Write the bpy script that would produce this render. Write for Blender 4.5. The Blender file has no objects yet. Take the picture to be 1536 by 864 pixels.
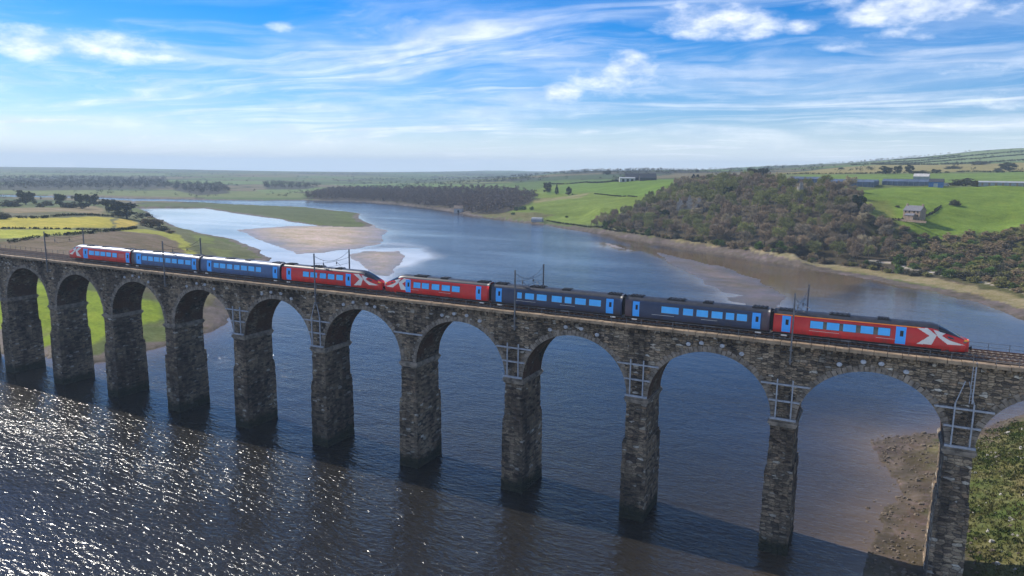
import bpy, bmesh, math, random
import numpy as np
from mathutils import Vector, Matrix, noise as mnoise

C = bpy.context.scene.collection
SC = bpy.context.scene
R = math.radians

# ------------------------------------------------------------------ camera
CAM_H, CAM_D = 55.155, 104.743            # metres above the water, metres from the near face of the viaduct
YAW, PITCH, ROLL = 0.4711, 0.1650, 0.0110
cam_data = bpy.data.cameras.new('camera')
cam = bpy.data.objects.new('camera', cam_data)
C.objects.link(cam)
cam_data.sensor_width = 36.0
cam_data.lens = 25.25
cam_data.clip_start = 0.5
cam_data.clip_end = 60000
_c, _s = math.cos(YAW), math.sin(YAW)
_rt = Vector((_c, _s, 0))
_fw = Vector((-_s * math.cos(PITCH), _c * math.cos(PITCH), -math.sin(PITCH)))
_up = _rt.cross(_fw)
_x = _rt * math.cos(ROLL) + _up * math.sin(ROLL)
_y = _up * math.cos(ROLL) - _rt * math.sin(ROLL)
_m = Matrix((_x, _y, -_fw)).transposed().to_4x4()
_m.translation = Vector((0, -CAM_D, CAM_H))
cam.matrix_world = _m
SC.camera = cam

# ------------------------------------------------------------------ light
SUN_EL, SUN_AZ = R(38), R(-82.0)          # azimuth from +Y, negative = towards -X (left, up the line)
sun_dir = Vector((math.sin(SUN_AZ) * math.cos(SUN_EL), math.cos(SUN_AZ) * math.cos(SUN_EL), math.sin(SUN_EL)))
sd_ = bpy.data.lights.new('sun', 'SUN')
sd_.energy = 4.2
sd_.angle = R(0.53)
sd_.color = (1.0, 0.94, 0.84)
sun = bpy.data.objects.new('sun', sd_)
sun.rotation_euler = sun_dir.to_track_quat('Z', 'Y').to_euler()
C.objects.link(sun)

SC.view_settings.view_transform = 'Standard'
SC.view_settings.look = 'None'
SC.view_settings.exposure = 0.30
SC.view_settings.gamma = 1.0
SC.view_settings.use_curve_mapping = False
SC.render.engine = 'CYCLES'
SC.cycles.use_denoising = True
SC.cycles.max_bounces = 5
SC.cycles.diffuse_bounces = 2
SC.cycles.glossy_bounces = 3
SC.cycles.transmission_bounces = 2
SC.cycles.volume_bounces = 1
SC.cycles.transparent_max_bounces = 6
SC.cycles.sample_clamp_indirect = 6
SC.cycles.caustics_reflective = False
SC.cycles.caustics_refractive = False


class NT:
    """small helper to write node trees"""
    def __init__(s, tree):
        s.t = tree
        s.n = tree.nodes
        s.l = tree.links

    def node(s, typ, **kw):
        n = s.n.new(typ)
        for k, v in kw.items():
            setattr(n, k, v)
        return n

    def put(s, sock, v):
        if isinstance(v, bpy.types.NodeSocket):
            s.l.new(v, sock)
        elif v is not None:
            sock.default_value = v

    def math(s, op, a, b=None, c=None, clamp=False):
        n = s.node('ShaderNodeMath', operation=op, use_clamp=clamp)
        s.put(n.inputs[0], a)
        s.put(n.inputs[1], b)
        s.put(n.inputs[2], c)
        return n.outputs[0]

    def vmath(s, op, a, b=None):
        n = s.node('ShaderNodeVectorMath', operation=op)
        s.put(n.inputs[0], a)
        s.put(n.inputs[1], b)
        return n.outputs[0]

    def noise(s, vec, scale, detail=4, rough=0.55, dist=0.0):
        n = s.node('ShaderNodeTexNoise')
        s.put(n.inputs['Vector'], vec)
        n.inputs['Scale'].default_value = scale
        n.inputs['Detail'].default_value = detail
        n.inputs['Roughness'].default_value = rough
        n.inputs['Distortion'].default_value = dist
        return n.outputs['Fac']

    def ramp(s, v, a, b, lo=0.0, hi=1.0, smooth=True):
        n = s.node('ShaderNodeMapRange')
        n.interpolation_type = 'SMOOTHSTEP' if smooth else 'LINEAR'
        n.clamp = True
        s.put(n.inputs['Value'], v)
        for k, x in zip(('From Min', 'From Max', 'To Min', 'To Max'), (a, b, lo, hi)):
            s.put(n.inputs[k], x)
        return n.outputs['Result']

    def mix(s, f, a, b, mode='MIX'):
        n = s.node('ShaderNodeMix', data_type='RGBA', blend_type=mode)
        s.put(n.inputs[0], f)
        s.put(n.inputs[6], a if isinstance(a, bpy.types.NodeSocket) else (*a, 1) if len(a) == 3 else a)
        s.put(n.inputs[7], b if isinstance(b, bpy.types.NodeSocket) else (*b, 1) if len(b) == 3 else b)
        return n.outputs[2]

    def mapping(s, vec, scale=(1, 1, 1), rot=(0, 0, 0), loc=(0, 0, 0)):
        n = s.node('ShaderNodeMapping')
        s.put(n.inputs['Vector'], vec)
        n.inputs['Scale'].default_value = scale
        n.inputs['Rotation'].default_value = rot
        n.inputs['Location'].default_value = loc
        return n.outputs[0]

    def sep(s, vec):
        n = s.node('ShaderNodeSeparateXYZ')
        s.put(n.inputs[0], vec)
        return n.outputs

    def comb(s, x, y, z):
        n = s.node('ShaderNodeCombineXYZ')
        for i, v in enumerate((x, y, z)):
            s.put(n.inputs[i], v)
        return n.outputs[0]


# cumulus puffs: azimuth, elevation, half widths (radians), strength
CUMULUS = [[-1.037,0.132,0.107,0.021,1.4],[-0.971,0.134,0.093,0.019,1.4],[-0.908,0.128,0.049,0.007,1.0],[-1.056,0.127,0.058,0.009,1.0],[-0.222,0.19,0.073,0.026,1.5],[-0.172,0.181,0.054,0.019,1.4],[-0.247,0.186,0.044,0.013,1.0],[0.021,0.19,0.127,0.023,1.4],[0.074,0.181,0.058,0.017,1.1],[-0.058,0.199,0.029,0.013,1.0],[-0.32,0.134,0.045,0.021,1.6],[-0.33,0.116,0.078,0.026,1.0],[-0.413,0.1,0.041,0.018,1.6],[-0.766,0.172,0.019,0.005,0.3],[-0.613,0.164,0.018,0.006,1.0],[-0.372,0.05,0.027,0.003,1.0],[-0.95,0.032,0.054,0.004,1.0],[-0.105,0.177,0.029,0.01,0.9],[-0.039,0.151,0.049,0.007,0.7],[0.003,0.16,0.039,0.009,0.7],[0.122,0.081,0.039,0.014,1.0],[-0.333,0.198,0.029,0.01,0.7],[0.1,0.12,0.088,0.011,0.5],[-0.713,0.031,0.088,0.004,0.6]]

world = bpy.data.worlds.new('World')
SC.world = world
world.use_nodes = True
world.node_tree.nodes.clear()
W = NT(world.node_tree)
sky = W.node('ShaderNodeTexSky', sky_type='NISHITA')
sky.sun_disc = False
sky.sun_elevation = SUN_EL
sky.sun_rotation = SUN_AZ
sky.altitude = 50
sky.air_density = 1.0
sky.dust_density = 0.25
sky.ozone_density = 3.0
hsv = W.node('ShaderNodeHueSaturation')
hsv.inputs['Saturation'].default_value = 1.42
tint = W.mix(1.0, sky.outputs[0], (.76, .86, 1.10), 'MULTIPLY')
W.l.new(tint, hsv.inputs['Color'])
tc = W.node('ShaderNodeTexCoord')
dx, dy, dz = W.sep(tc.outputs['Generated'])
el = W.math('ARCSINE', W.math('MAXIMUM', W.math('MINIMUM', dz, 1.0), -1.0))
az = W.math('ARCTAN2', dx, dy)
den = W.math('ADD', W.math('MAXIMUM', dz, 0.0), 0.05)
plane = W.comb(W.math('DIVIDE', dx, den), W.math('DIVIDE', dy, den), 0.0)
# high thin cloud: streaks drawn out by the wind
warp = W.node('ShaderNodeTexNoise')
W.put(warp.inputs['Vector'], plane)
warp.inputs['Scale'].default_value = 0.35
warp.inputs['Detail'].default_value = 3
wv = W.vmath('MULTIPLY', W.vmath('SUBTRACT', warp.outputs['Color'], (0.5, 0.5, 0.5)), (3.2, 3.2, 0))
pw = W.vmath('ADD', plane, wv)
st1 = W.noise(W.mapping(pw, scale=(0.30, 0.95, 1), rot=(0, 0, R(-38))), 1.0, 9, 0.62)
st2 = W.noise(W.mapping(pw, scale=(0.16, 0.36, 1), rot=(0, 0, R(-20)), loc=(3.1, 7.7, 0)), 1.0, 4, 0.5)
veil = W.math('MULTIPLY', W.ramp(st1, 0.40, 0.72), W.ramp(st2, 0.36, 0.58))
st3 = W.noise(W.mapping(pw, scale=(0.70, 1.7, 1), rot=(0, 0, R(-58)), loc=(1.7, 4.2, 0)), 1.0, 8, 0.62)
st4 = W.noise(W.mapping(pw, scale=(0.22, 0.30, 1), loc=(9.3, 2.1, 0)), 1.0, 3, 0.5)
veil = W.math('MAXIMUM', veil, W.math('MULTIPLY', W.ramp(st3, 0.42, 0.80, 0, .8), W.ramp(st4, 0.44, 0.64)))
low = W.noise(W.comb(W.math('MULTIPLY', az, 3.0), W.math('MULTIPLY', el, 26.0), 2.0), 1.0, 6, 0.6)
lowband = W.math('MULTIPLY', W.ramp(low, 0.44, 0.70), W.math('MULTIPLY', W.ramp(el, 0.0, 0.05), W.ramp(el, 0.22, 0.09)))
thin = W.math('MAXIMUM', W.math('MULTIPLY', veil, 0.85), W.math('MULTIPLY', lowband, 0.55))
# puffs
pn = W.noise(W.comb(W.math('MULTIPLY', az, 17.0), W.math('MULTIPLY', el, 38.0), 0.0), 1.0, 8, 0.58)
pn2 = W.math('MULTIPLY', W.math('SUBTRACT', pn, 0.5), 5.0)
acc = None
shade = None
for (a0, e0, ra, re, st) in CUMULUS:
    u = W.math('DIVIDE', W.math('SUBTRACT', az, a0), ra)
    v = W.math('DIVIDE', W.math('SUBTRACT', el, e0), re)
    r2 = W.math('ADD', W.math('MULTIPLY', u, u), W.math('MULTIPLY', v, v))
    f = W.math('MULTIPLY', W.math('SUBTRACT', 1.0, r2), st)
    acc = f if acc is None else W.math('MAXIMUM', acc, f)
pf = W.math('MULTIPLY', W.ramp(W.math('ADD', acc, pn2), -0.45, 2.5), .90)
pf = W.math('MULTIPLY', pf, W.ramp(acc, -1.0, 0.1))
cl = W.math('MAXIMUM', thin, pf)
hz = W.ramp(el, 0.102, -0.02, 0.0, 1.0)
hzn = W.math('MULTIPLY', hz, hz, clamp=True)
skyc = W.mix(hzn, hsv.outputs[0], (9.4, 10.0, 10.6))
wcol = W.mix(cl, skyc, W.mix(W.ramp(pn, 0.35, 0.65), (7.6, 8.2, 9.4), (10.6, 10.8, 11.2)))
bg = W.node('ShaderNodeBackground')
W.l.new(wcol, bg.inputs['Color'])
bg.inputs['Strength'].default_value = 0.10
wo = W.node('ShaderNodeOutputWorld')
W.l.new(bg.outputs[0], wo.inputs['Surface'])


# ------------------------------------------------------------------ helpers
def link(name, mesh, mat=None, parent=None):
    o = bpy.data.objects.new(name, mesh)
    C.objects.link(o)
    if mat is not None:
        for m_ in (mat if isinstance(mat, (list, tuple)) else [mat]):
            mesh.materials.append(m_)
    if parent is not None:
        o.parent = parent
    return o


def tag(o, label=None, cat=None, group=None, kind=None):
    if label: o['label'] = label
    if cat: o['category'] = cat
    if group: o['group'] = group
    if kind: o['kind'] = kind
    return o


def thing(name, label, cat, loc=(0, 0, 0), rz=0.0, group=None):
    o = bpy.data.objects.new(name, None)
    o.empty_display_size = 0.5
    C.objects.link(o)
    o.location = loc
    o.rotation_euler = (0, 0, rz)
    return tag(o, label, cat, group)


def copy_thing(src, loc, rz, sc, label=None):
    r = src.copy()
    C.objects.link(r)
    r.location = loc
    r.rotation_euler = (0, 0, rz)
    r.scale = sc
    if label: r['label'] = label
    for ch in src.children:
        c = ch.copy()
        C.objects.link(c)
        c.parent = r
        for g in ch.children:
            d = g.copy()
            C.objects.link(d)
            d.parent = c
    return r


class MB:
    """collects shapes for ONE mesh object"""
    def __init__(s):
        s.v, s.f, s.m = [], [], []

    def add(s, vs, fs, mi=0):
        b = len(s.v)
        s.v.extend([tuple(p) for p in vs])
        for f in fs:
            s.f.append(tuple(i + b for i in f))
            s.m.append(mi)

    def box(s, x0, x1, y0, y1, z0, z1, mi=0, j=0.0, rnd=None):
        p = [(x, y, z) for z in (z0, z1) for y in (y0, y1) for x in (x0, x1)]
        if j:
            p = [tuple(c + rnd.uniform(-j, j) for c in q) for q in p]
        s.add(p, [(0, 2, 3, 1), (4, 5, 7, 6), (0, 1, 5, 4), (2, 6, 7, 3), (0, 4, 6, 2), (1, 3, 7, 5)], mi)

    def tube(s, pts, rad, n=6, mi=0, cap=True):
        rings = []
        pts = [Vector(p) for p in pts]
        b = len(s.v)
        for i, p in enumerate(pts):
            d = (pts[min(i + 1, len(pts) - 1)] - pts[max(i - 1, 0)])
            d = d.normalized() if d.length > 1e-9 else Vector((0, 0, 1))
            a = d.cross(Vector((0, 0, 1)) if abs(d.z) < 0.9 else Vector((1, 0, 0))).normalized()
            c = d.cross(a)
            r = rad[i] if isinstance(rad, (list, tuple)) else rad
            for k in range(n):
                t = 2 * math.pi * k / n
                s.v.append(tuple(p + a * (r * math.cos(t)) + c * (r * math.sin(t))))
        for i in range(len(pts) - 1):
            for k in range(n):
                k2 = (k + 1) % n
                s.f.append((b + i * n + k, b + i * n + k2, b + (i + 1) * n + k2, b + (i + 1) * n + k))
                s.m.append(mi)
        if cap:
            s.f.append(tuple(b + k for k in range(n))[::-1])
            s.f.append(tuple(b + (len(pts) - 1) * n + k for k in range(n)))
            s.m += [mi, mi]

    def build(s, name, mat, parent=None, smooth=False):
        me = bpy.data.meshes.new(name)
        me.from_pydata(s.v, [], s.f)
        o = link(name, me, mat, parent)
        if len(me.materials) > 1:
            me.polygons.foreach_set('material_index', s.m)
        if smooth:
            me.polygons.foreach_set('use_smooth', [True] * len(me.polygons))
        me.update()
        return o


def grid_mesh(name, V, nr, nc):
    """V: (nr*nc,3) -> quad grid mesh"""
    me = bpy.data.meshes.new(name)
    idx = np.arange(nr * nc, dtype=np.int32).reshape(nr, nc)
    q = np.stack([idx[:-1, :-1], idx[:-1, 1:], idx[1:, 1:], idx[1:, :-1]], -1).reshape(-1, 4)
    me.vertices.add(len(V))
    me.vertices.foreach_set('co', V.astype(np.float32).ravel())
    me.loops.add(q.size)
    me.loops.foreach_set('vertex_index', q.ravel())
    me.polygons.add(len(q))
    me.polygons.foreach_set('loop_start', np.arange(0, q.size, 4, dtype=np.int32))
    me.polygons.foreach_set('use_smooth', np.ones(len(q), dtype=bool))
    me.update(calc_edges=True)
    return me


def attr(me, name, arr):
    if arr.ndim == 1:
        a = me.attributes.new(name, 'FLOAT', 'POINT')
        a.data.foreach_set('value', arr.astype(np.float32))
    else:
        a = me.attributes.new(name, 'FLOAT_COLOR', 'POINT')
        c4 = np.ones((len(arr), 4), np.float32)
        c4[:, :3] = arr
        a.data.foreach_set('color', c4.ravel())


def mat(name):
    m = bpy.data.materials.new(name)
    m.use_nodes = True
    m.node_tree.nodes.clear()
    t = NT(m.node_tree)
    b = t.node('ShaderNodeBsdfPrincipled')
    o = t.node('ShaderNodeOutputMaterial')
    t.l.new(b.outputs[0], o.inputs['Surface'])
    return m, t, b


def simple(name, col, rough=0.6, var=0.25, scale=1.5, metal=0.0, spec=0.5, bump=0.0, coat=0.0):
    m, t, b = mat(name)
    tc = t.node('ShaderNodeTexCoord').outputs['Object']
    n = t.noise(tc, scale, 5, 0.6)
    lo = tuple(c * (1 - var) for c in col)
    hi = tuple(min(1, c * (1 + var)) for c in col)
    t.l.new(t.mix(t.ramp(n, 0.3, 0.7), lo, hi), b.inputs['Base Color'])
    b.inputs['Roughness'].default_value = rough
    b.inputs['Metallic'].default_value = metal
    b.inputs['Specular IOR Level'].default_value = spec
    if coat: b.inputs['Coat Weight'].default_value = coat
    if bump:
        bn = t.node('ShaderNodeBump')
        bn.inputs['Strength'].default_value = 0.8
        bn.inputs['Distance'].default_value = bump
        t.l.new(n, bn.inputs['Height'])
        t.l.new(bn.outputs[0], b.inputs['Normal'])
    return m


#--TERRAIN--
# ------------------------------------------------------------------ lie of the land (world metres, z=0 is the water)
CTRL = np.array([[-368.46,91.59,14.0],[-357.25,127.39,13.0],[-384.38,187.07,8.0],[-322.04,159.24,5.0],[-337.79,195.6,2.0],[-320.25,199.3,0.8],[-451.39,129.54,15.0],[-437.62,180.52,14.0],[-529.53,257.34,12.0],[-585.03,199.98,14.0],[-676.28,248.24,15.0],[-623.73,273.46,14.0],[-694.92,371.05,6.0],[-594.26,330.56,2.0],[-488.76,278.77,2.0],[-411.38,249.97,1.0],[-267.64,44.16,9.0],[-223.49,18.17,1.5],[-248.26,46.5,8.0],[-206.5,20.8,2.0],[-232.56,60.68,6.0],[-202.29,41.75,1.2],[-235.88,93.9,3.0],[-205.06,71.65,0.8],[-225.42,81.9,4.0],[-509.34,90.44,15.0],[-282.42,1.19,12.0],[-225.95,-22.04,2.0],[-1019.05,354.27,10.0],[-964.75,399.6,6.0],[-945.1,469.34,4.0],[-915.8,523.27,2.0],[-798.81,555.12,1.0],[-600.47,529.15,1.0],[-1606.83,738.18,3.0],[-2326.51,1118.21,5.0],[-3173.22,1565.37,8.0],[-4384.79,2205.2,12.0],[-1340.83,597.64,1.5],[-1407.29,892.88,3.0],[-1950.32,1279.74,6.0],[-2666.03,1789.54,9.0],[-3864.45,2643.09,13.0],[-1194.66,1057.73,3.0],[-1615.48,1468.49,6.0],[-2050.22,1892.89,10.0],[-2774.85,2600.13,14.0],[-1000.52,722.77,1.5],[-1329.42,1734.86,8.0],[-1718.44,2273.56,10.0],[-2209.49,2953.6,14.0],[-1511.59,2851.02,9.0],[-1951.54,3710.84,15.0],[-1816.8,500.55,3.0],[-3422.85,1041.25,6.0],[-4846.25,1520.84,12.0],[-898.32,968.14,3.0],[-8531.96,2759.81,2.44],[-7961.17,4092.86,13.39],[-7513.1,4850.39,11.74],[-6924.18,5644.67,-4.57],[-6176.74,6441.09,-21.76],[-5270.3,7190.73,-26.9],[-4446.81,7719.96,23.59],[-4010.48,7952.31,28.92],[-3561.8,8160.46,-6.31],[-2724.51,8472.96,20.15],[-13273.81,4345.64,-81.14],[-12387.18,6418.89,-87.47],[-10026.18,9666.43,-129.6],[-6006.18,12541.43,-109.57],[-1330.74,13831.87,-93.55],[2499.05,13670.41,-27.78],[57.03,258.06,1.5],[26.89,314.52,1.5],[-4.26,347.6,1.5],[-42.98,381.71,1.5],[-91.84,424.76,1.5],[-152.26,469.02,1.5],[-230.42,526.28,1.5],[-306.85,575.16,1.5],[-391.92,615.94,1.5],[-461.17,657.26,1.5],[-571.28,748.51,1.5],[-714.65,812.34,1.5],[-866.85,843.6,1.5],[-594.61,898.46,17.0],[-796.81,1040.38,10.0],[-988.14,1075.76,6.0],[-476.16,852.81,19.0],[-617.83,782.8,2.5],[-484.05,711.95,5.0],[-395.46,655.54,4.0],[-461.58,782.32,12.0],[-323.57,777.0,29.0],[-331.71,686.56,19.0],[-250.43,579.28,17.0],[-333.58,598.97,9.0],[-249.15,682.54,29.0],[-460.11,912.5,24.0],[-361.0,999.19,37.0],[-498.78,1083.42,29.0],[-274.16,585.73,5.0],[-326.49,893.21,42.51],[-522.7,1139.96,35.09],[-272.86,909.18,41.38],[-943.91,1882.47,35.25],[-760.59,1852.68,51.13],[-546.94,1922.78,55.5],[-371.19,1962.19,58.39],[-264.8,1371.7,51.63],[-533.35,3354.38,74.99],[-392.61,3373.17,80.76],[-201.97,3389.43,91.07],[-514.68,1515.47,50.06],[-480.41,2856.54,51.29],[-131.2,485.9,38.0],[-84.35,518.0,40.0],[-29.7,442.3,36.0],[-171.27,437.24,31.0],[-246.58,569.35,11.0],[-94.45,433.17,20.0],[-45.17,392.23,18.0],[-159.82,495.91,8.0],[-148.74,451.72,26.0],[-91.04,409.85,33.0],[-46.96,402.58,29.0],[-45.47,402.74,8.0],[-96.65,449.39,8.0],[-213.28,688.56,40.0],[-11.57,553.48,42.0],[40.24,642.19,42.0],[97.97,709.08,42.0],[19.7,441.44,26.5],[49.41,427.17,18.0],[-7.65,426.81,24.0],[70.68,462.8,23.0],[66.91,424.17,15.0],[31.13,410.79,10.0],[-5.98,408.81,8.0],[73.35,378.26,8.0],[77.93,419.57,20.0],[44.39,354.05,5.0],[53.77,303.59,3.5],[-4.88,371.15,3.5],[102.83,409.53,22.0],[104.87,313.89,14.0],[85.13,273.19,6.0],[157.47,546.28,38.0],[-65.36,582.15,44.62],[-12.63,595.14,45.17],[37.4,594.26,45.59],[83.4,590.27,46.56],[-121.75,786.98,48.11],[-95.53,890.68,51.27],[52.34,893.89,53.26],[133.43,835.84,52.39],[-18.99,895.08,52.29],[69.87,1243.45,61.04],[181.59,1182.51,60.98],[-80.03,1292.97,59.7],[-203.49,1381.39,52.38],[-34.0,1594.92,70.99],[87.0,1593.03,73.18],[235.51,1578.86,81.58],[125.87,2392.09,104.06],[-48.64,2294.76,85.28],[347.14,2471.98,130.04],[233.53,2484.75,120.9],[21.51,2395.16,94.93],[596.1,2426.0,122.64],[125.5,583.92,45.96],[278.2,1062.57,59.17],[12,4,1],[20,0,2.5],[26,5,5],[33,10,9],[45,0,16],[60,10,22],[20,30,3],[30,40,7],[45,60,12],[25,65,2],[20,-15,2.5],[35,-20,8],[60,-30,20],[60,60,16],[80,100,18],[90,180,20],[14,60,1],[40,110,2],[66,160,3],[12,-20,0.8],[10,25,1],[80,0,31],[75,-40,28],[30,-60,6],[60,-70,18]])
MAINLAND = [np.array(p) for p in [[[60,-120],[40,-80],[18,-45],[6,-22],[2,0],[4.2,20],[7.4,30.6],[6.4,38.2],[4.7,46.3],[2.5,53.6],[5.2,61.0],[17,70],[28,84],[45,110],[60,160],[63,210],[56.3,217.3],[52.9,227.8],[41.2,254.4],[25.3,282.0],[-3.4,310.2],[-39.1,342.3],[-83.5,379.0],[-139.4,421.5],[-183.1,460.5],[-214.4,482.9],[-249.6,508.1],[-292.8,544.2],[-354.9,577.8],[-434.1,627.7],[-463.5,661.0],[-558.0,728.7],[-633.5,771.0],[-713.8,811.1],[-790.1,805.7],[-837.7,795.9],[-888.4,736.2],[-969.4,696.8],[-1083.1,661.8],[-1217.7,647.2],[-1364.0,609.7],[-1754.1,479.1],[-2111.1,320.5],[-9000,3000],[-16000,9000],[-9000,16000],[0,20000],[12000,16000],[16000,4000],[9000,-2000],[300,-2000],[120,-200]],[[-298.0,179.8],[-330.9,215.3],[-372.2,245.6],[-431.8,280.0],[-494.2,301.9],[-564.6,335.3],[-646.2,380.1],[-817.7,484.6],[-966.4,584.0],[-1004.8,606.1],[-1137.1,597.1],[-1247.3,548.1],[-1581.9,421.2],[-1901.1,277.5],[-3000,300],[-1200,-400],[-330,-60],[-262,2],[-205,14],[-216.2,15.2],[-190.8,14.5],[-193.2,33.7],[-195.9,56.7],[-204.2,73.8],[-237.0,112.7]],[[-1004.8,606.1],[-900.5,639.5],[-783.4,636.4],[-732.6,643.4],[-695.1,640.9],[-628.4,613.8],[-556.7,582.3],[-513.5,526.5],[-470.6,483.2],[-421.2,435.0],[-421.8,416.2],[-456.7,410.3],[-515.1,429.3],[-616.6,477.8],[-782.1,541.1],[-826.1,516.2],[-835.0,489.8]]]]
FLATS = [np.array(p) for p in [[[-493.9,340.9],[-494.2,366.2],[-490.5,386.8],[-467.1,422.2],[-470.6,483.2],[-430.9,447.5],[-380.4,402.1],[-339.7,337.6],[-322.7,319.2],[-314.5,287.5],[-319.4,251.6],[-328.5,237.2],[-349.2,250.8],[-393.4,273.2],[-439.6,303.5]],[[-295.3,245.7],[-302.6,271.2],[-284.7,287.3],[-261.1,263.1],[-242.5,230.3],[-221.7,191.6],[-227.5,185.3],[-255.5,212.3]],[[-188.5,412.5],[-171.2,400.9],[-149.7,373.4],[-152.4,366.9],[-170.8,385.0]],[[-133.5,374.2],[-106.7,347.9],[-78.2,318.1],[-52.8,283.0],[-37.3,240.6],[-29.2,189.1],[-43.4,180.8],[-53.0,202.8],[-65.6,236.6],[-85.9,276.7],[-109.8,319.4]]]]


def _tr(x, y):
    d = np.hypot(x, y + 104.743)
    return np.stack([np.arctan2(x, y + 104.743) * 4.0, np.log(np.maximum(d, 1.0)) * 2.0], -1)


_cu = _tr(CTRL[:, 0], CTRL[:, 1])
_K = np.linalg.norm(_cu[:, None] - _cu[None], axis=-1)
_n = len(CTRL)
_A = np.zeros((_n + 1, _n + 1))
_A[:_n, :_n] = _K - 0.004 * np.eye(_n)
_A[:_n, _n] = _A[_n, :_n] = 1
_w = np.linalg.solve(_A, np.append(CTRL[:, 2], 0))


def rbf(x, y):
    u = _tr(x, y)
    out = np.empty(len(u))
    for i in range(0, len(u), 40000):
        k = np.linalg.norm(u[i:i + 40000, None] - _cu[None], axis=-1)
        out[i:i + 40000] = k @ _w[:_n] + _w[_n]
    return out


def sdist(x, y, poly):
    """signed distance, positive inside"""
    ins = np.zeros(len(x), bool)
    d2 = np.full(len(x), 1e18)
    P = poly
    Q = np.roll(poly, -1, 0)
    for (ax, ay), (bx, by) in zip(P, Q):
        c = (ay > y) != (by > y)
        if by != ay:
            ins ^= c & (x < (bx - ax) * (y - ay) / (by - ay) + ax)
        ex, ey = bx - ax, by - ay
        t = np.clip(((x - ax) * ex + (y - ay) * ey) / (ex * ex + ey * ey + 1e-9), 0, 1)
        d2 = np.minimum(d2, (x - ax - t * ex) ** 2 + (y - ay - t * ey) ** 2)
    return np.where(ins, 1, -1) * np.sqrt(d2)


def _hash(ix, iy, s):
    h = (ix * 374761393 + iy * 668265263 + s * 982451653) & 0xFFFFFFFF
    h = ((h ^ (h >> 13)) * 1274126177) & 0xFFFFFFFF
    return ((h ^ (h >> 16)) & 0xFFFF) / 65535.0


def vnoise(x, y, s=0):
    ix = np.floor(x).astype(np.int64)
    iy = np.floor(y).astype(np.int64)
    fx = x - ix
    fy = y - iy
    fx = fx * fx * (3 - 2 * fx)
    fy = fy * fy * (3 - 2 * fy)
    a = _hash(ix, iy, s)
    b = _hash(ix + 1, iy, s)
    c = _hash(ix, iy + 1, s)
    d = _hash(ix + 1, iy + 1, s)
    return (a + (b - a) * fx) * (1 - fy) + (c + (d - c) * fx) * fy


def fbm(x, y, s=0, o=4):
    r = 0
    a = 0.5
    for k in range(o):
        r = r + a * (vnoise(x * 2 ** k, y * 2 ** k, s + k) - 0.5)
        a *= 0.55
    return r


def land(x, y, rough=True):
    """height, distance to the nearest shore (positive = dry)"""
    d = np.hypot(x, y + 104.743)
    sm = np.full(len(x), -1e9)
    if rough:
        w = 0.5 + d * 0.004
        xs = x + w * 4 * fbm(x / (4 * w), y / (4 * w), 11, 4)
        ys = y + w * 4 * fbm(x / (4 * w), y / (4 * w), 23, 4)
    else:
        xs, ys = x, y
    for p in MAINLAND:
        sm = np.maximum(sm, sdist(xs, ys, p))
    sf = np.full(len(x), -1e9)
    for p in FLATS:
        sf = np.maximum(sf, sdist(xs, ys, p))
    h = rbf(x, y)
    if rough:
        h = h + fbm(x / 45, y / 45, 3, 4) * np.clip(h, 0, 20) * 0.10 + fbm(x / 6, y / 6, 5, 3) * np.clip(h, 0.3, 6) * np.where(d < 240, .34, .10)
    hm = np.minimum(h, 0.15 + sm * 0.30)
    hm = np.where(d < 3600, np.maximum(hm, 0.12 + 0.02 * np.minimum(sm, 20)), hm)
    hf = 0.06 + 0.012 * np.minimum(sf, 45)
    if rough:
        hf = hf + np.where(x > -230, 0.50, 0.28) * fbm(x / 28, y / 14, 9, 5)
    hw = -0.2 - np.minimum(0.06 * -np.maximum(sm, sf), 2.5)
    hh = np.where(sm > 0, hm, np.where(sf > 0, hf, hw))
    return hh, np.maximum(sm, sf), sm
#--END--

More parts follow.
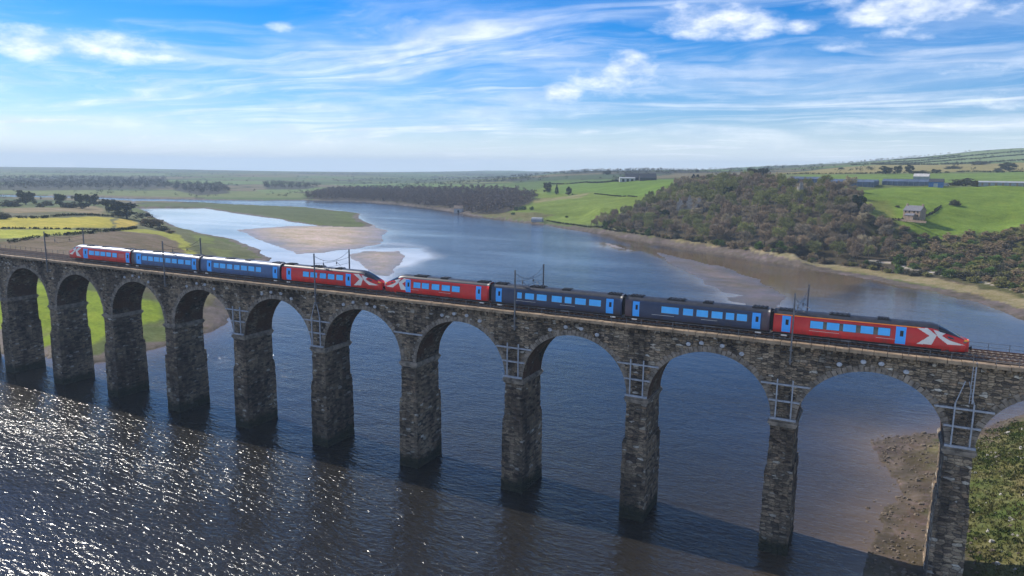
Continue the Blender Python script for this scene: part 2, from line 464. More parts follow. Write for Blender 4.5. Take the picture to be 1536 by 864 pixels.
# ------------------------------------------------------------------ ground sheet
ZONES = [[[0.13,0.15,0.045],[[-174.5,1031.6],[-77.3,1246.6],[81.1,1474.1],[274.5,1426.6],[145.9,697.2],[117.2,715.4],[-19.1,557.1],[-107.8,686.4]],3.0],[[0.24,0.2,0.065],[[-159.4,1060.2],[-89.0,1446.9],[-21.0,1562.3],[104.0,1496.0],[279.1,1453.4],[225.0,1144.2],[60.2,1049.8],[-58.7,928.0]],6],[[0.135,0.2,0.035],[[-92.1,855.1],[55.8,963.4],[220.5,1118.6],[151.4,728.1],[45.1,742.8],[-70.0,629.4]],5],[[0.165,0.21,0.085],[[-67.5,1825.4],[20.6,2279.3],[114.6,2166.5],[220.8,2341.8],[335.8,2386.4],[479.2,2209.5],[327.8,1468.6],[85.2,1557.1],[-33.8,1586.9]],8],[[0.135,0.185,0.022],[[-434.3,612.8],[-433.0,657.6],[-447.3,754.9],[-475.1,873.0],[-510.3,1110.7],[-244.9,880.3],[-196.7,628.6],[-206.2,559.4],[-240.1,534.3],[-306.4,574.0]],6],[[0.11,0.18,0.02],[[-510.3,1110.7],[-244.9,880.3],[-196.7,628.6],[-228.9,642.0],[-321.5,747.7],[-409.3,800.5]],4],[[0.155,0.21,0.028],[[-307.7,577.1],[-294.3,598.3],[-251.2,591.2],[-221.1,595.2],[-220.3,562.2],[-240.1,534.3]],5],[[0.13,0.12,0.04],[[-434.0,627.5],[-426.2,670.4],[-334.7,601.3],[-311.8,603.2],[-317.7,565.8]],5],[[0.2,0.19,0.07],[[-418.3,756.4],[-345.4,740.4],[-325.2,757.3],[-319.8,698.9],[-384.2,705.5]],5],[[0.065,0.052,0.03],[[-237.9,519.9],[-210.2,561.6],[-207.6,630.5],[-196.1,693.8],[-138.2,749.8],[-18.1,526.6],[-8.5,444.9],[4.6,422.5],[19.9,395.9],[34.6,345.4],[59.0,272.6],[26.6,307.4],[-4.1,342.0],[-40.9,359.6],[-86.5,394.2],[-143.9,437.8]],4],[[0.135,0.2,0.02],[[-18.8,533.6],[7.8,572.3],[100.0,595.0],[143.1,632.5],[98.9,422.5],[81.2,444.4],[57.1,432.8],[31.2,419.2],[20.7,419.5],[12.0,434.8],[-3.4,441.5],[-11.2,472.2]],3],[[0.15,0.17,0.03],[[-13.8,473.7],[3.3,481.5],[9.8,450.6],[8.1,436.2],[-3.4,441.5]],6],[[0.085,0.085,0.028],[[-8.1,435.6],[10.1,432.7],[21.8,416.6],[53.0,426.0],[81.2,444.4],[110.2,416.9],[72.8,223.1],[58.6,269.7],[27.7,331.4],[9.2,369.4],[-2.1,404.7]],4],[[0.25,0.205,0.1],[[-145.2,442.6],[-87.2,397.9],[-41.9,370.1],[-4.2,345.8],[27.2,320.9],[45.0,295.2],[58.6,269.7],[69.5,226.5],[67.1,211.8],[55.0,243.8],[42.8,271.5],[26.1,298.6],[-3.8,329.2],[-40.0,350.2],[-85.3,388.4],[-142.3,432.0]],2],[[0.46,0.41,0.33],[[-4.9,373.4],[6.4,365.6],[13.9,357.0],[41.3,326.3],[59.0,289.4],[71.2,257.3],[70.2,252.1],[58.5,285.1],[40.9,321.4],[13.8,352.6],[6.5,361.9],[-4.8,369.5]],1],[[0.12,0.125,0.05],[[-811.9,163.5],[-757.3,290.7],[-857.8,457.0],[-715.9,404.7],[-603.3,347.7],[-475.9,286.8],[-364.7,236.2],[-304.5,186.1],[-312.5,151.4],[-305.7,109.1],[-328.7,92.7],[-358.5,80.4],[-462.8,46.3]],3.0],[[0.22,0.17,0.085],[[-729.5,276.1],[-857.8,448.5],[-746.6,391.3],[-638.5,312.7],[-623.1,250.9],[-634.3,226.1]],4],[[0.105,0.1,0.05],[[-729.5,135.9],[-641.9,230.1],[-608.8,264.3],[-651.7,337.8],[-623.8,320.7],[-587.4,201.3],[-648.8,108.8]],3.0],[[0.4,0.34,0.035],[[-648.8,108.8],[-584.4,199.7],[-557.4,232.8],[-604.2,299.2],[-466.5,208.0],[-455.2,170.3],[-484.8,147.2],[-546.9,74.6]],2],[[0.44,0.33,0.05],[[-605.9,305.9],[-605.4,325.4],[-518.5,264.0],[-482.8,234.2],[-468.7,212.4]],2],[[0.33,0.34,0.035],[[-527.0,67.9],[-472.7,140.8],[-438.3,172.4],[-422.1,150.1],[-410.7,121.4],[-422.1,114.1],[-469.7,48.6]],2],[[0.155,0.115,0.065],[[-392.9,22.7],[-401.3,103.1],[-406.2,125.8],[-417.4,163.0],[-455.1,215.5],[-455.1,243.9],[-406.4,214.8],[-368.0,187.0],[-317.2,155.2],[-305.7,109.1],[-328.7,92.7],[-358.5,80.4]],2],[[0.3,0.3,0.04],[[-434.4,178.4],[-479.5,240.7],[-477.5,265.3],[-410.8,223.4],[-356.8,180.7],[-322.0,159.2],[-299.3,152.5],[-295.6,144.4],[-318.9,152.5],[-357.5,175.5],[-407.3,211.0],[-441.3,225.5],[-443.6,207.4]],1.5],[[0.1,0.11,0.035],[[-475.1,276.3],[-423.4,260.4],[-367.1,227.3],[-320.4,198.5],[-300.4,181.2],[-294.7,152.7],[-322.0,159.2],[-369.8,192.2]],3.0],[[0.14,0.17,0.03],[[-488.1,287.5],[-442.0,270.6],[-404.1,239.2],[-407.7,230.3]],3.0],[[0.14,0.16,0.04],[[-382.8,214.7],[-364.2,216.7],[-334.7,192.8],[-333.4,179.9]],3.0],[[0.2,0.27,0.014],[[-339.0,45.2],[-292.7,54.9],[-281.5,53.9],[-268.2,55.3],[-252.4,60.3],[-230.5,67.2],[-215.1,55.2],[-212.4,33.1],[-204.5,22.5],[-216.8,15.2],[-218.7,5.3],[-226.9,-7.3]],2],[[0.1,0.085,0.05],[[-265.1,80.1],[-253.6,84.9],[-239.8,100.6],[-213.0,81.7],[-204.0,73.6],[-195.4,53.6],[-210.0,60.4],[-229.0,70.7],[-237.7,68.5]],2],[[0.085,0.105,0.03],[[-962.3,581.2],[-868.7,613.2],[-770.1,623.8],[-673.8,617.9],[-606.3,584.8],[-517.8,500.7],[-449.7,442.9],[-468.1,429.8],[-519.3,451.6],[-620.4,481.5],[-784.1,542.9],[-829.6,519.0]],3],[[0.14,0.17,0.05],[[-1769.9,484.8],[-1572.2,719.9],[-1346.1,849.3],[-1138.6,1003.1],[-999.4,970.5],[-885.6,831.5],[-1020.7,739.5],[-1391.6,624.5],[-1758.2,480.6]],10],[[0.115,0.165,0.05],[[-2223.3,637.4],[-1926.7,907.1],[-2014.2,1001.8],[-2336.1,953.0],[-2495.6,729.1]],10],[[0.125,0.185,0.05],[[-2028.8,1451.0],[-1669.9,1576.4],[-1377.6,1404.1],[-1469.3,1374.1],[-1597.4,1283.6],[-1730.0,1221.2]],10],[[0.135,0.19,0.06],[[-1215.8,1040.0],[-1200.7,1233.0],[-1128.2,1243.4],[-1048.1,1042.6],[-1065.7,931.9]],8],[[0.12,0.18,0.05],[[-1409.9,1466.5],[-1219.9,1583.3],[-626.5,1098.6],[-528.4,957.5],[-652.9,996.9],[-1045.0,1237.4]],8],[[0.15,0.17,0.06],[[-1600.8,1878.7],[-699.5,1238.7],[-632.9,1138.7],[-1425.0,1725.9]],8],[[0.12,0.17,0.06],[[-3659.4,1822.2],[-3015.4,2209.8],[-2649.7,1928.5],[-3243.4,1602.5]],12],[[0.06,0.05,0.035],[[-865.5,818.0],[-1012.8,1063.2],[-843.8,1062.4],[-609.5,923.5],[-497.4,872.9],[-404.7,758.7],[-387.5,675.0],[-398.5,636.2],[-423.7,633.3],[-466.5,666.2],[-561.6,734.1],[-637.5,776.6],[-716.2,814.3],[-793.3,809.5]],6.0],[[0.045,0.045,0.03],[[-3104.4,934.0],[-2824.1,1175.2],[-2142.5,1538.5],[-1837.2,1303.7],[-2106.7,1002.2],[-2495.6,729.1]],8.0],[[0.045,0.045,0.03],[[-1984.2,985.2],[-1877.1,1312.2],[-1394.9,971.8],[-1464.6,735.3],[-1638.8,635.6]],8.0],[[0.045,0.045,0.03],[[-1634.5,1147.7],[-1509.5,1207.1],[-1117.5,888.9],[-1084.8,792.8],[-1292.3,908.0]],8.0],[[0.045,0.045,0.03],[[-1478.4,1322.9],[-1492.2,1397.3],[-1236.9,1273.3],[-1139.0,1121.1],[-1222.4,1084.8]],8.0]]
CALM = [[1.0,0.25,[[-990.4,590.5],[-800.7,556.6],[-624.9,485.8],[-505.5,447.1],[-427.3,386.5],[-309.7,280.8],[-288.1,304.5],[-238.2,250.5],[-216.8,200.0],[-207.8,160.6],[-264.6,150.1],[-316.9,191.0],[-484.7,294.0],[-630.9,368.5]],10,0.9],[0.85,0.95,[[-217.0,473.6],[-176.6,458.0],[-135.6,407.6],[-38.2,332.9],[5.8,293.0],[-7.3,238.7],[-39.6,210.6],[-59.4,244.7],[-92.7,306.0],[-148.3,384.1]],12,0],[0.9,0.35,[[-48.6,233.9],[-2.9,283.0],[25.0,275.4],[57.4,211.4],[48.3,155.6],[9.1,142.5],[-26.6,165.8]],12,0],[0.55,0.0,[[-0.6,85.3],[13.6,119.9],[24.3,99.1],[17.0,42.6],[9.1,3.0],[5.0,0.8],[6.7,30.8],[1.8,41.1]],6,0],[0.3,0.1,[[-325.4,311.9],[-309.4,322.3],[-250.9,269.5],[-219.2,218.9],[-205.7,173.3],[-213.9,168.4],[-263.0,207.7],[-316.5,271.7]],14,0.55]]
NR, NC = 560, 1000
AZ0, AZ1 = -0.4711 - 1.0, -0.4711 + 1.05
rr = np.geomspace(60, 10200, NR)
aa = np.linspace(AZ0, AZ1, NC)
RRg, AAg = np.meshgrid(rr, aa, indexing='ij')
gx = (RRg * np.sin(AAg)).ravel()
gy = (RRg * np.cos(AAg) - CAM_D).ravel()
gd = RRg.ravel()
gh, gs, gm = land(gx, gy)

# field pattern of the far plain: irregular cells with hedge lines between them
def cells(x, y, sx, sy, seed):
    u, v = x / sx, y / sy
    iu, iv = np.floor(u).astype(np.int64), np.floor(v).astype(np.int64)
    f1 = np.full(len(x), 9.0)
    f2 = np.full(len(x), 9.0)
    cid = np.zeros(len(x))
    for a in (-1, 0, 1):
        for b in (-1, 0, 1):
            cx = iu + a + 0.15 + 0.7 * _hash(iu + a, iv + b, seed)
            cy = iv + b + 0.15 + 0.7 * _hash(iu + a, iv + b, seed + 1)
            dd = np.hypot(u - cx, v - cy)
            hid = _hash(iu + a, iv + b, seed + 2)
            n = dd < f1
            f2 = np.where(n, f1, np.minimum(f2, dd))
            cid = np.where(n, hid, cid)
            f1 = np.where(n, dd, f1)
    return cid, f2 - f1

cid, edge = cells(gx + 0.35 * gy, gy - 0.2 * gx, 330, 250, 7)
pal = np.array([(.10, .17, .04), (.13, .20, .05), (.17, .19, .07), (.09, .13, .04), (.20, .17, .09), (.12, .18, .04), (.15, .15, .07), (.08, .12, .05)])
col = pal[np.minimum((cid * 8).astype(int), 7)] * .74
hedge_line = (edge < 0.055)
far_wood = (fbm(gx / 420, gy / 260, 41, 4) > 0.125) & (gd > 1500)
col = np.where(hedge_line[:, None], np.array([.045, .055, .025]), col)
col = np.where(far_wood[:, None], np.array([.045, .045, .03]), col)
near = gd < 1100
col = np.where(near[:, None], np.array([.095, .12, .03]), col)
wj = 0.6 + gd * 0.003
zx = gx + 4 * wj * fbm(gx / (3 * wj), gy / (3 * wj), 31, 3)
zy = gy + 4 * wj * fbm(gx / (3 * wj), gy / (3 * wj), 37, 3)
for zc, zp_, fe in ZONES:
    P = np.array(zp_)
    lo, hi = P.min(0) - 20, P.max(0) + 20
    k = np.nonzero((zx > lo[0]) & (zx < hi[0]) & (zy > lo[1]) & (zy < hi[1]))[0]
    if len(k) == 0:
        continue
    w = np.clip(sdist(zx[k], zy[k], P) / fe + 0.5, 0, 1)[:, None]
    col[k] = col[k] * (1 - w) + np.array(zc) * w
# foreshore: shingle, then dry tan grass above it, sand and mud below
n1 = fbm(gx / 9, gy / 9, 51, 4)
n2 = fbm(gx / 3, gy / 3, 57, 3)
right_side = (gx > -260) | (gy > 640)
bw = np.where(right_side, 10.0, 5.0) * np.where(gd < 260, 0.35, 1.0)
t_ = np.clip((gm + n1 * 8) / bw, 0, 3)
shingle = np.array([.115, .090, .066]) * (1 + 0.9 * n2[:, None])
tan = np.array([.20, .175, .08])
shore_w = ((gm > 0) & (t_ < 1))[:, None]
tan_w = (np.clip(1 - np.abs(t_ - 1.35) / 0.4, 0, 1) * (gm > 0) * right_side * (gd > 260))[:, None] * np.clip(.55 + 2 * n1, 0, .9)[:, None]
col = col * (1 - tan_w) + tan * tan_w
col = np.where(shore_w, shingle, col)
flat = (gm <= 0) & (gs > 0)
wetn = np.clip(gh / 0.45, 0, 1)[:, None]
col = np.where(flat[:, None], np.where((gx > -150)[:, None], np.array([.12, .095, .07]), np.array([.22, .18, .14])) * (1 - wetn) + np.where((gx > -150)[:, None], np.array([.165, .125, .082]), np.array([.45, .345, .235])) * wetn, col)
under = gs <= 0
col = np.where(under[:, None], np.array([.06, .05, .035]), col)
# near bank: grass with bare earth and rubble
nb = (gd < 240) & (gm > 0) & (gx > -60)
g1 = np.array([.075, .11, .022])
g2 = np.array([.15, .135, .05])
e1 = np.array([.095, .072, .050])
fb = np.clip(0.5 + 2.4 * fbm(gx / 5, gy / 5, 61, 4), 0, 1)[:, None]
nbc = g1 * (1 - fb) + g2 * fb
eb = np.clip((2.0 - gh + n1 * 3) / 1.2, 0, 1)[:, None]
nbc = nbc * (1 - eb) + e1 * (1 + 1.2 * n2[:, None]) * eb
col = np.where(nb[:, None], nbc, col)
wet = np.where(flat, 1 - 0.6 * wetn[:, 0], np.where(shore_w[:, 0], 0.25, 0.0))

gme = grid_mesh('ground', np.stack([gx, gy, gh], -1), NR, NC)
attr(gme, 'Col', np.clip(col, 0.005, 0.9))
attr(gme, 'wet', wet)
m_ground, t, b = mat('ground')
at_ = t.node('ShaderNodeAttribute', attribute_name='Col')
wt_ = t.node('ShaderNodeAttribute', attribute_name='wet')
pos = t.node('ShaderNodeNewGeometry').outputs['Position']
na = t.noise(pos, 0.9, 6, 0.65)
nb_ = t.noise(t.mapping(pos, scale=(0.02, 0.05, 0.05), rot=(0, 0, 0.4)), 1.0, 5, 0.6)
nc_ = t.noise(pos, 0.16, 5, 0.65)
v = t.math('MULTIPLY', t.ramp(na, 0.25, 0.75, 0.62, 1.38, False), t.math('MULTIPLY', t.ramp(nb_, 0.3, 0.7, 0.78, 1.22, False), t.ramp(nc_, 0.3, 0.7, 0.80, 1.2, False)))
gcol = t.mix(1.0, at_.outputs['Color'], t.comb(v, v, t.math('MULTIPLY', v, v)), 'MULTIPLY')
gcol = t.mix(t.ramp(nc_, 0.45, 0.75, 0, 0.35), gcol, t.mix(1.0, gcol, (1.35, 0.95, 0.9), 'MULTIPLY'))
t.l.new(gcol, b.inputs['Base Color'])
t.l.new(t.ramp(wt_.outputs['Fac'], 0, 1, 0.95, 0.30, False), b.inputs['Roughness'])
t.l.new(t.ramp(wt_.outputs['Fac'], 0, 1, 0.15, 0.5, False), b.inputs['Specular IOR Level'])
bp = t.node('ShaderNodeBump')
bp.inputs['Distance'].default_value = 0.35
bp.inputs['Strength'].default_value = 0.6
t.l.new(na, bp.inputs['Height'])
t.l.new(bp.outputs[0], b.inputs['Normal'])
gme.materials.append(m_ground)
ground = bpy.data.objects.new('ground', gme)
C.objects.link(ground)
tag(ground, 'fields, foreshore and mud flats either side of the river', kind='structure')


def hgt(x, y):
    return land(np.atleast_1d(np.array(x, float)), np.atleast_1d(np.array(y, float)))[0]


# ------------------------------------------------------------------ river
WR, WC = 420, 560
wr = np.geomspace(8, 3400, WR)
wa = np.linspace(AZ0 - 0.3, AZ1 + 0.3, WC)
WRg, WAg = np.meshgrid(wr, wa, indexing='ij')
wx = (WRg * np.sin(WAg)).ravel()
wy = (WRg * np.cos(WAg) - CAM_D).ravel()
_, ws, wm = land(wx, wy)
murk = np.clip(np.exp(np.minimum(ws, 0) / 9.0), 0, 1) * (WRg.ravel() < 900)
calm = .55 * np.clip((wy - 20) / 120, 0, 1) * np.clip(.85 + 1.6 * fbm(wx / 130, wy / 40, 91, 4), .2, 1.3)
wn = 1 + 0.5 * fbm(wx / 60, wy / 25, 71, 4)
painted_glare = np.zeros(len(wx))  # sun glare on the wet channel, painted as pale streaks in the water colour
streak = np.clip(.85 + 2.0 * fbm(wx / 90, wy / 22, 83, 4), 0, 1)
for cv, mv, cp, fe, sv_ in CALM:
    w = np.clip(sdist(wx + 40 * fbm(wx / 70, wy / 70, 73, 3), wy + 40 * fbm(wx / 70, wy / 70, 79, 3), np.array(cp)) / fe + 0.5, 0, 1)
    calm = np.maximum(calm, cv * w)
    murk = np.maximum(murk, mv * w * wn)
    painted_glare = np.maximum(painted_glare, sv_ * w * streak)
calm = np.clip(calm + 0.5 * np.exp(np.minimum(ws, 0) / 6.0), 0, 1)
wme = grid_mesh('river', np.stack([wx, wy, np.zeros_like(wx)], -1), WR, WC)
attr(wme, 'calm', calm)
attr(wme, 'painted_glare', np.clip(painted_glare, 0, 1))
attr(wme, 'murk', np.clip(murk, 0, 1))
m_water, t, b = mat('river_water')
ca = t.node('ShaderNodeAttribute', attribute_name='calm').outputs['Fac']
mu = t.node('ShaderNodeAttribute', attribute_name='murk').outputs['Fac']
pos = t.node('ShaderNodeNewGeometry').outputs['Position']
w1 = t.noise(t.mapping(pos, scale=(0.62, 1.45, 1), rot=(0, 0, R(28))), 1.0, 3, 0.55, 0.4)
w2 = t.noise(t.mapping(pos, scale=(0.10, 0.21, 1), rot=(0, 0, R(12))), 1.0, 3, 0.5, 0.4)
gust = t.noise(t.mapping(pos, scale=(0.006, 0.018, 1), rot=(0, 0, R(30))), 1.0, 5, 0.6)
hgt_ = t.math('ADD', t.math('MULTIPLY', w1, 0.36), t.math('MULTIPLY', w2, 0.70))
bp = t.node('ShaderNodeBump')
bp.inputs['Distance'].default_value = .92
t.l.new(hgt_, bp.inputs['Height'])
st = t.math('MULTIPLY', t.ramp(ca, 0.0, 1.0, 1.0, 0.06, False), t.ramp(gust, 0.34, 0.60, 0.38, 1.0))
t.l.new(st, bp.inputs['Strength'])
t.l.new(bp.outputs[0], b.inputs['Normal'])
gl = t.node('ShaderNodeAttribute', attribute_name='painted_glare').outputs['Fac']
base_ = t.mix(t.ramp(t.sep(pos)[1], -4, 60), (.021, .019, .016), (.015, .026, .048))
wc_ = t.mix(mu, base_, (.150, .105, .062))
t.l.new(t.mix(gl, wc_, (.62, .59, .575)), b.inputs['Base Color'])  # near-white mixed into the base colour as painted glare
t.l.new(t.ramp(ca, 0, 1, 0.165, 0.06, False), b.inputs['Roughness'])
b.inputs['IOR'].default_value = 1.333
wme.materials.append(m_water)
river = bpy.data.objects.new('river', wme)
C.objects.link(river)
tag(river, 'wide tidal river running under the viaduct', kind='structure')


# ------------------------------------------------------------------ viaduct materials
def stone(name, dark=1.0, warm=0.0, sx=0.95, sz=0.42, algae=True):
    m, t, b = mat(name)
    pos = t.node('ShaderNodeNewGeometry').outputs['Position']
    wob = t.node('ShaderNodeTexNoise')
    t.put(wob.inputs['Vector'], pos)
    wob.inputs['Scale'].default_value = 0.8
    p2 = t.vmath('ADD', pos, t.vmath('MULTIPLY', t.vmath('SUBTRACT', wob.outputs['Color'], (.5, .5, .5)), (.5, .5, .22)))
    vec = t.mapping(p2, scale=(1 / sx, 1 / sx, 1 / sz))
    vo = t.node('ShaderNodeTexVoronoi', feature='F1')
    vo.inputs['Randomness'].default_value = 0.58
    vo.inputs['Scale'].default_value = 1
    t.put(vo.inputs['Vector'], vec)
    ve = t.node('ShaderNodeTexVoronoi', feature='DISTANCE_TO_EDGE')
    ve.inputs['Randomness'].default_value = 0.58
    ve.inputs['Scale'].default_value = 1
    t.put(ve.inputs['Vector'], vec)
    r_, g_, b_ = t.node('ShaderNodeSeparateColor'), None, None
    t.l.new(vo.outputs['Color'], r_.inputs[0])
    cr = t.node('ShaderNodeValToRGB')
    e = cr.color_ramp.elements
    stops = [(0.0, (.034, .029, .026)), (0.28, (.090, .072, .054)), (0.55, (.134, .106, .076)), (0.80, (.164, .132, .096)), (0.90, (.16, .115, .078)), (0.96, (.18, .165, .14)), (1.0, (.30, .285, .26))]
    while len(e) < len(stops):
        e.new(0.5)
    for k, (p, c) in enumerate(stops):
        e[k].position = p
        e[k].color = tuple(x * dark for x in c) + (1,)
    t.l.new(r_.outputs[0], cr.inputs[0])
    soot = t.noise(t.mapping(pos, scale=(.25, .25, .09)), 1.0, 6, 0.65)
    fine = t.noise(pos, 5.0, 5, 0.7)
    c = t.mix(1.0, cr.outputs[0], t.mix(t.ramp(soot, .36, .64), (.44, .43, .43), (1.36, 1.30, 1.20)), 'MULTIPLY')
    c = t.mix(1.0, c, t.mix(t.ramp(fine, .3, .7), (.7, .7, .7), (1.25, 1.25, 1.25)), 'MULTIPLY')
    if warm:
        c = t.mix(t.ramp(t.noise(pos, .35, 4), .40, .60, 0, warm), c, (.115, .055, .032))
    c = t.mix(t.ramp(ve.outputs['Distance'], 0.0, 0.05, 0.75, 0.0), c, (.055, .05, .045))
    if algae:
        z = t.sep(pos)[2]
        zz = t.math('ADD', z, t.math('MULTIPLY', soot, 2.0))
        c = t.mix(t.ramp(zz, 4.2, 2.0, 0, .92), c, (.028, .032, .018))
    t.l.new(c, b.inputs['Base Color'])
    b.inputs['Roughness'].default_value = 0.92
    b.inputs['Specular IOR Level'].default_value = 0.2
    bp = t.node('ShaderNodeBump')
    bp.inputs['Distance'].default_value = 0.14
    bp.inputs['Strength'].default_value = 1.0
    t.l.new(t.math('ADD', t.ramp(ve.outputs['Distance'], 0, .12), t.math('MULTIPLY', fine, .6)), bp.inputs['Height'])
    t.l.new(bp.outputs[0], b.inputs['Normal'])
    return m


M_STONE = stone('rubble_stone', 1.9, 0, .82, .33)
M_PIER = stone('pier_stone', 1.85, 0.15, .9, 0.38)
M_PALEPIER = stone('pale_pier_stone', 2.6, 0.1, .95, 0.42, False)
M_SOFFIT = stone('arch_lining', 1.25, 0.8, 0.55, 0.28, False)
M_RING = simple('voussoir_stone', (.22, .18, .14), .9, .55, 0.9, bump=.05)
M_COPING = simple('coping_stone', (.30, .215, .135), .85, .35, 0.8, bump=.03)
M_IRON = simple('grey_painted_steel', (.34, .36, .40), .5, .2, 2)
M_PLATE = simple('pale_iron_plate', (.40, .41, .44), .55, .25, 3)
M_RUST = simple('rusty_rail', (.16, .075, .04), .55, .35, 3, spec=.4)
M_BALLAST = simple('ballast', (.095, .07, .052), .95, .5, 4, bump=.06)
M_SLEEPER = simple('sleeper', (.17, .14, .115), .9, .3, 3)
M_MAST = simple('weathered_steel', (.13, .13, .137), .55, .3, 2)
M_WIRE = simple('wire', (.05, .05, .055), .5, .2, 2)
M_DARK = simple('dark_recess', (.018, .017, .016), .95, .3, 2)

BAY = 21.483
X0 = -117.29
PX = {k: X0 + BAY * k for k in range(-7, 9)}
HALF, SPR, RISE, DEPTH = 9.06, 20.2, 8.6, 7.4
TOP = 31.25

viaduct = thing('railway_viaduct', 'long dark stone railway viaduct of tall round arches crossing the river', 'viaduct', (0, 0, 0))
rnd = random.Random(4)


def intr(u):
    return SPR + RISE * math.sqrt(max(0.0, 1 - (u / HALF) ** 2))


# spandrel walls, one pair of faces from end to end
mb = MB()
sof = {}
xs_prev = None
for k in range(-7, 8):
    xc = PX[k] + BAY / 2
    us = [-HALF * math.cos(math.pi * i / 40) for i in range(41)]
    zs = [intr(u) for u in us]
    # solid piece over the pier on the left of the bay
    for (xa, xb) in ((PX[k] if k > -7 else PX[k] - 2, xc - HALF), (xc + HALF, PX[k + 1])):
        mb.add([(xa, 0, SPR), (xb, 0, SPR), (xb, 0, TOP), (xa, 0, TOP)], [(0, 1, 2, 3)])
        mb.add([(xa, DEPTH, SPR), (xb, DEPTH, SPR), (xb, DEPTH, TOP), (xa, DEPTH, TOP)], [(3, 2, 1, 0)])
    vs, fs = [], []
    for u, z in zip(us, zs):
        vs += [(xc + u, 0, z), (xc + u, 0, TOP), (xc + u, DEPTH, z), (xc + u, DEPTH, TOP)]
    for i in range(40):
        a, c_ = 4 * i, 4 * i + 4
        fs += [(a, c_, c_ + 1, a + 1), (c_ + 2, a + 2, a + 3, c_ + 3)]
    mb.add(vs, fs)
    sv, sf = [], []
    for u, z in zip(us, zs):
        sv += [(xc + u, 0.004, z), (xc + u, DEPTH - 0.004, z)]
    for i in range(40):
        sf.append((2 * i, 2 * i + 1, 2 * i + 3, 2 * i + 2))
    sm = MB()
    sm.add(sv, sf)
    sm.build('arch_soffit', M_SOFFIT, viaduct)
mb.add([(PX[-7] - 2, 0, TOP), (PX[8], 0, TOP), (PX[8], DEPTH, TOP), (PX[-7] - 2, DEPTH, TOP)], [(0, 1, 2, 3)])
mb.build('spandrel_wall', M_STONE, viaduct)
mb = MB()
mb.box(PX[8] + .01, PX[8] + 120, -.4, DEPTH + .4, -1, TOP)
mb.build('abutment', M_STONE, viaduct)

# stone rings round each arch, and the pattress plates of the tie bars
plate = None
for k in range(-7, 8):
    xc = PX[k] + BAY / 2
    N = 43
    for side in (0, 1):
        rb = MB()
        for i in range(N):
            t0, t1 = math.pi * i / N, math.pi * (i + 1) / N
            dep = (0.95 if i % 2 else 0.72) + rnd.uniform(-.08, .08)
            out = rnd.uniform(.03, .13)
            g = .006
            q = []
            for th, rr_ in ((t0 + g, 0), (t1 - g, 0), (t1 - g, dep), (t0 + g, dep)):
                q.append((xc - (HALF + rr_) * math.cos(th), SPR + (RISE + rr_) * math.sin(th)))
            ya, yb = (-out, .2) if side == 0 else (DEPTH - .2, DEPTH + out)
            vs = [(x, ya, z) for x, z in q] + [(x, yb, z) for x, z in q]
            rb.add(vs, [(0, 1, 2, 3), (7, 6, 5, 4), (0, 4, 5, 1), (1, 5, 6, 2), (2, 6, 7, 3), (3, 7, 4, 0)])
        rb.build('arch_ring', M_RING, viaduct)
    if k >= -2:
        for u in (-4.3, -1.5, 1.3, 3.7) if k % 2 else (-3.4, -.9, 1.9, 4.4):
            u += rnd.uniform(-.4, .4)
            z = SPR + (RISE + 1.35) * math.sqrt(1 - (u / (HALF + 1.35)) ** 2)
            pb = MB()
            vs = []
            for yy, sc in ((-.02, 1), (-.15, 1), (-.2, .8)):
                vs += [(xc + u + .36 * sc * math.cos(a * math.pi / 6), yy, z + .30 * sc * math.sin(a * math.pi / 6)) for a in range(12)]
            fs = [tuple(range(24, 36))]
            for r_ in range(2):
                for a in range(12):
                    a2 = (a + 1) % 12
                    fs.append((r_ * 12 + a, r_ * 12 + a2, r_ * 12 + 12 + a2, r_ * 12 + 12 + a))
            pb.add(vs, fs)
            pb.build('tie_plate', M_PLATE, viaduct)

# piers: courses of roughly squared stone, a moulded cap, a wider lower stage
for k in range(-7, 9):
    x = PX[k]
    pm = MB()
    z = -3.0
    while z < SPR - 1.0:
        hc = rnd.uniform(.42, .72)
        z1 = min(z + hc, SPR - .95)
        if SPR - .95 - z1 < .25: z1 = SPR - .95
        f_ = max(0.0, (SPR - z) / SPR)
        stage = .26 if z < 12.4 else (.16 if z < 12.9 else 0)
        hw = 1.60 + .16 * f_ + stage + rnd.uniform(-.05, .06)
        dy = .12 * f_ + stage + rnd.uniform(-.05, .06)
        nb2 = 4
        xs_ = [-hw] + sorted(rnd.uniform(-.62, .62) * hw for _ in range(2)) + [hw]
        for i in range(3):                                    # stones of one course
            j0 = rnd.uniform(0, .07)
            pm.box(x + xs_[i], x + xs_[i + 1] - .001, -dy - j0, -dy + 1.0, z, z1, 0)
        pm.box(x - hw + rnd.uniform(0, .08), x + hw - rnd.uniform(0, .08), -dy + .9, DEPTH + dy, z, z1 - .001, 0)
        z = z1
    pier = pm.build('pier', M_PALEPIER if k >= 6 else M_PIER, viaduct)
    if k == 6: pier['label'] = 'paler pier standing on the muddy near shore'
    cm = MB()
    for za, zb, o_ in ((SPR - .95, SPR - .6, .12), (SPR - .6, SPR - .25, .30), (SPR - .25, SPR - .01, .16)):
        cm.box(x - 1.68 - o_, x + 1.68 + o_, -o_ - .05, DEPTH + o_ + .05, za, zb, 0, .025, rnd)
    cm.build('impost', M_RING, pier)

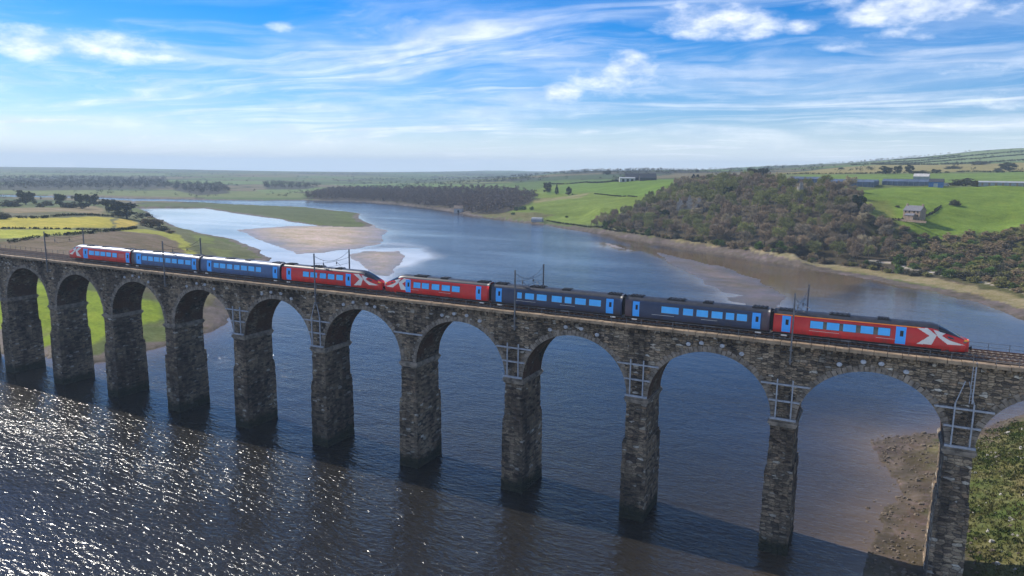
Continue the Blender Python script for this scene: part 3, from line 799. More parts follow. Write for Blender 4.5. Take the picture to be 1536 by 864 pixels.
# corbel course, coping slabs, track bed
xA, xB = PX[-7] - 2, PX[8] + 100
for sg, y_in in ((-1, 0.0), (1, DEPTH)):
    cb, vs, fs = MB(), [], []
    x = xA
    def st(xx, o, zl):                     # one station of the stepped corbel profile
        for o_, zz in ((0.0, zl), (o * .55, zl + .18), (o, 30.98), (o, 31.248)):
            vs.append((xx, y_in + sg * (o_ + .01), zz))
    while x < xB:
        w_ = rnd.uniform(.50, .68)
        zl = 30.35 + rnd.uniform(-.08, .08)
        st(x, .04, 30.85); st(x + .10, .52, zl); st(x + w_, .52, zl); st(x + w_ + .10, .04, 30.85)
        x += 1.32
    for i in range(len(vs) // 4 - 1):
        for j in range(3):
            q_ = (4 * i + j, 4 * i + 4 + j, 4 * i + 5 + j, 4 * i + 1 + j)
            fs.append(q_ if sg < 0 else q_[::-1])
    cb.add(vs, fs)
    cb.build('corbel_course', M_STONE, viaduct)
    cs_ = MB()
    x = xA
    ya, yb = (-.66, .55) if sg < 0 else (DEPTH - .55, DEPTH + .66)
    while x < xB:
        L_ = rnd.uniform(1.25, 2.1)
        cs_.box(x, x + L_ - .07, ya + rnd.uniform(-.03, .03), yb, 31.26, 31.70 + rnd.uniform(-.03, .03))
        x += L_
    cs_.build('coping', M_COPING, viaduct)
bb = MB()
bb.box(xA, xB, .56, DEPTH - .56, 31.255, 31.86)
bb.build('ballast_bed', M_BALLAST, viaduct)
# grey restraint frames bolted over the pier heads
for k in list(range(0, 2)) + [2] + list(range(3, 7)):
    x = PX[k]
    fm = MB()
    if k == 2:
        fm.box(x - 3.1, x + 3.1, -.30, -.12, 25.35, 25.62)
    else:
        fm.box(x - 1.75, x + 1.75, -.62, -.36, 20.35, 20.65)
        fm.box(x - 2.05, x + 2.05, -.36, -.16, 22.98, 23.22)
        fm.box(x - 3.3, x + 3.3, -.36, -.16, 25.38, 25.62)
        for sx in (-1.03, 1.03):
            fm.box(x + sx - .09, x + sx + .09, -.55, -.37, 20.652, 26.3)
    if k in (1, 6):
        for sx in (-1.03, 1.03):
            fm.tube([(x + sx, -.45, 26.2), (x + .2 * sx, -.35, 29.2)], .07, 5)
    fm.build('restraint_frame', M_IRON, viaduct)
# handrails on both edges
for yy in (-.34, DEPTH + .34):
    hm = MB()
    x = xA
    while x < xB:
        hm.box(x - .03, x + .03, yy - .03, yy + .03, 31.66, 32.75)
        x += 2.387
    for zz in (32.2, 32.74):
        hm.box(xA, xB, yy - .018, yy + .018, zz - .018, zz + .018)
    hm.build('handrail', M_MAST, viaduct)

# ------------------------------------------------------------------ tracks
TRK = [2.30, 5.55]
RAILZ = 32.12
for yy, lb in zip(TRK, ('nearer rusty railway track with the train standing on it', 'farther rusty railway track on the viaduct behind the train')):
    tr = thing('railway_track', lb, 'railway track', (0, yy, 31.86), 0, 'tracks on the viaduct')
    sl = MB()
    x = xA
    while x < xB:
        sl.box(x, x + .26, -1.28, 1.28, .01, .12)
        x += .7
    sl.build('sleepers', M_SLEEPER, tr)
    for s in (-.75, .75):
        rl = MB()
        rl.box(xA, xB, s - .07, s + .07, .121, .15)
        rl.box(xA, xB, s - .035, s + .035, .151, .262)
        rl.build('rail', M_RUST, tr)

# ------------------------------------------------------------------ overhead line portals
def portal(x, label, heavy=0.10, z0=28.7, dx=1.0):
    p = thing('catenary_portal', label, 'catenary portal', (x, 0, z0), 0, 'overhead line portals on the viaduct')
    n = MB()
    n.box(-heavy, heavy, -.90, -.90 + 2 * heavy, 0, 38.75 - z0)
    n.box(-.22, .22, -.93, .02, .3, .5)
    n.box(-.22, .22, -.93, -.3, 1.9, 2.1)
    n.build('mast', M_MAST, p)
    f = MB()
    f.box(dx - heavy, dx + heavy, DEPTH + .70, DEPTH + .70 + 2 * heavy, 31.2 - z0, 38.8 - z0)
    f.box(dx - .2, dx + .2, DEPTH + .1, DEPTH + .73, 31.28 - z0, 31.5 - z0)
    f.build('mast', M_MAST, p)
    y0, y1 = -.8, DEPTH + .8
    def cat(za, zm, zb, r):
        m_ = MB()
        pts = []
        for i in range(17):
            q = i / 16
            z = za * (1 - q) + zb * q - (4 * q * (1 - q)) * ((za + zb) / 2 - zm)
            pts.append((dx * q, y0 + (y1 - y0) * q, z - z0))
        m_.tube(pts, r, 4)
        return m_, pts
    m1, p1 = cat(38.3, 36.9, 38.5, .035)
    m1.build('headspan_wire', M_WIRE, p)
    m2, p2 = cat(36.9, 36.7, 37.2, .03)
    m2.build('cross_span_wire', M_WIRE, p)
    m3, p3 = cat(35.9, 35.8, 36.1, .025)
    m3.build('cross_span_wire', M_WIRE, p)
    for q in (.30, .68):
        i = int(q * 16)
        m_ = MB()
        a, b_, c_ = p1[i], p2[i], p3[i]
        m_.tube([a, b_, c_], .03, 4)
        m_.tube([(b_[0], b_[1], b_[2] - .2), (b_[0] + 1.0, b_[1] + .1, b_[2] - .9), (b_[0] + .2, b_[1] + .9, c_[2])], .035, 4)
        for zz in (a[2] - .5, b_[2] - .25):
            m_.tube([(a[0], a[1], zz), (a[0], a[1], zz - .35)], .11, 6)
        m_.build('insulator_hanger', M_MAST, p)
    return p


for k, lb in ((5, 'catenary portal over the left end of the rightmost red carriage'),
              (3, 'catenary portal over the third dark blue carriage from the left, middle of the viaduct'),
              (1, 'catenary portal over the red carriage left of the coupled noses'),
              (-1, 'catenary portal over the leftmost dark blue carriage'),
              (-3, 'catenary portal just left of the leftmost red train nose'),
              (-5, 'catenary portal at the far left end of the viaduct')):
    portal(PX[k] + .45, lb)
mb = MB()
mb.box(-.07, .07, -.62, -.48, 0, 5.4)
for q in range(10):
    mb.box(-.32, .07, -.6, -.56, .4 + q * .5, .45 + q * .5)
mb.box(-.36, -.29, -.61, -.54, 0, 5.3)
tag(mb.build('access_ladder', M_IRON), 'narrow grey steel ladder on the spandrel above the rightmost river pier', 'ladder').location = (PX[6] + .75, 0, 26.4)

# ------------------------------------------------------------------ train
PROF = [(0.0, .22), (.62, .22), (1.10, .24), (1.20, .42), (1.28, .62), (1.345, .95), (1.365, 1.35), (1.36, 1.8), (1.325, 2.25), (1.27, 2.7), (1.20, 3.05), (1.12, 3.25), (.98, 3.43), (.74, 3.60), (.40, 3.71), (0.0, 3.75)]
_pl = [0.0]
for (a, b_), (c_, d) in zip(PROF, PROF[1:]):
    _pl.append(_pl[-1] + math.hypot(c_ - a, d - b_))


def prof(q):
    """q in 0..1 round the half section -> half width, height"""
    L_ = q * _pl[-1]
    for i in range(len(PROF) - 1):
        if L_ <= _pl[i + 1] + 1e-9:
            f_ = (L_ - _pl[i]) / (_pl[i + 1] - _pl[i])
            return PROF[i][0] + (PROF[i + 1][0] - PROF[i][0]) * f_, PROF[i][1] + (PROF[i + 1][1] - PROF[i][1]) * f_
    return PROF[-1]


def q_of_h(h):
    lo, hi = .2, 1.0
    for _ in range(30):
        m_ = (lo + hi) / 2
        if prof(m_)[1] < h: lo = m_
        else: hi = m_
    return (lo + hi) / 2


def sstep(a, b_, x):
    t_ = min(1, max(0, (x - a) / (b_ - a)))
    return t_ * t_ * (3 - 2 * t_)


class Body:
    def __init__(s, L_, nose):
        s.L, s.nose = L_, nose                 # nose: 0, +1 (right end) or -1 (left end)

    def pt(s, x, q, off=0.0, side=-1):
        w, h = prof(q)
        if off:                                # outward offset along the section normal
            w2, h2 = prof(min(1, q + .004)); w1, h1 = prof(max(0, q - .004))
            tx, th = w2 - w1, h2 - h1
            n = math.hypot(tx, th) or 1
            w += off * th / n
            h += off * -tx / n
        if s.nose:
            d = (s.L - x) if s.nose > 0 else x     # metres from the tip
            top = 3.75 - 2.05 * (1 - min(1, max(0, (d - .15) / 4.3))) ** 1.35
            k = 1 - min(1, max(0, (h - .9) / 2.85)) * (3.75 - top) / 2.85
            h = .9 + (h - .9) * k if h > .9 else h + .10 * (1 - sstep(0, 2.5, d)) * (1 - h / .9)
            w *= 1 - .42 * (1 - sstep(-.5, 3.4, d)) - .34 * max(0, 1 - max(0, d) / .55) ** 2
        return (x, side * w, h)


def stations(L_, nose):
    n = int(L_ / .5)
    xs_ = [L_ * i / n for i in range(n + 1)]
    if nose:
        tip = [L_ - d if nose > 0 else d for d in (.05, .12, .2, .3, .42, .56, .75, 1.0, 1.25, 1.75, 2.25, 2.75, 3.25, 3.75)]
        xs_ = sorted(set(round(v_, 3) for v_ in xs_ + tip))
    return xs_


def paint(name, col, rough, coat):
    m, t, b = mat(name)
    oc = t.node('ShaderNodeTexCoord').outputs['Object']
    n1_ = t.noise(t.mapping(oc, scale=(1.2, 1, .35)), 1.0, 6, .65)
    n2_ = t.noise(oc, .35, 3)
    z = t.sep(oc)[2]
    g = t.math('MULTIPLY', t.ramp(t.math('ADD', z, t.math('MULTIPLY', n1_, -1.1)), 1.0, -.2, 0, .6), t.ramp(n1_, .3, .65))
    c = t.mix(t.ramp(n2_, .3, .7), tuple(x * .86 for x in col), tuple(x * 1.1 for x in col))
    t.l.new(t.mix(g, c, (.055, .045, .036)), b.inputs['Base Color'])
    t.l.new(t.ramp(n1_, .3, .7, rough, rough + .18, False), b.inputs['Roughness'])
    b.inputs['Specular IOR Level'].default_value = .4
    b.inputs['Coat Weight'].default_value = coat
    return m


M_RED = paint('red_paint', (.60, .014, .014), .28, .1)
M_NAVY_LIT = paint('lit_slate_blue_paint', (.046, .105, .24), .3, .1)  # same paint as the slate blue, colour brightened for the light on it
M_NAVY = paint('slate_blue_paint', (.030, .044, .088), .32, .0)
M_NAVY_END = simple('maroon_grey_paint', (.075, .045, .055), .4, .1, .5)
M_ROOF_D = simple('dark_roof', (.032, .034, .042), .42, .3, 1.2, spec=.5)
M_ROOF_GLARE = simple('sun_glare_roof', (.30, .30, .32), .35, .15, 1.2, spec=.6)  # dark roof recoloured pale: sun glare put into the base colour
M_SKIRT = simple('black_underframe', (.014, .013, .014), .6, .3, 2)
M_BLUE = simple('bright_blue_door_paint', (.06, .40, .95), .4, .05, .5, spec=.35)
M_GLASS = simple('painted_sky_glass', (.075, .48, 1.0), .25, .08, .7, spec=.3)  # pane colour carries the sky's reflection, painted in as bright blue
M_BLACKG = simple('black_glass', (.008, .009, .012), .06, .1, 1, spec=.8)
M_CREAM = simple('off_white_vinyl', (.72, .68, .62), .4, .06, 1)
M_ORANGE = simple('orange_stripe', (.85, .24, .015), .4, .05, 1)
M_YELLOW = simple('yellow_nose_panel', (.85, .50, .02), .4, .06, 1)
M_BELLOW = simple('black_rubber', (.01, .01, .011), .8, .3, 3)
M_GREY = simple('roof_equipment_grey', (.11, .11, .12), .5, .35, 2)


def panel(body, name, m, x0, x1, h0, h1, parent, off=.012, nx=None, nq=6, side=-1):
    mb = MB()
    q0, q1 = q_of_h(h0), q_of_h(h1)
    nx = nx or max(1, int((x1 - x0) / .35))
    vs, fs = [], []
    for o in (off, -.02):
        for i in range(nx + 1):
            for j in range(nq + 1):
                vs.append(body.pt(x0 + (x1 - x0) * i / nx, q0 + (q1 - q0) * j / nq, o, side))
    N = (nx + 1) * (nq + 1)
    id_ = lambda i, j, l=0: l * N + i * (nq + 1) + j
    for i in range(nx):
        for j in range(nq):
            fs.append((id_(i, j), id_(i + 1, j), id_(i + 1, j + 1), id_(i, j + 1)))
    for i in range(nx):
        fs.append((id_(i, 0, 1), id_(i + 1, 0, 1), id_(i + 1, 0), id_(i, 0)))
        fs.append((id_(i, nq), id_(i + 1, nq), id_(i + 1, nq, 1), id_(i, nq, 1)))
    for j in range(nq):
        fs.append((id_(0, j, 1), id_(0, j), id_(0, j + 1), id_(0, j + 1, 1)))
        fs.append((id_(nx, j), id_(nx, j, 1), id_(nx, j + 1, 1), id_(nx, j + 1)))
    mb.add(vs, fs)
    return mb.build(name, m, parent)


def inpoly(x, y, P):
    c = False
    for (ax, ay), (bx, by) in zip(P, P[1:] + P[:1]):
        if (ay > y) != (by > y) and x < (bx - ax) * (y - ay) / (by - ay) + ax:
            c = not c
    return c


def decal(body, name, m, polys, parent, step=.06, off=.012, side=-1):
    """a vinyl shape cut to the outline of polygons given as (metres from tip, height) on the body side"""
    mb = MB()
    for P in polys:
        P = [(p[0], p[1]) for p in P]
        x0, x1 = min(p[0] for p in P), max(p[0] for p in P)
        h0, h1 = min(p[1] for p in P), max(p[1] for p in P)
        nx, nh = int((x1 - x0) / step) + 1, int((h1 - h0) / step) + 1
        qs = [q_of_h(h0 + step * j) for j in range(nh + 1)]
        idx = {}
        vs, fs = [], []
        def V(i, j):
            if (i, j) not in idx:
                d = x0 + step * i
                idx[(i, j)] = len(vs)
                vs.append(body.pt(body.L - d if body.nose > 0 else d, qs[j], off, side))
            return idx[(i, j)]
        for i in range(nx):
            for j in range(nh):
                if inpoly(x0 + step * (i + .5), h0 + step * (j + .5), P):
                    fs.append((V(i, j), V(i + 1, j), V(i + 1, j + 1), V(i, j + 1)))
        mb.add(vs, fs)
    return mb.build(name, m, parent)


def carriage(label, xa, xb, nose, paint, roof, doors, wins, stripe=False, endpaint=None, yellow=True, blind=None, darkwin=False):
    L_ = xb - xa
    root = thing('train_carriage', label, 'train carriage', (xa, TRK[0], RAILZ), 0, 'carriages of the passenger train')
    B_ = Body(L_, nose)
    xs_ = stations(L_, nose)
    NQ = 40
    mb = MB()
    nside = NQ + 1
    for x in xs_:
        for side in (-1, 1):
            for j in range(nside):
                mb.v.append(B_.pt(x, j / NQ, 0, side))
    mats = [paint, roof, M_SKIRT, endpaint or paint]
    for i in range(len(xs_) - 1):
        for sd, side in enumerate((-1, 1)):
            for j in range(NQ):
                a = i * 2 * nside + sd * nside + j
                b_ = a + 2 * nside
                f_ = (a, b_, b_ + 1, a + 1) if side < 0 else (a + 1, b_ + 1, b_, a)
                h = prof((j + .5) / NQ)[1]
                xm = (xs_[i] + xs_[i + 1]) / 2
                dn = (L_ - xm if nose > 0 else xm) if nose else 99
                mi = 1 if (h > 3.12 and dn > .9) else (2 if h < (.62 if dn > 3 else .30) else 0)
                if mi == 0 and not nose and (xm < .9 or xm > L_ - .9) and endpaint: mi = 3
                mb.f.append(f_)
                mb.m.append(mi)
    for i in (0, len(xs_) - 1):
        a = i * 2 * nside
        ring = [a + j for j in range(nside)] + [a + nside + j for j in range(nside - 2, 0, -1)]
        mb.f.append(tuple(ring if i else ring[::-1]))
        mb.m.append(0)
    body = mb.build('body', mats, root, smooth=True)
    # doors with their small windows
    for (d0, d1) in doors:
        dr = panel(B_, 'door', M_BLUE, d0 - xa, d1 - xa, .72, 3.0, root, .02)
        c_, w_ = (d0 + d1) / 2 - xa + .1, min(.2, (d1 - d0) * .17)
        panel(B_, 'door_window', M_SKIRT, c_ - w_, c_ + w_, 1.75, 2.5, dr, .03)
    for (w0, w1) in wins:
        w0, w1 = w0 - .03, w1 + .03
        fr = panel(B_, 'window', M_BLACKG, w0 - xa - .07, w1 - xa + .07, 1.58, 2.70, root, .010)
        panel(B_, 'pane', M_GLASS, w0 - xa, w1 - xa, 1.66, 2.63, fr, .022)
    if darkwin:
        ws = sorted(wins)
        for (a0, a1), (b0, b1) in zip(ws, ws[1:]):
            if b0 - a1 > .3:
                panel(B_, 'blank_window_panel', M_BLACKG, a1 - xa + .03, b0 - xa - .03, 1.64, 2.66, root, .008)
    if blind:
        panel(B_, 'blank_window_panel', M_CREAM_RED, blind[0] - xa, blind[1] - xa, 1.7, 2.55, root, .012)
    if stripe:
        x1 = L_ - 5.6 if nose > 0 else L_
        panel(B_, 'cantrail_stripe', M_ORANGE, .1, x1, 3.06, 3.17, root, .012, nq=2)
    # roof equipment
    rq = random.Random(int(xa * 10))
    spans = [(.5, 2.6, .05), (L_ * .30, L_ * .30 + 2.6, .05), (L_ * .55, L_ * .55 + 1.4, .04), (L_ - 2.6, L_ - .5, .05)]
    for (r0, r1, hh) in spans:
        if nose > 0 and r1 > L_ - 6: continue
        if nose < 0 and r0 < 6: continue
        em = MB()
        em.box(r0, r1, -.75, .75, 3.52, 3.74 + hh)
        for q in range(4):
            xx = r0 + (r1 - r0) * (q + .5) / 4
            em.box(xx - .12, xx + .12, -.6, .6, 3.74 + hh, 3.80 + hh + rq.uniform(0, .05))
        em.build('roof_unit', M_SKIRT if roof is M_ROOF_D else M_GREY, root)
    # bogies under the floor
    for cx in (3.9, L_ - 3.9):
        bg_ = MB()
        bg_.box(cx - 1.7, cx + 1.7, -1.15, -.98, .25, .6)
        bg_.box(cx - 1.7, cx + 1.7, .98, 1.15, .25, .6)
        bg_.box(cx - .3, cx + .3, -1.0, 1.0, .3, .55)
        bgo = bg_.build('bogie', M_SKIRT, root)
        for ax in (-1.3, 1.3):
            wh = MB()
            for s in (-.75, .75):
                wh.tube([(cx + ax, s - .06, .43), (cx + ax, s + .06, .43)], .42, 16)
            wh.tube([(cx + ax, -.75, .43), (cx + ax, .75, .43)], .08, 6)
            wh.build('wheelset', M_RUST, bgo)
    for q in range(5):                         # equipment boxes slung under the floor
        u0 = L_ * (.27 + .095 * q) + rq.uniform(0, .3)
        ub = MB()
        ub.box(u0, u0 + rq.uniform(1.1, 1.9), -1.2, 1.2, .16 + rq.uniform(0, .08), .40)
        ub.build('underframe_box', M_GREY if q % 2 else M_SKIRT, root)
    for e in (1.1, L_ - 1.9):
        if nose and ((nose > 0) == (e > 3)): continue
        ub = MB()
        ub.box(e, e + .8, -1.16, -.9, .08, .30)
        ub.build('underframe_box', M_CREAM, root)
    # rubber gangway at the plain ends
    for e, sgn in ((0, -1), (L_, 1)):
        if nose and ((nose > 0) == (sgn > 0)): continue
        gm_ = MB()
        for q in range(3):
            gm_.box(min(e, e + sgn * .42) + (.03 + q * .13) * 1, min(e, e + sgn * .42) + .12 + q * .13, -1.08 + .05 * (q % 2), 1.08 - .05 * (q % 2), .75, 3.45 - .05 * (q % 2))
        gm_.build('gangway_bellows', M_BELLOW, root)
    if nose:
        N_ = lambda d: L_ - d if nose > 0 else d
        x_a, x_b = sorted((N_(.62), N_(3.55)))
        wsm = MB()
        nx, nq = 14, 12
        q0 = q_of_h(2.98)
        for i in range(nx + 1):
            for side in (-1, 1):
                rng_ = range(nq + 1) if side < 0 else range(nq - 1, -1, -1)
                for j in rng_:
                    wsm.v.append(B_.pt(x_a + (x_b - x_a) * i / nx, q0 + (1 - q0) * j / nq, .014, side))
        W_ = 2 * nq + 1
        for i in range(nx):
            for j in range(W_ - 1):
                wsm.f.append((i * W_ + j, (i + 1) * W_ + j, (i + 1) * W_ + j + 1, i * W_ + j + 1))
                wsm.m.append(0)
        wsm.build('windscreen', M_BLACKG, root, smooth=True)
        # crossed white bands on the side of the nose, seen in the photograph as an X
        back = [(6.05, 3.08), (4.8, 3.12), (3.72, 2.38), (4.2, 1.05), (5.9, .98), (4.52, 2.2)]
        front = [(4.15, 3.04), (2.75, 2.98), (3.15, 2.45), (2.2, 1.95), (.42, 1.34), (2.4, 1.30), (3.55, 2.2)]
        decal(B_, 'white_cross_band', M_CREAM, [back, front], root)
        decal(B_, 'cab_side_window', M_BLACKG, [[(2.55, 2.62), (1.85, 2.52), (1.75, 2.2), (2.45, 2.3)]], root, .05, .014)
        if yellow:
            x_a, x_b = sorted((N_(.03), N_(.60)))
            for side in (-1, 1):
                panel(B_, 'yellow_nose_panel', M_YELLOW, x_a, x_b, 2.25, 3.35, root, .012, 4, 6, side)
        for side in (-1, 1):
            x_a, x_b = sorted((N_(.28), N_(.68)))
            panel(B_, 'headlight', M_CREAM if not yellow else M_BLACKG, x_a, x_b, 1.75, 2.05, root, .014, 3, 3, side)
        cp = MB()
        cp.tube([(N_(.25), 0, .85), (N_(-.28), 0, .85)], .17, 8)
        cp.tube([(N_(-.22), 0, .85), (N_(-.36), 0, .85)], .28, 8)
        cp.build('coupler', M_BELLOW, root)
    # faint white lettering line low on the side
    return root, B_


M_CREAM_RED = simple('pinkish_blank_panel', (.52, .10, .10), .35, .1, 2)
CARS = [
    dict(label='red driving carriage with white cross, leftmost of the train, nose pointing left', xa=-176.0, xb=-152.1, nose=-1, paint=M_RED, roof=M_ROOF_GLARE, doors=[(-169.3, -167.6), (-153.6, -152.4)],
         wins=[(-167.0, -165.2), (-164.8, -163.1), (-162.7, -161.0), (-160.5, -158.9), (-158.3, -156.8)], yellow=False, blind=(-156.2, -154.2)),
    dict(label='dark blue carriage with roof paled for sun glare behind the leftmost red carriage', xa=-151.6, xb=-129.4, nose=0, paint=M_NAVY_LIT, roof=M_ROOF_GLARE, doors=[(-149.9, -148.3), (-131.6, -130.3)],
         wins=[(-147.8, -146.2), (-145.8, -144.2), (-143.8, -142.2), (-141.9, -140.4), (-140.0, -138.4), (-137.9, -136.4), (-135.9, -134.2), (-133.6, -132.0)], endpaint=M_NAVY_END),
    dict(label='dark blue carriage coupled left of the red carriage with the yellow tipped nose', xa=-128.9, xb=-106.1, nose=0, paint=M_NAVY_LIT, roof=M_ROOF_GLARE, doors=[(-126.9, -125.6), (-108.0, -106.8)],
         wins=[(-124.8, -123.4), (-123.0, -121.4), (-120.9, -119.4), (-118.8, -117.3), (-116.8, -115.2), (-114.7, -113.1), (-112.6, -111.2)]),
    dict(label='red driving carriage with yellow tipped nose pointing right at mid train', xa=-105.6, xb=-81.45, nose=1, paint=M_RED, roof=M_ROOF_D, doors=[(-104.3, -103.1), (-89.3, -88.1)],
         wins=[(-99.9, -98.5), (-98.0, -96.4), (-95.6, -94.15), (-93.6, -92.1), (-91.5, -90.0)]),
    dict(label='red driving carriage at mid train with its nose pointing left against another nose', xa=-80.75, xb=-58.3, nose=-1, paint=M_RED, roof=M_ROOF_D, doors=[(-75.5, -74.4), (-60.8, -59.8)],
         wins=[(-73.7, -72.3), (-71.9, -70.5), (-69.8, -68.3), (-67.7, -66.1), (-65.6, -64.1)]),
    dict(label='dark blue carriage with seven windows right of the mid train red carriages', xa=-57.8, xb=-34.6, nose=0, paint=M_NAVY, roof=M_ROOF_D, doors=[(-56.9, -55.8), (-37.2, -36.0)],
         wins=[(-52.8, -52.05), (-51.35, -49.8), (-49.2, -47.5), (-46.5, -44.8), (-44.2, -43.1), (-42.4, -40.65), (-40.0, -38.1)]),
    dict(label='dark blue carriage with six windows next to the rightmost red carriage', xa=-34.1, xb=-12.7, nose=0, paint=M_NAVY, roof=M_ROOF_D, doors=[(-32.85, -31.8), (-15.1, -13.95)],
         wins=[(-28.3, -25.75), (-25.0, -23.6), (-23.0, -21.4), (-20.8, -19.3), (-18.75, -17.65), (-17.2, -15.85)], endpaint=M_NAVY_END),
    dict(label='red driving carriage with orange stripe and white cross, rightmost of the train', xa=-12.2, xb=11.55, nose=1, paint=M_RED, roof=M_ROOF_D, doors=[(-11.05, -9.9), (3.15, 4.35)],
         wins=[(-7.3, -6.5), (-6.45, -5.75), (-5.2, -3.7), (-3.15, -1.65), (-1.0, .47), (1.1, 2.45)], stripe=True, darkwin=True),
]
for c in CARS:
    root, B_ = carriage(**c)
    L_ = c['xb'] - c['xa']
    # thin pale coachlines with scroll ends, low on the side
    if c['paint'] is M_RED and c['xa'] > -82 or c['paint'] is M_NAVY and c['xa'] > -60:
        for (a, e) in ((.20, .36), (.55, .66)):
            dm = panel(B_, 'white_side_marking', M_CREAM, L_ * a, L_ * e, 1.25, 1.29, root, .008, nq=1)

# ------------------------------------------------------------------ plants
def mat_leaf(name, col, var=.35, trans=0.0):
    m, t, b = mat(name)
    oi = t.node('ShaderNodeObjectInfo')
    n = t.noise(t.node('ShaderNodeTexCoord').outputs['Object'], .55, 3)
    f_ = t.math('ADD', t.math('MULTIPLY', n, .8), t.math('MULTIPLY', oi.outputs['Random'], .55))
    lo = tuple(c * (1 - var) for c in col)
    hi = tuple(c * (1 + var) for c in col)
    t.l.new(t.mix(t.ramp(f_, .30, 1.0, 0, 1, False), lo, hi), b.inputs['Base Color'])
    b.inputs['Roughness'].default_value = .85
    b.inputs['Specular IOR Level'].default_value = .15
    return m


M_BARK = simple('bark', (.085, .068, .052), .95, .3, 2)
M_BARK_P = simple('pale_bark', (.19, .165, .135), .95, .3, 2)


def leaf_cloud(rs, n, centres, radii, size, aspect, up=.3, tmin=.3):
    """n thin leaf or twig faces spread in clumps -> verts, quads (numpy)"""
    ci = rs.integers(0, len(centres), n)
    d = rs.normal(size=(n, 3))
    d /= np.linalg.norm(d, axis=1, keepdims=True)
    r = radii[ci] * rs.random(n) ** .45
    p = centres[ci] + d * r[:, None] * np.array([1, 1, .8])
    a = d * .7 + rs.normal(size=(n, 3)) * .6 + np.array([0, 0, up])
    a /= np.linalg.norm(a, axis=1, keepdims=True)
    b_ = np.cross(a, rs.normal(size=(n, 3)))
    b_ /= np.linalg.norm(b_, axis=1, keepdims=True)
    s = size * rs.uniform(.6, 1.4, n)[:, None]
    a, b_ = a * s * .5, b_ * s * .5 * aspect
    v_ = np.stack([p - a - b_ * .6, p - a + b_ * .6, p + a + b_, p + a - b_], 1).reshape(-1, 3)
    return v_


def quads_mesh(name, V):
    me = bpy.data.meshes.new(name)
    n = len(V) // 4
    me.vertices.add(len(V))
    me.vertices.foreach_set('co', V.astype(np.float32).ravel())
    me.loops.add(len(V))
    me.loops.foreach_set('vertex_index', np.arange(len(V), dtype=np.int32))
    me.polygons.add(n)
    me.polygons.foreach_set('loop_start', np.arange(0, 4 * n, 4, dtype=np.int32))
    me.update(calc_edges=True)
    return me


def limbs(rs, h, w, lean=0, first=.25, n=9, thick=.03):
    mb = MB()
    r0 = h * thick
    top = np.array([lean * h * .3, 0, h * .72])
    tp = [np.array([0, 0, -.5]), np.array([lean * .05 * h, 0, h * .2]), np.array([lean * .15 * h, rs.uniform(-.2, .2), h * .45]), top]
    mb.tube(tp, [r0 * 1.3, r0, r0 * .7, r0 * .25], 6)
    ends = []
    for i in range(n):
        f_ = first + (1 - first) * i / n
        base = tp[1] * (1 - f_) + tp[3] * f_ if f_ > .3 else tp[0] * (1 - f_ / .3) + tp[1] * f_ / .3
        an = i * 2.4 + rs.uniform(-.4, .4)
        ln = w * .5 * rs.uniform(.6, .95) * (1 - .35 * f_)
        e = base + np.array([math.cos(an) * ln, math.sin(an) * ln, h * rs.uniform(.12, .3)])
        m_ = base * .5 + e * .5 + np.array([0, 0, -.04 * h])
        mb.tube([base, m_, e], [r0 * .45, r0 * .3, r0 * .1], 4)
        ends.append(e)
        for k in range(2):
            an2 = an + rs.uniform(-1, 1)
            e2 = m_ + np.array([math.cos(an2) * ln * .5, math.sin(an2) * ln * .5, h * rs.uniform(.12, .26)])
            mb.tube([m_, e2], [r0 * .22, r0 * .07], 3)
            ends.append(e2)
    return mb, ends, top


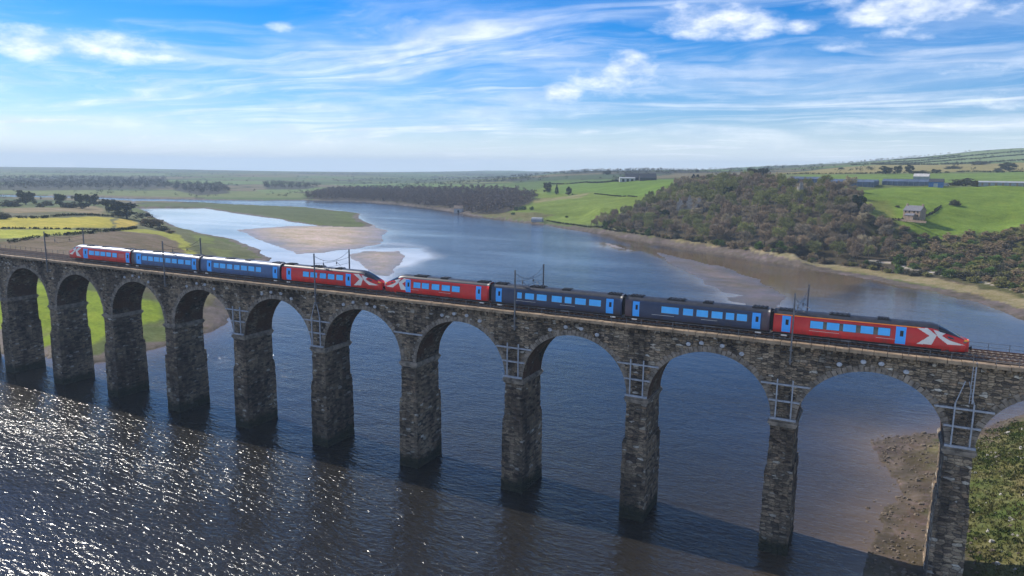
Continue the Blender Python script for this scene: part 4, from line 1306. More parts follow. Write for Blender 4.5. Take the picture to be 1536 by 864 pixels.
def make_tree(kind, seed, leafmat, bark, name, label, cat, group):
    rs = np.random.default_rng(seed)
    h, w = 10.0, 9.0
    root = thing(name, label, cat, (0, 0, 0), 0, group)
    if kind == 'bare':
        mb, ends, top = limbs(rs, h, w, 0, .22, 10, .022)
        c = np.array(ends + [top, top + [0, 0, 1.2]])
        ex = rs.normal(size=(26, 3))
        ex[:, 2] = np.abs(ex[:, 2]) - .25
        ex = ex / np.linalg.norm(ex, axis=1, keepdims=True) * np.array([3.7, 3.7, 4.4]) * rs.uniform(.6, 1, (26, 1)) + [0, 0, 4.8]
        c = np.concatenate([c, ex])
        V = leaf_cloud(rs, 1900, c, rs.uniform(.8, 1.4, len(c)), .95, .13, .5)
    elif kind == 'pine':
        mb, ends, top = limbs(rs, h, w, rs.uniform(-.4, .6), .5, 9, .028)
        c = np.array(ends + [top, top + [.5, .3, .6]])
        ex = np.concatenate([rs.normal(size=(12, 3)) * np.array([2.2, 2.2, 1.5]) + [1.0, 0, 6.2], rs.normal(size=(12, 3)) * np.array([2.4, 2.4, .8]) + [0.3, 0, 2.6]])
        c = np.concatenate([c, ex])
        V = leaf_cloud(rs, 3200, c, rs.uniform(1.0, 1.9, len(c)), .68, .6, .2)
    elif kind == 'conifer':
        mb = MB()
        mb.tube([(0, 0, -.5), (0, 0, 9.6)], [.22, .04], 6)
        zz = rs.random(60) ** .8
        an = rs.random(60) * 6.28
        rr_ = (1 - zz) * 3.4 + .3
        c = np.stack([np.cos(an) * rr_ * .8, np.sin(an) * rr_ * .8, .8 + zz * 8.6], -1)
        V = leaf_cloud(rs, 1700, c, .5 + (1 - zz) * 1.0, .62, .5, -.1)
    elif kind == 'round':
        mb, ends, top = limbs(rs, h, w, 0, .15, 9, .026)
        c = np.array(ends + [top, top + [.2, .1, 1.4]])
        ex = rs.normal(size=(22, 3))
        ex = ex / np.linalg.norm(ex, axis=1, keepdims=True) * np.array([3.2, 3.2, 3.4]) * rs.uniform(.6, 1, (22, 1)) + [0, 0, 5.8]
        c = np.concatenate([c, ex])
        c = np.concatenate([c, rs.normal(size=(10, 3)) * np.array([2.2, 2.2, .6]) + [0, 0, 2.2]])
        V = leaf_cloud(rs, 2600, c, rs.uniform(.9, 1.7, len(c)), .68, .6, .2)
    else:                                                      # shrub: a dome from the ground up
        mb = MB()
        for i in range(7):
            an = i * .9
            mb.tube([(0, 0, -.5), (math.cos(an) * 1.6, math.sin(an) * 1.6, 2.6), (math.cos(an) * 2.7, math.sin(an) * 2.7, 6.0)], [.2, .14, .05], 4)
        ex = rs.normal(size=(34, 3))
        ex[:, 2] = np.abs(ex[:, 2])
        ex = ex / np.linalg.norm(ex, axis=1, keepdims=True) * np.array([3.6, 3.6, 7.4]) * rs.uniform(.45, .95, (34, 1)) + [0, 0, .6]
        V = leaf_cloud(rs, 1500, ex, rs.uniform(.8, 1.7, len(ex)), .75, .42, .25)
    V[:, 2] = np.maximum(V[:, 2], .05)
    mb.build('trunk' if kind != 'shrub' else 'stem', bark, root)
    link('crown', quads_mesh('crown', V), leafmat, root)
    return root


GW = 'leafless trees of the wooded slope on the far bank'
BARE = [
    make_tree('bare', 1, mat_leaf('russet_twigs', (0.32, 0.235, 0.145)), M_BARK, 'bare_tree', 'leafless russet brown tree in the wood on the far bank slope', 'tree', GW + ', russet'),
    make_tree('bare', 2, mat_leaf('grey_brown_twigs', (0.31, 0.255, 0.175)), M_BARK, 'bare_tree', 'leafless grey brown tree in the wood on the far bank slope', 'tree', GW + ', grey brown'),
    make_tree('bare', 3, mat_leaf('plum_twigs', (0.25, 0.185, 0.12)), M_BARK, 'bare_tree', 'leafless dark plum brown tree in the wood on the far bank slope', 'tree', GW + ', plum brown'),
    make_tree('bare', 4, mat_leaf('olive_twigs', (0.23, 0.235, 0.08)), M_BARK_P, 'bare_tree', 'olive green tinged ivy clad tree in the wood on the far bank slope', 'tree', GW + ', olive'),
    make_tree('bare', 5, mat_leaf('straw_twigs', (0.38, 0.31, 0.19)), M_BARK_P, 'bare_tree', 'pale straw brown leafless tree in the wood on the far bank slope', 'tree', GW + ', straw'),
]
EVER = make_tree('conifer', 11, mat_leaf('dark_needles', (.020, .032, .016)), M_BARK, 'conifer_tree', 'dark green conifer', 'tree', None)
PINE = [make_tree('pine', 21 + i, mat_leaf('pine_needles', (0.052, 0.058, 0.034)), M_BARK, 'pine_tree', 'dark pine', 'tree', None) for i in range(2)]
ROUND = [make_tree('round', 31, mat_leaf('dark_leaf', (0.06, 0.062, 0.036)), M_BARK, 'round_tree', 'dark tree', 'tree', None),
         make_tree('round', 32, mat_leaf('ivy_leaf', (.032, .055, .018)), M_BARK, 'evergreen_tree', 'evergreen tree', 'tree', None)]
SHRUB = [
    make_tree('shrub', 41, mat_leaf('brown_scrub', (0.28, 0.205, 0.115)), M_BARK, 'shrub', 'brown leafless shrub', 'shrub', None),
    make_tree('shrub', 42, mat_leaf('olive_scrub', (0.24, 0.225, 0.07)), M_BARK, 'shrub', 'olive shrub', 'shrub', None),
    make_tree('shrub', 43, mat_leaf('green_scrub', (0.11, 0.17, 0.035)), M_BARK, 'shrub', 'green shrub', 'shrub', None),
    make_tree('shrub', 44, mat_leaf('dark_scrub', (0.085, 0.08, 0.05)), M_BARK, 'shrub', 'dark shrub', 'shrub', None),
    make_tree('shrub', 45, mat_leaf('tan_scrub', (0.28, 0.2, 0.1)), M_BARK, 'shrub', 'tan shrub', 'shrub', None),
]
used = set()


def plant(src, x, y, w, h, label=None, group=None, rz=None, z=None):
    """first use moves the source itself, later ones copy it"""
    if z is None: z = float(hgt(x, y)[0])
    sc = (w / 8.6, w / 8.6, h / 9.6)
    rz = rnd.uniform(0, 6.28) if rz is None else rz
    if src.name not in used:
        used.add(src.name)
        o = src
        o.location, o.rotation_euler, o.scale = (x, y, z), (0, 0, rz), sc
        if label: o['label'] = label
    else:
        o = copy_thing(src, (x, y, z), rz, sc, label)
    if group: o['group'] = group
    elif 'group' in o and label: del o['group']
    return o


WOODPTS = [[-110.8,451.5],[-77.0,434.4],[-130.6,681.1],[-141.1,520.6],[-100.8,446.7],[-20.9,377.6],[-181.8,654.8],[-113.7,501.8],[-39.0,461.7],[-201.1,589.2],[-127.2,622.6],[-40.6,525.3],[-113.0,435.0],[-147.1,673.4],[-139.4,668.5],[-100.7,436.3],[-69.1,510.9],[-183.2,570.0],[-81.2,481.8],[-40.9,420.9],[-141.6,622.3],[-144.0,594.1],[-38.4,407.2],[-138.9,540.7],[-159.6,490.3],[-203.4,532.0],[-174.2,520.2],[-24.7,449.1],[-153.6,665.7],[-125.7,578.6],[-26.0,468.7],[-42.1,489.3],[-91.3,602.1],[-114.2,586.6],[-151.7,478.4],[-135.1,583.1],[-153.6,631.0],[-181.0,646.7],[-113.3,598.1],[-105.9,461.6],[-227.3,532.9],[-120.2,634.1],[-232.9,541.9],[-116.9,555.6],[-57.9,531.2],[-99.0,520.2],[-86.1,439.0],[-101.6,580.4],[-165.4,504.1],[-25.4,410.8],[-67.8,439.4],[-70.7,523.5],[-102.5,507.3],[-10.3,423.4],[-57.1,440.0],[-184.9,495.5],[-18.2,437.0],[-158.3,564.9],[-118.7,485.6],[-20.9,495.8],[-11.3,400.8],[-119.4,439.2],[-192.5,491.1],[-133.0,485.0],[-155.1,503.3],[-100.4,558.3],[-98.0,624.5],[-1.1,402.5],[-44.7,514.0],[-121.0,650.0],[-70.5,421.8],[-193.0,635.8],[-177.7,631.5],[-8.1,431.8],[-172.6,551.1],[-147.5,546.6],[-117.1,574.4],[-92.8,417.0],[-155.9,550.7],[-160.8,543.1],[-108.5,483.0],[-19.7,398.5],[-77.5,550.4],[-13.3,386.4],[-162.3,518.4],[-31.9,493.5],[-190.2,675.2],[-98.5,548.5],[-17.2,455.4],[-168.6,602.2],[-144.9,470.1],[-180.3,533.5],[-89.6,537.3],[-58.0,511.8],[-128.7,646.3],[-119.3,670.6],[-17.6,408.3],[-29.5,430.2],[-105.1,610.9],[-208.9,515.4],[-34.9,381.4],[-138.3,491.4],[-69.7,548.8],[-177.8,593.4],[-63.0,496.9],[-32.0,475.1],[-165.6,665.9],[-143.6,528.2],[-86.4,489.1],[-127.2,505.2],[-169.9,628.0],[-151.5,518.0],[-233.7,519.5],[-148.1,580.6],[-37.9,441.2],[-202.4,634.1],[-175.0,508.1],[-212.4,527.5],[-208.3,601.1],[-205.4,563.5],[-149.1,637.8],[-118.5,536.0],[-88.6,468.3],[-121.1,515.3],[-183.8,666.6],[-110.4,546.6],[-126.3,458.2],[-127.8,521.4],[-24.8,487.7],[-147.0,498.5],[-80.9,402.1],[-12.1,375.5],[-110.1,632.9],[-84.7,596.6],[-161.1,479.5],[4.0,410.0],[-188.5,555.6],[-131.2,592.9],[-190.5,513.1],[-204.7,571.4],[-193.3,577.9],[-101.8,531.2],[-7.5,393.3],[-185.1,577.9],[-123.3,448.6],[-44.5,401.3],[-106.2,491.0],[-212.2,558.0],[-178.7,676.6],[-78.1,506.2],[-57.5,418.6],[-44.7,453.1],[-195.2,541.0],[-186.4,617.9],[-45.4,444.5],[-158.9,656.4],[-91.5,612.1],[-100.1,592.1],[-192.3,588.0],[-102.7,599.5],[-93.6,584.8],[-173.6,486.2],[-74.0,536.9],[-66.0,482.8],[-89.0,575.1],[-50.3,387.1],[-28.7,501.9],[-133.1,631.7],[-44.6,532.9],[-119.7,621.3],[-105.7,427.2],[-174.9,496.3],[-38.0,393.0],[-56.9,487.3],[-45.6,428.7],[-139.4,561.6],[-138.6,510.6],[-137.1,469.8],[-169.8,590.8],[-88.9,507.8],[-160.0,620.6],[-51.7,459.9],[-198.8,608.4],[-132.0,535.7],[-147.3,570.7],[-83.6,515.0],[-31.3,416.7],[-136.2,550.8],[-81.5,542.0],[-97.9,568.8],[-97.1,496.3],[-149.8,559.7],[-163.1,557.1],[-144.9,609.2],[-60.6,432.5],[-175.1,660.8],[-111.8,513.9],[-122.7,543.4],[-194.3,659.5],[-186.5,608.6],[-138.6,655.8],[-4.2,373.2],[-57.4,465.1],[-164.4,680.4],[-140.7,677.9],[-187.2,596.1],[-53.6,411.5],[-207.6,609.7],[-145.6,630.6],[-67.3,462.9],[-53.4,519.2],[-58.4,395.7],[-203.8,579.7],[-196.1,524.1],[-214.3,546.9],[-178.5,476.2],[-191.5,567.1],[-143.7,555.1],[-91.9,428.0],[-170.2,564.8],[-136.3,644.0],[-84.3,453.3],[-20.4,481.3],[-226.2,552.4],[-99.9,474.3],[-143.2,685.1],[-87.8,559.0],[-153.8,465.8],[-19.0,418.9],[-93.5,451.9],[-154.4,534.0],[-124.5,611.5],[-26.4,390.8],[-158.9,637.0],[-74.3,494.3],[-167.3,617.6],[-66.7,539.3],[-128.7,557.7],[-2.9,381.6],[-166.9,576.1],[-32.2,399.5],[-52.4,451.2],[-123.7,588.7],[-132.9,569.1],[-26.9,438.1],[-172.4,536.0],[-223.0,542.9],[-190.2,501.9],[-150.6,618.2],[-117.6,464.5],[-10.3,365.8],[-163.3,610.5],[-22.4,510.6],[-25.1,458.0],[-102.7,418.1],[-66.6,394.2],[-169.4,648.7],[-200.5,501.3],[-62.3,405.3],[-111.7,565.0],[7.0,385.8],[-177.1,618.6],[-218.6,532.9],[-169.0,637.8],[-181.4,523.5],[-225.2,521.8],[-121.5,564.7],[-14.8,473.3],[-124.8,599.9],[-117.5,641.8],[-179.8,562.9],[-159.5,588.9],[-120.1,478.0],[-84.1,461.2],[-102.8,539.7],[-126.2,529.0],[2.7,419.2],[-45.0,497.7],[-86.6,551.2],[-48.8,471.4],[-201.6,546.0],[-77.9,471.3],[-217.8,519.7],[-148.3,456.7],[-84.8,500.8],[-201.8,622.6],[-113.2,423.5],[-157.0,682.8],[-202.6,511.0],[-111.8,650.3],[-167.5,468.8],[-147.2,657.8],[-36.4,504.2],[-54.3,498.1],[-182.6,624.5],[-190.5,650.4],[-131.8,444.1],[-154.4,603.9],[-125.1,432.6],[-133.1,608.2],[-93.1,443.3],[4.6,377.7],[-83.2,427.2],[-150.2,648.8],[-142.8,451.3],[-139.1,576.5],[-171.0,675.3],[-82.8,416.0],[-106.2,469.5],[-119.7,523.1],[-179.4,543.7],[-134.8,462.0],[-66.0,474.2],[-80.4,575.5],[-122.8,663.6],[-222.2,513.3],[-234.7,531.2],[-80.2,522.6],[-62.9,445.6],[-75.9,448.4],[-169.9,477.4],[-36.5,482.1],[-108.8,556.7],[-162.4,644.9],[-210.7,538.8],[-188.7,483.5],[-69.6,454.2],[-92.0,529.6],[-42.6,384.6],[-111.8,525.9]]
wz = hgt([p[0] for p in WOODPTS], [p[1] for p in WOODPTS])
for i, (x, y) in enumerate(WOODPTS):
    r_ = rnd.random()
    q = vnoise(np.array([x / 45]), np.array([y / 45]), 5)[0]
    s_ = BARE[0] if r_ < .30 else BARE[1] if r_ < .52 else BARE[2] if r_ < .70 else BARE[3] if r_ < .90 else BARE[4]
    if q > .62 and r_ < .5: s_ = BARE[3]
    h_ = rnd.uniform(6.2, 11.0)
    plant(s_, x, y, h_ * rnd.uniform(.8, 1.25), h_, None, s_['group'], z=float(wz[i]))
SCRUBPTS = [[60.5,306.5],[17.4,393.7],[15.6,387.2],[7.5,429.6],[84.1,400.1],[24.8,349.3],[74.8,299.4],[25.6,415.7],[81.2,384.7],[74.5,373.6],[10.4,397.4],[5.0,413.6],[69.0,294.5],[77.3,393.3],[44.5,404.3],[25.5,372.3],[41.4,321.9],[64.5,399.4],[18.0,363.1],[76.9,314.9],[64.1,420.6],[56.5,337.9],[42.6,361.1],[69.3,328.4],[57.6,361.0],[78.5,363.6],[72.9,382.2],[65.2,275.2],[55.2,400.9],[58.4,409.3],[9.8,409.6],[59.2,387.9],[30.3,376.4],[36.5,358.9],[68.3,369.8],[50.7,362.8],[65.8,427.5],[20.3,405.3],[33.8,370.7],[43.5,309.1],[42.4,372.7],[56.4,351.4],[43.9,389.3],[30.9,339.1],[69.0,342.8],[23.1,381.1],[50.6,386.9],[32.4,392.0],[89.2,370.6],[93.7,397.6],[50.9,357.0],[18.9,356.6],[5.6,400.8],[58.2,421.3],[47.9,328.0],[50.5,396.8],[57.3,291.0],[75.9,401.4],[50.4,407.0],[47.7,317.8],[70.4,313.6],[28.7,382.2],[63.7,393.4],[11.0,360.6],[-6.1,431.4],[78.0,333.3],[76.2,415.1],[14.0,404.8],[3.2,425.7],[39.3,416.1],[48.5,379.5],[87.2,420.0],[69.3,301.9],[78.3,421.7],[63.5,336.2],[72.7,388.7],[73.5,283.0],[83.3,339.3],[70.4,259.8],[71.9,424.3],[85.3,356.7],[39.6,352.1],[12.7,366.9],[31.6,409.9],[58.2,395.7],[94.8,417.9],[35.2,385.0],[58.2,283.5],[91.5,406.2],[58.7,330.8],[27.1,402.9],[82.3,409.1],[68.2,319.7],[89.8,384.8],[59.6,369.4],[64.7,385.9],[14.4,423.5],[81.3,438.0],[53.7,295.7],[71.7,355.1],[9.2,376.1],[46.2,351.7],[49.1,418.3],[63.1,322.6],[40.0,328.8],[24.4,394.7],[33.9,353.7],[64.6,363.0],[23.4,410.5],[46.7,343.5],[51.9,302.6],[84.2,373.6],[44.6,395.8],[78.4,308.3],[18.0,376.9],[81.9,415.6],[23.4,386.7],[53.4,375.7],[61.1,300.2],[62.7,287.7],[69.2,403.6],[76.1,293.3],[26.6,361.7],[87.9,378.1],[70.1,266.2],[73.5,324.5],[96.3,424.5],[58.9,415.3],[73.7,276.0],[77.0,407.2],[75.4,339.1],[67.3,414.2],[39.0,337.4],[76.0,349.1],[90.6,413.7],[60.1,380.0],[79.4,323.2],[45.9,367.4],[60.9,341.8],[20.2,369.7],[30.7,365.6],[96.2,409.5],[88.1,430.2],[69.1,349.3],[10.1,381.6],[9.8,387.7],[63.6,315.7],[38.1,343.9],[62.9,280.4],[84.6,347.4],[57.0,320.0],[61.2,348.3],[31.2,347.5],[-0.5,418.2],[30.5,331.6],[81.4,368.5],[43.8,383.2],[24.6,343.3],[32.4,400.3],[14.3,417.3],[65.2,355.8],[83.9,391.3],[50.8,423.9],[52.0,370.1],[87.8,363.0],[38.9,367.1],[37.0,378.2],[37.6,405.8],[69.9,395.0],[74.7,435.8],[54.1,308.2],[49.1,412.7],[37.9,396.1],[52.3,342.2],[82.8,328.3],[77.8,354.8],[69.3,287.7],[71.0,362.8],[66.3,378.7],[27.3,354.4],[89.7,391.9],[7.0,421.0],[81.1,430.9],[4.4,407.1],[42.0,409.9],[47.4,334.2],[51.7,323.3],[34.9,323.8],[79.4,344.4],[18.9,350.3],[66.3,408.6],[80.8,378.3],[70.7,431.5],[1.3,432.1],[64.5,268.8],[-3.9,425.8],[55.5,313.9],[68.8,334.1],[19.8,399.0],[84.6,425.0],[13.9,372.8],[70.4,254.0],[40.6,315.6],[32.5,417.8],[16.3,410.5],[71.8,307.8],[51.2,348.5],[49.9,312.3],[63.1,294.2],[60.2,428.5],[43.0,420.7],[65.5,309.5],[8.4,370.4],[71.8,409.8],[54.9,382.5],[7.2,392.7],[60.3,404.0],[73.6,367.8],[19.9,415.7],[52.9,333.2],[53.9,391.7],[38.0,390.0]]
wz = hgt([p[0] for p in SCRUBPTS], [p[1] for p in SCRUBPTS])
GS = 'shrubs of the scrub slope below the stone cottage'
SL = ['leafless brown shrub on the scrub slope below the stone cottage', 'olive shrub on the scrub slope below the stone cottage', 'green shrub on the scrub slope below the stone cottage',
      'dark shrub on the scrub slope below the stone cottage', 'tan dry shrub on the scrub slope below the stone cottage']
SN = ['brown', 'olive', 'green', 'dark', 'tan']
for i, (x, y) in enumerate(SCRUBPTS):
    k = rnd.choices(range(5), (6, 5, 3, 2, 2))[0]
    w_ = rnd.uniform(5.5, 10.5)
    plant(SHRUB[k], x, y, w_, w_ * rnd.uniform(.42, .66), SL[k], GS + ', ' + SN[k], z=float(wz[i]))

FOOT = [[-54.6,373.4],[-68.6,386.8],[-46.9,371.6],[-34.9,360.7],[-165.7,460.7],[-186.0,484.3],[22.2,331.7],[-15.4,355.9],[-48.5,376.5],[-34.4,366.2],[-138.6,438.5],[-11.8,355.3],[-195.3,486.0],[-62.1,386.8],[-190.1,489.1],[-34.9,373.2],[-206.3,502.1],[-99.8,407.1],[15.6,332.5],[-39.9,364.3],[-116.2,422.5],[6.2,337.2],[24.8,327.0],[-23.8,359.6],[-4.5,353.8],[18.5,328.3],[-28.2,364.4],[-207.6,505.8],[-63.5,380.7],[-174.9,473.4],[-55.6,384.2],[-148.7,446.7],[-87.3,397.8],[-181.7,472.8],[-214.2,496.5],[-219.0,506.4],[-12.9,360.0],[-73.8,394.4],[0.3,349.6],[-135.8,434.7],[-103.2,412.0],[-185.0,479.0],[-211.1,503.5],[-170.4,466.5],[-164.2,457.0],[-77.4,389.4],[11.2,335.9],[-166.6,466.6],[4.9,343.3],[-159.2,456.5],[-155.0,449.1],[-210.2,498.8],[-203.0,494.3],[-216.3,510.6],[-1.2,344.2],[-43.6,376.3],[-145.5,443.9],[-58.8,377.5],[-52.1,378.8],[-81.4,395.5],[-211.9,511.4],[-122.0,426.6],[-126.2,427.7],[-70.2,390.5],[-197.3,497.0],[-190.4,478.7],[-96.6,405.1],[-91.0,403.4],[-220.6,520.7],[-5.6,347.6],[-28.1,359.6],[-58.3,386.7],[-46.3,379.5],[-220.6,515.8],[-201.0,490.3]]
wz = hgt([p[0] for p in FOOT], [p[1] for p in FOOT])
for i, (x, y) in enumerate(FOOT):
    k = rnd.choices(range(5), (4, 5, 5, 3, 1))[0]
    w_ = rnd.uniform(4.5, 8.0)
    plant(SHRUB[k], x, y, w_, w_ * rnd.uniform(.5, .8), SL[k].replace('on the scrub slope below the stone cottage', 'along the foot of the wood by the far shore'), 'shrubs along the foot of the wood, ' + SN[k], z=float(wz[i]))
LT = [[-813.8,329.3,21.0,9.8],[-903.3,395.7,17.4,16.6],[-852.1,389.7,13.8,8.4],[-806.2,378.0,10.3,14.7],[-787.9,379.2,19.0,9.5],[-771.3,379.8,12.3,15.9],[-857.8,449.4,11.4,13.9],[-701.5,363.3,11.6,12.9],[-617.8,325.0,20.9,15.4],[-644.0,334.5,10.1,7.6],[-506.6,267.3,17.2,11.5],[-488.7,263.0,11.2,5.1],[-573.0,195.9,9.8,6.9],[-470.1,255.5,8.0,3.5],[-796.8,350.6,8.5,6.4]]
LTL = [('S', 'low dark bush left of the tallest tree on the left field ridge'), ('R', 'large dark round tree on the left field ridge, leftmost tall one'), ('S', 'low dark bush right of the large round tree on the left ridge'),
       ('P', 'slim dark pine in the middle of the left field ridge'), ('S', 'wide low dark bush between two pines on the left ridge'), ('P', 'tall dark pine with a spreading top on the left ridge'),
       ('R', 'greyish round tree at the right end of the left ridge row'), ('P', 'leaning dark pine standing apart right of the ridge row'), ('P', 'biggest dark wind bent tree beside the yellow field at the water'),
       ('S', 'small dark bush under the biggest wind bent tree'), ('B', 'brown rounded bush by the mud channel right of the yellow field'), ('S', 'low brown bush at the edge of the mud channel'),
       ('S', 'dark bush at the left picture edge above the yellow field'), ('B', 'small brown bush on the grassy bank of the mud channel'), ('S', 'low dark bush in front of the large round ridge tree')]
for (x, y, w, h), (k, lb) in zip(LT, LTL):
    src = dict(S=SHRUB[3], R=ROUND[0], P=PINE[len(lb) % 2], B=SHRUB[0])[k]
    plant(src, x, y, w * 1.2, h * .92, lb)
RT = [[1.5,927.3,16.8,8.4],[15.1,943.5,10.2,8.9],[29.0,961.1,12.0,9.4],[42.4,961.4,25.6,5.1],[58.8,964.1,11.0,4.7],[97.5,1245.2,27.6,6.4],[152.6,1448.9,36.1,7.8],[157.6,1145.5,24.8,10.5],[141.0,1105.5,13.0,6.0],[68.2,693.3,28.7,8.7],[68.7,591.1,14.1,5.4],[46.0,492.6,9.4,4.7],[10.2,464.0,3.7,1.6],[-66.6,1280.2,11.6,4.6],[73.3,1008.1,7.0,2.6],[90.2,1033.5,10.7,2.2]]
RTL = [('R', 'leftmost dark round tree in the upper right fields'), ('R', 'second dark tree from the left in the upper right fields'), ('R', 'tallest dark tree of the upper right field row'), ('S', 'wide dark hedge bush right of the tallest field tree'),
       ('R', 'small round bush at the right end of the field row'), ('S', 'wide grey green thicket in the yellowish upper field'), ('S', 'dark thicket at the foot of the far right hill'), ('R', 'bushy dark tree at the right picture edge below the hill'),
       ('S', 'small dark bush beside the bushy tree below the hill'), ('S', 'big wide dark bush at the right end of the glasshouses'), ('S', 'second dark bush right of the big one by the glasshouses'), ('S', 'lone wind swept bush in the bright green field right of the cottage'),
       ('S', 'tiny bush in the field behind the cottage'), ('S', 'small bush in the yellowish field left of the field trees'), ('S', 'tiny round bush right of the field tree row'), ('S', 'low flat bush at the edge of the upper green field')]
for (x, y, w, h), (k, lb) in zip(RT, RTL):
    plant(dict(S=SHRUB[3], R=ROUND[0])[k], x, y, w * 1.05, h * 1.05, lb)
CTS = [[-132.3,744.7,11.2,9.7],[-115.2,710.3,10.0,10.0],[-145.1,756.0,6.1,6.9],[-177.1,677.9,12.1,9.3],[-120.3,544.7,9.3,8.2],[-13.4,446.1,10.1,9.2],[-177.6,523.1,5.3,5.9],[-168.1,517.1,9.9,6.4],[-205.0,778.5,8.1,6.5]]
CTL = [('P', 'flat topped dark pine on the crest of the wood, left of a pair'), ('P', 'flat topped dark pine on the crest of the wood, right of a pair'), ('C', 'slim dark conifer left of the crest pines'), ('C', 'dark conifer clump at the top corner of the wood beside the green field'),
       ('E', 'dark evergreen in the middle of the brown wood'), ('E', 'dark evergreen at the right end of the wood beside the field'), ('C', 'small dark conifer low at the left edge of the wood'), ('E', 'round dark evergreen low at the left edge of the wood'), ('C', 'small dark conifer at the edge of the top field by the wood')]
for (x, y, w, h), (k, lb) in zip(CTS, CTL):
    plant(dict(P=PINE[len(lb) % 2], C=EVER, E=ROUND[1])[k], x, y, w * 1.1, h * 1.1, lb)
MT = [[-417.9,821.6,11.2,13.1],[-386.2,781.6,7.1,12.4],[-355.1,748.5,8.5,9.3],[-368.3,645.1,13.9,5.4],[-349.9,629.7,7.5,4.5],[-379.7,650.6,7.8,5.5],[-360.1,603.5,7.4,2.9],[-218.7,548.0,6.9,2.5],[-291.7,592.3,4.2,2.1],[-524.7,1362.9,19.8,7.1],[-356.5,1464.2,7.1,4.3]]
MTL = [('R', 'tall grey tree at the right end of the distant riverside wood'), ('C', 'slim dark poplar beside the tall grey tree at the distant wood'), ('R', 'small tree right of the slim poplar by the green field'), ('S', 'green bush on the bank left of the white hut'),
       ('S', 'second green bush above the white hut'), ('S', 'brown bush by the white hut path'), ('S', 'low green bush beside the white hut'), ('S', 'dark bush beside the shore left of the brown wood'), ('S', 'small dark bush in the lower green field'),
       ('R', 'round tree on the skyline left of the farm'), ('R', 'lone tree on the bare skyline right of the farm')]
for (x, y, w, h), (k, lb) in zip(MT, MTL):
    plant(dict(S=SHRUB[2], R=ROUND[0], C=EVER)[k], x, y, w * 1.05, h * 1.05, lb)

# distant woods: one mass of leafless crowns each
def crowns(name, pts, label, m, hr=(9, 14), wr=(9, 13), per=110, seed=3):
    rs = np.random.default_rng(seed)
    pts = np.array(pts)
    z = hgt(pts[:, 0], pts[:, 1])
    out = []
    for (x, y), zz in zip(pts, z):
        h, w = rs.uniform(*hr), rs.uniform(*wr)
        ex = rs.normal(size=(9, 3))
        ex = ex / np.linalg.norm(ex, axis=1, keepdims=True) * np.array([w * .36, w * .36, h * .33]) * rs.uniform(.4, 1, (9, 1)) + [0, 0, h * .56]
        V = leaf_cloud(rs, per, ex, rs.uniform(1.0, 2.0, 9) * w / 9, 1.6, .32, .4)
        V[:, 2] = np.maximum(V[:, 2], 0)
        out.append(V + [x, y, zz])
    o = link(name, quads_mesh(name, np.concatenate(out)), m)
    return tag(o, label, None, None, 'stuff')


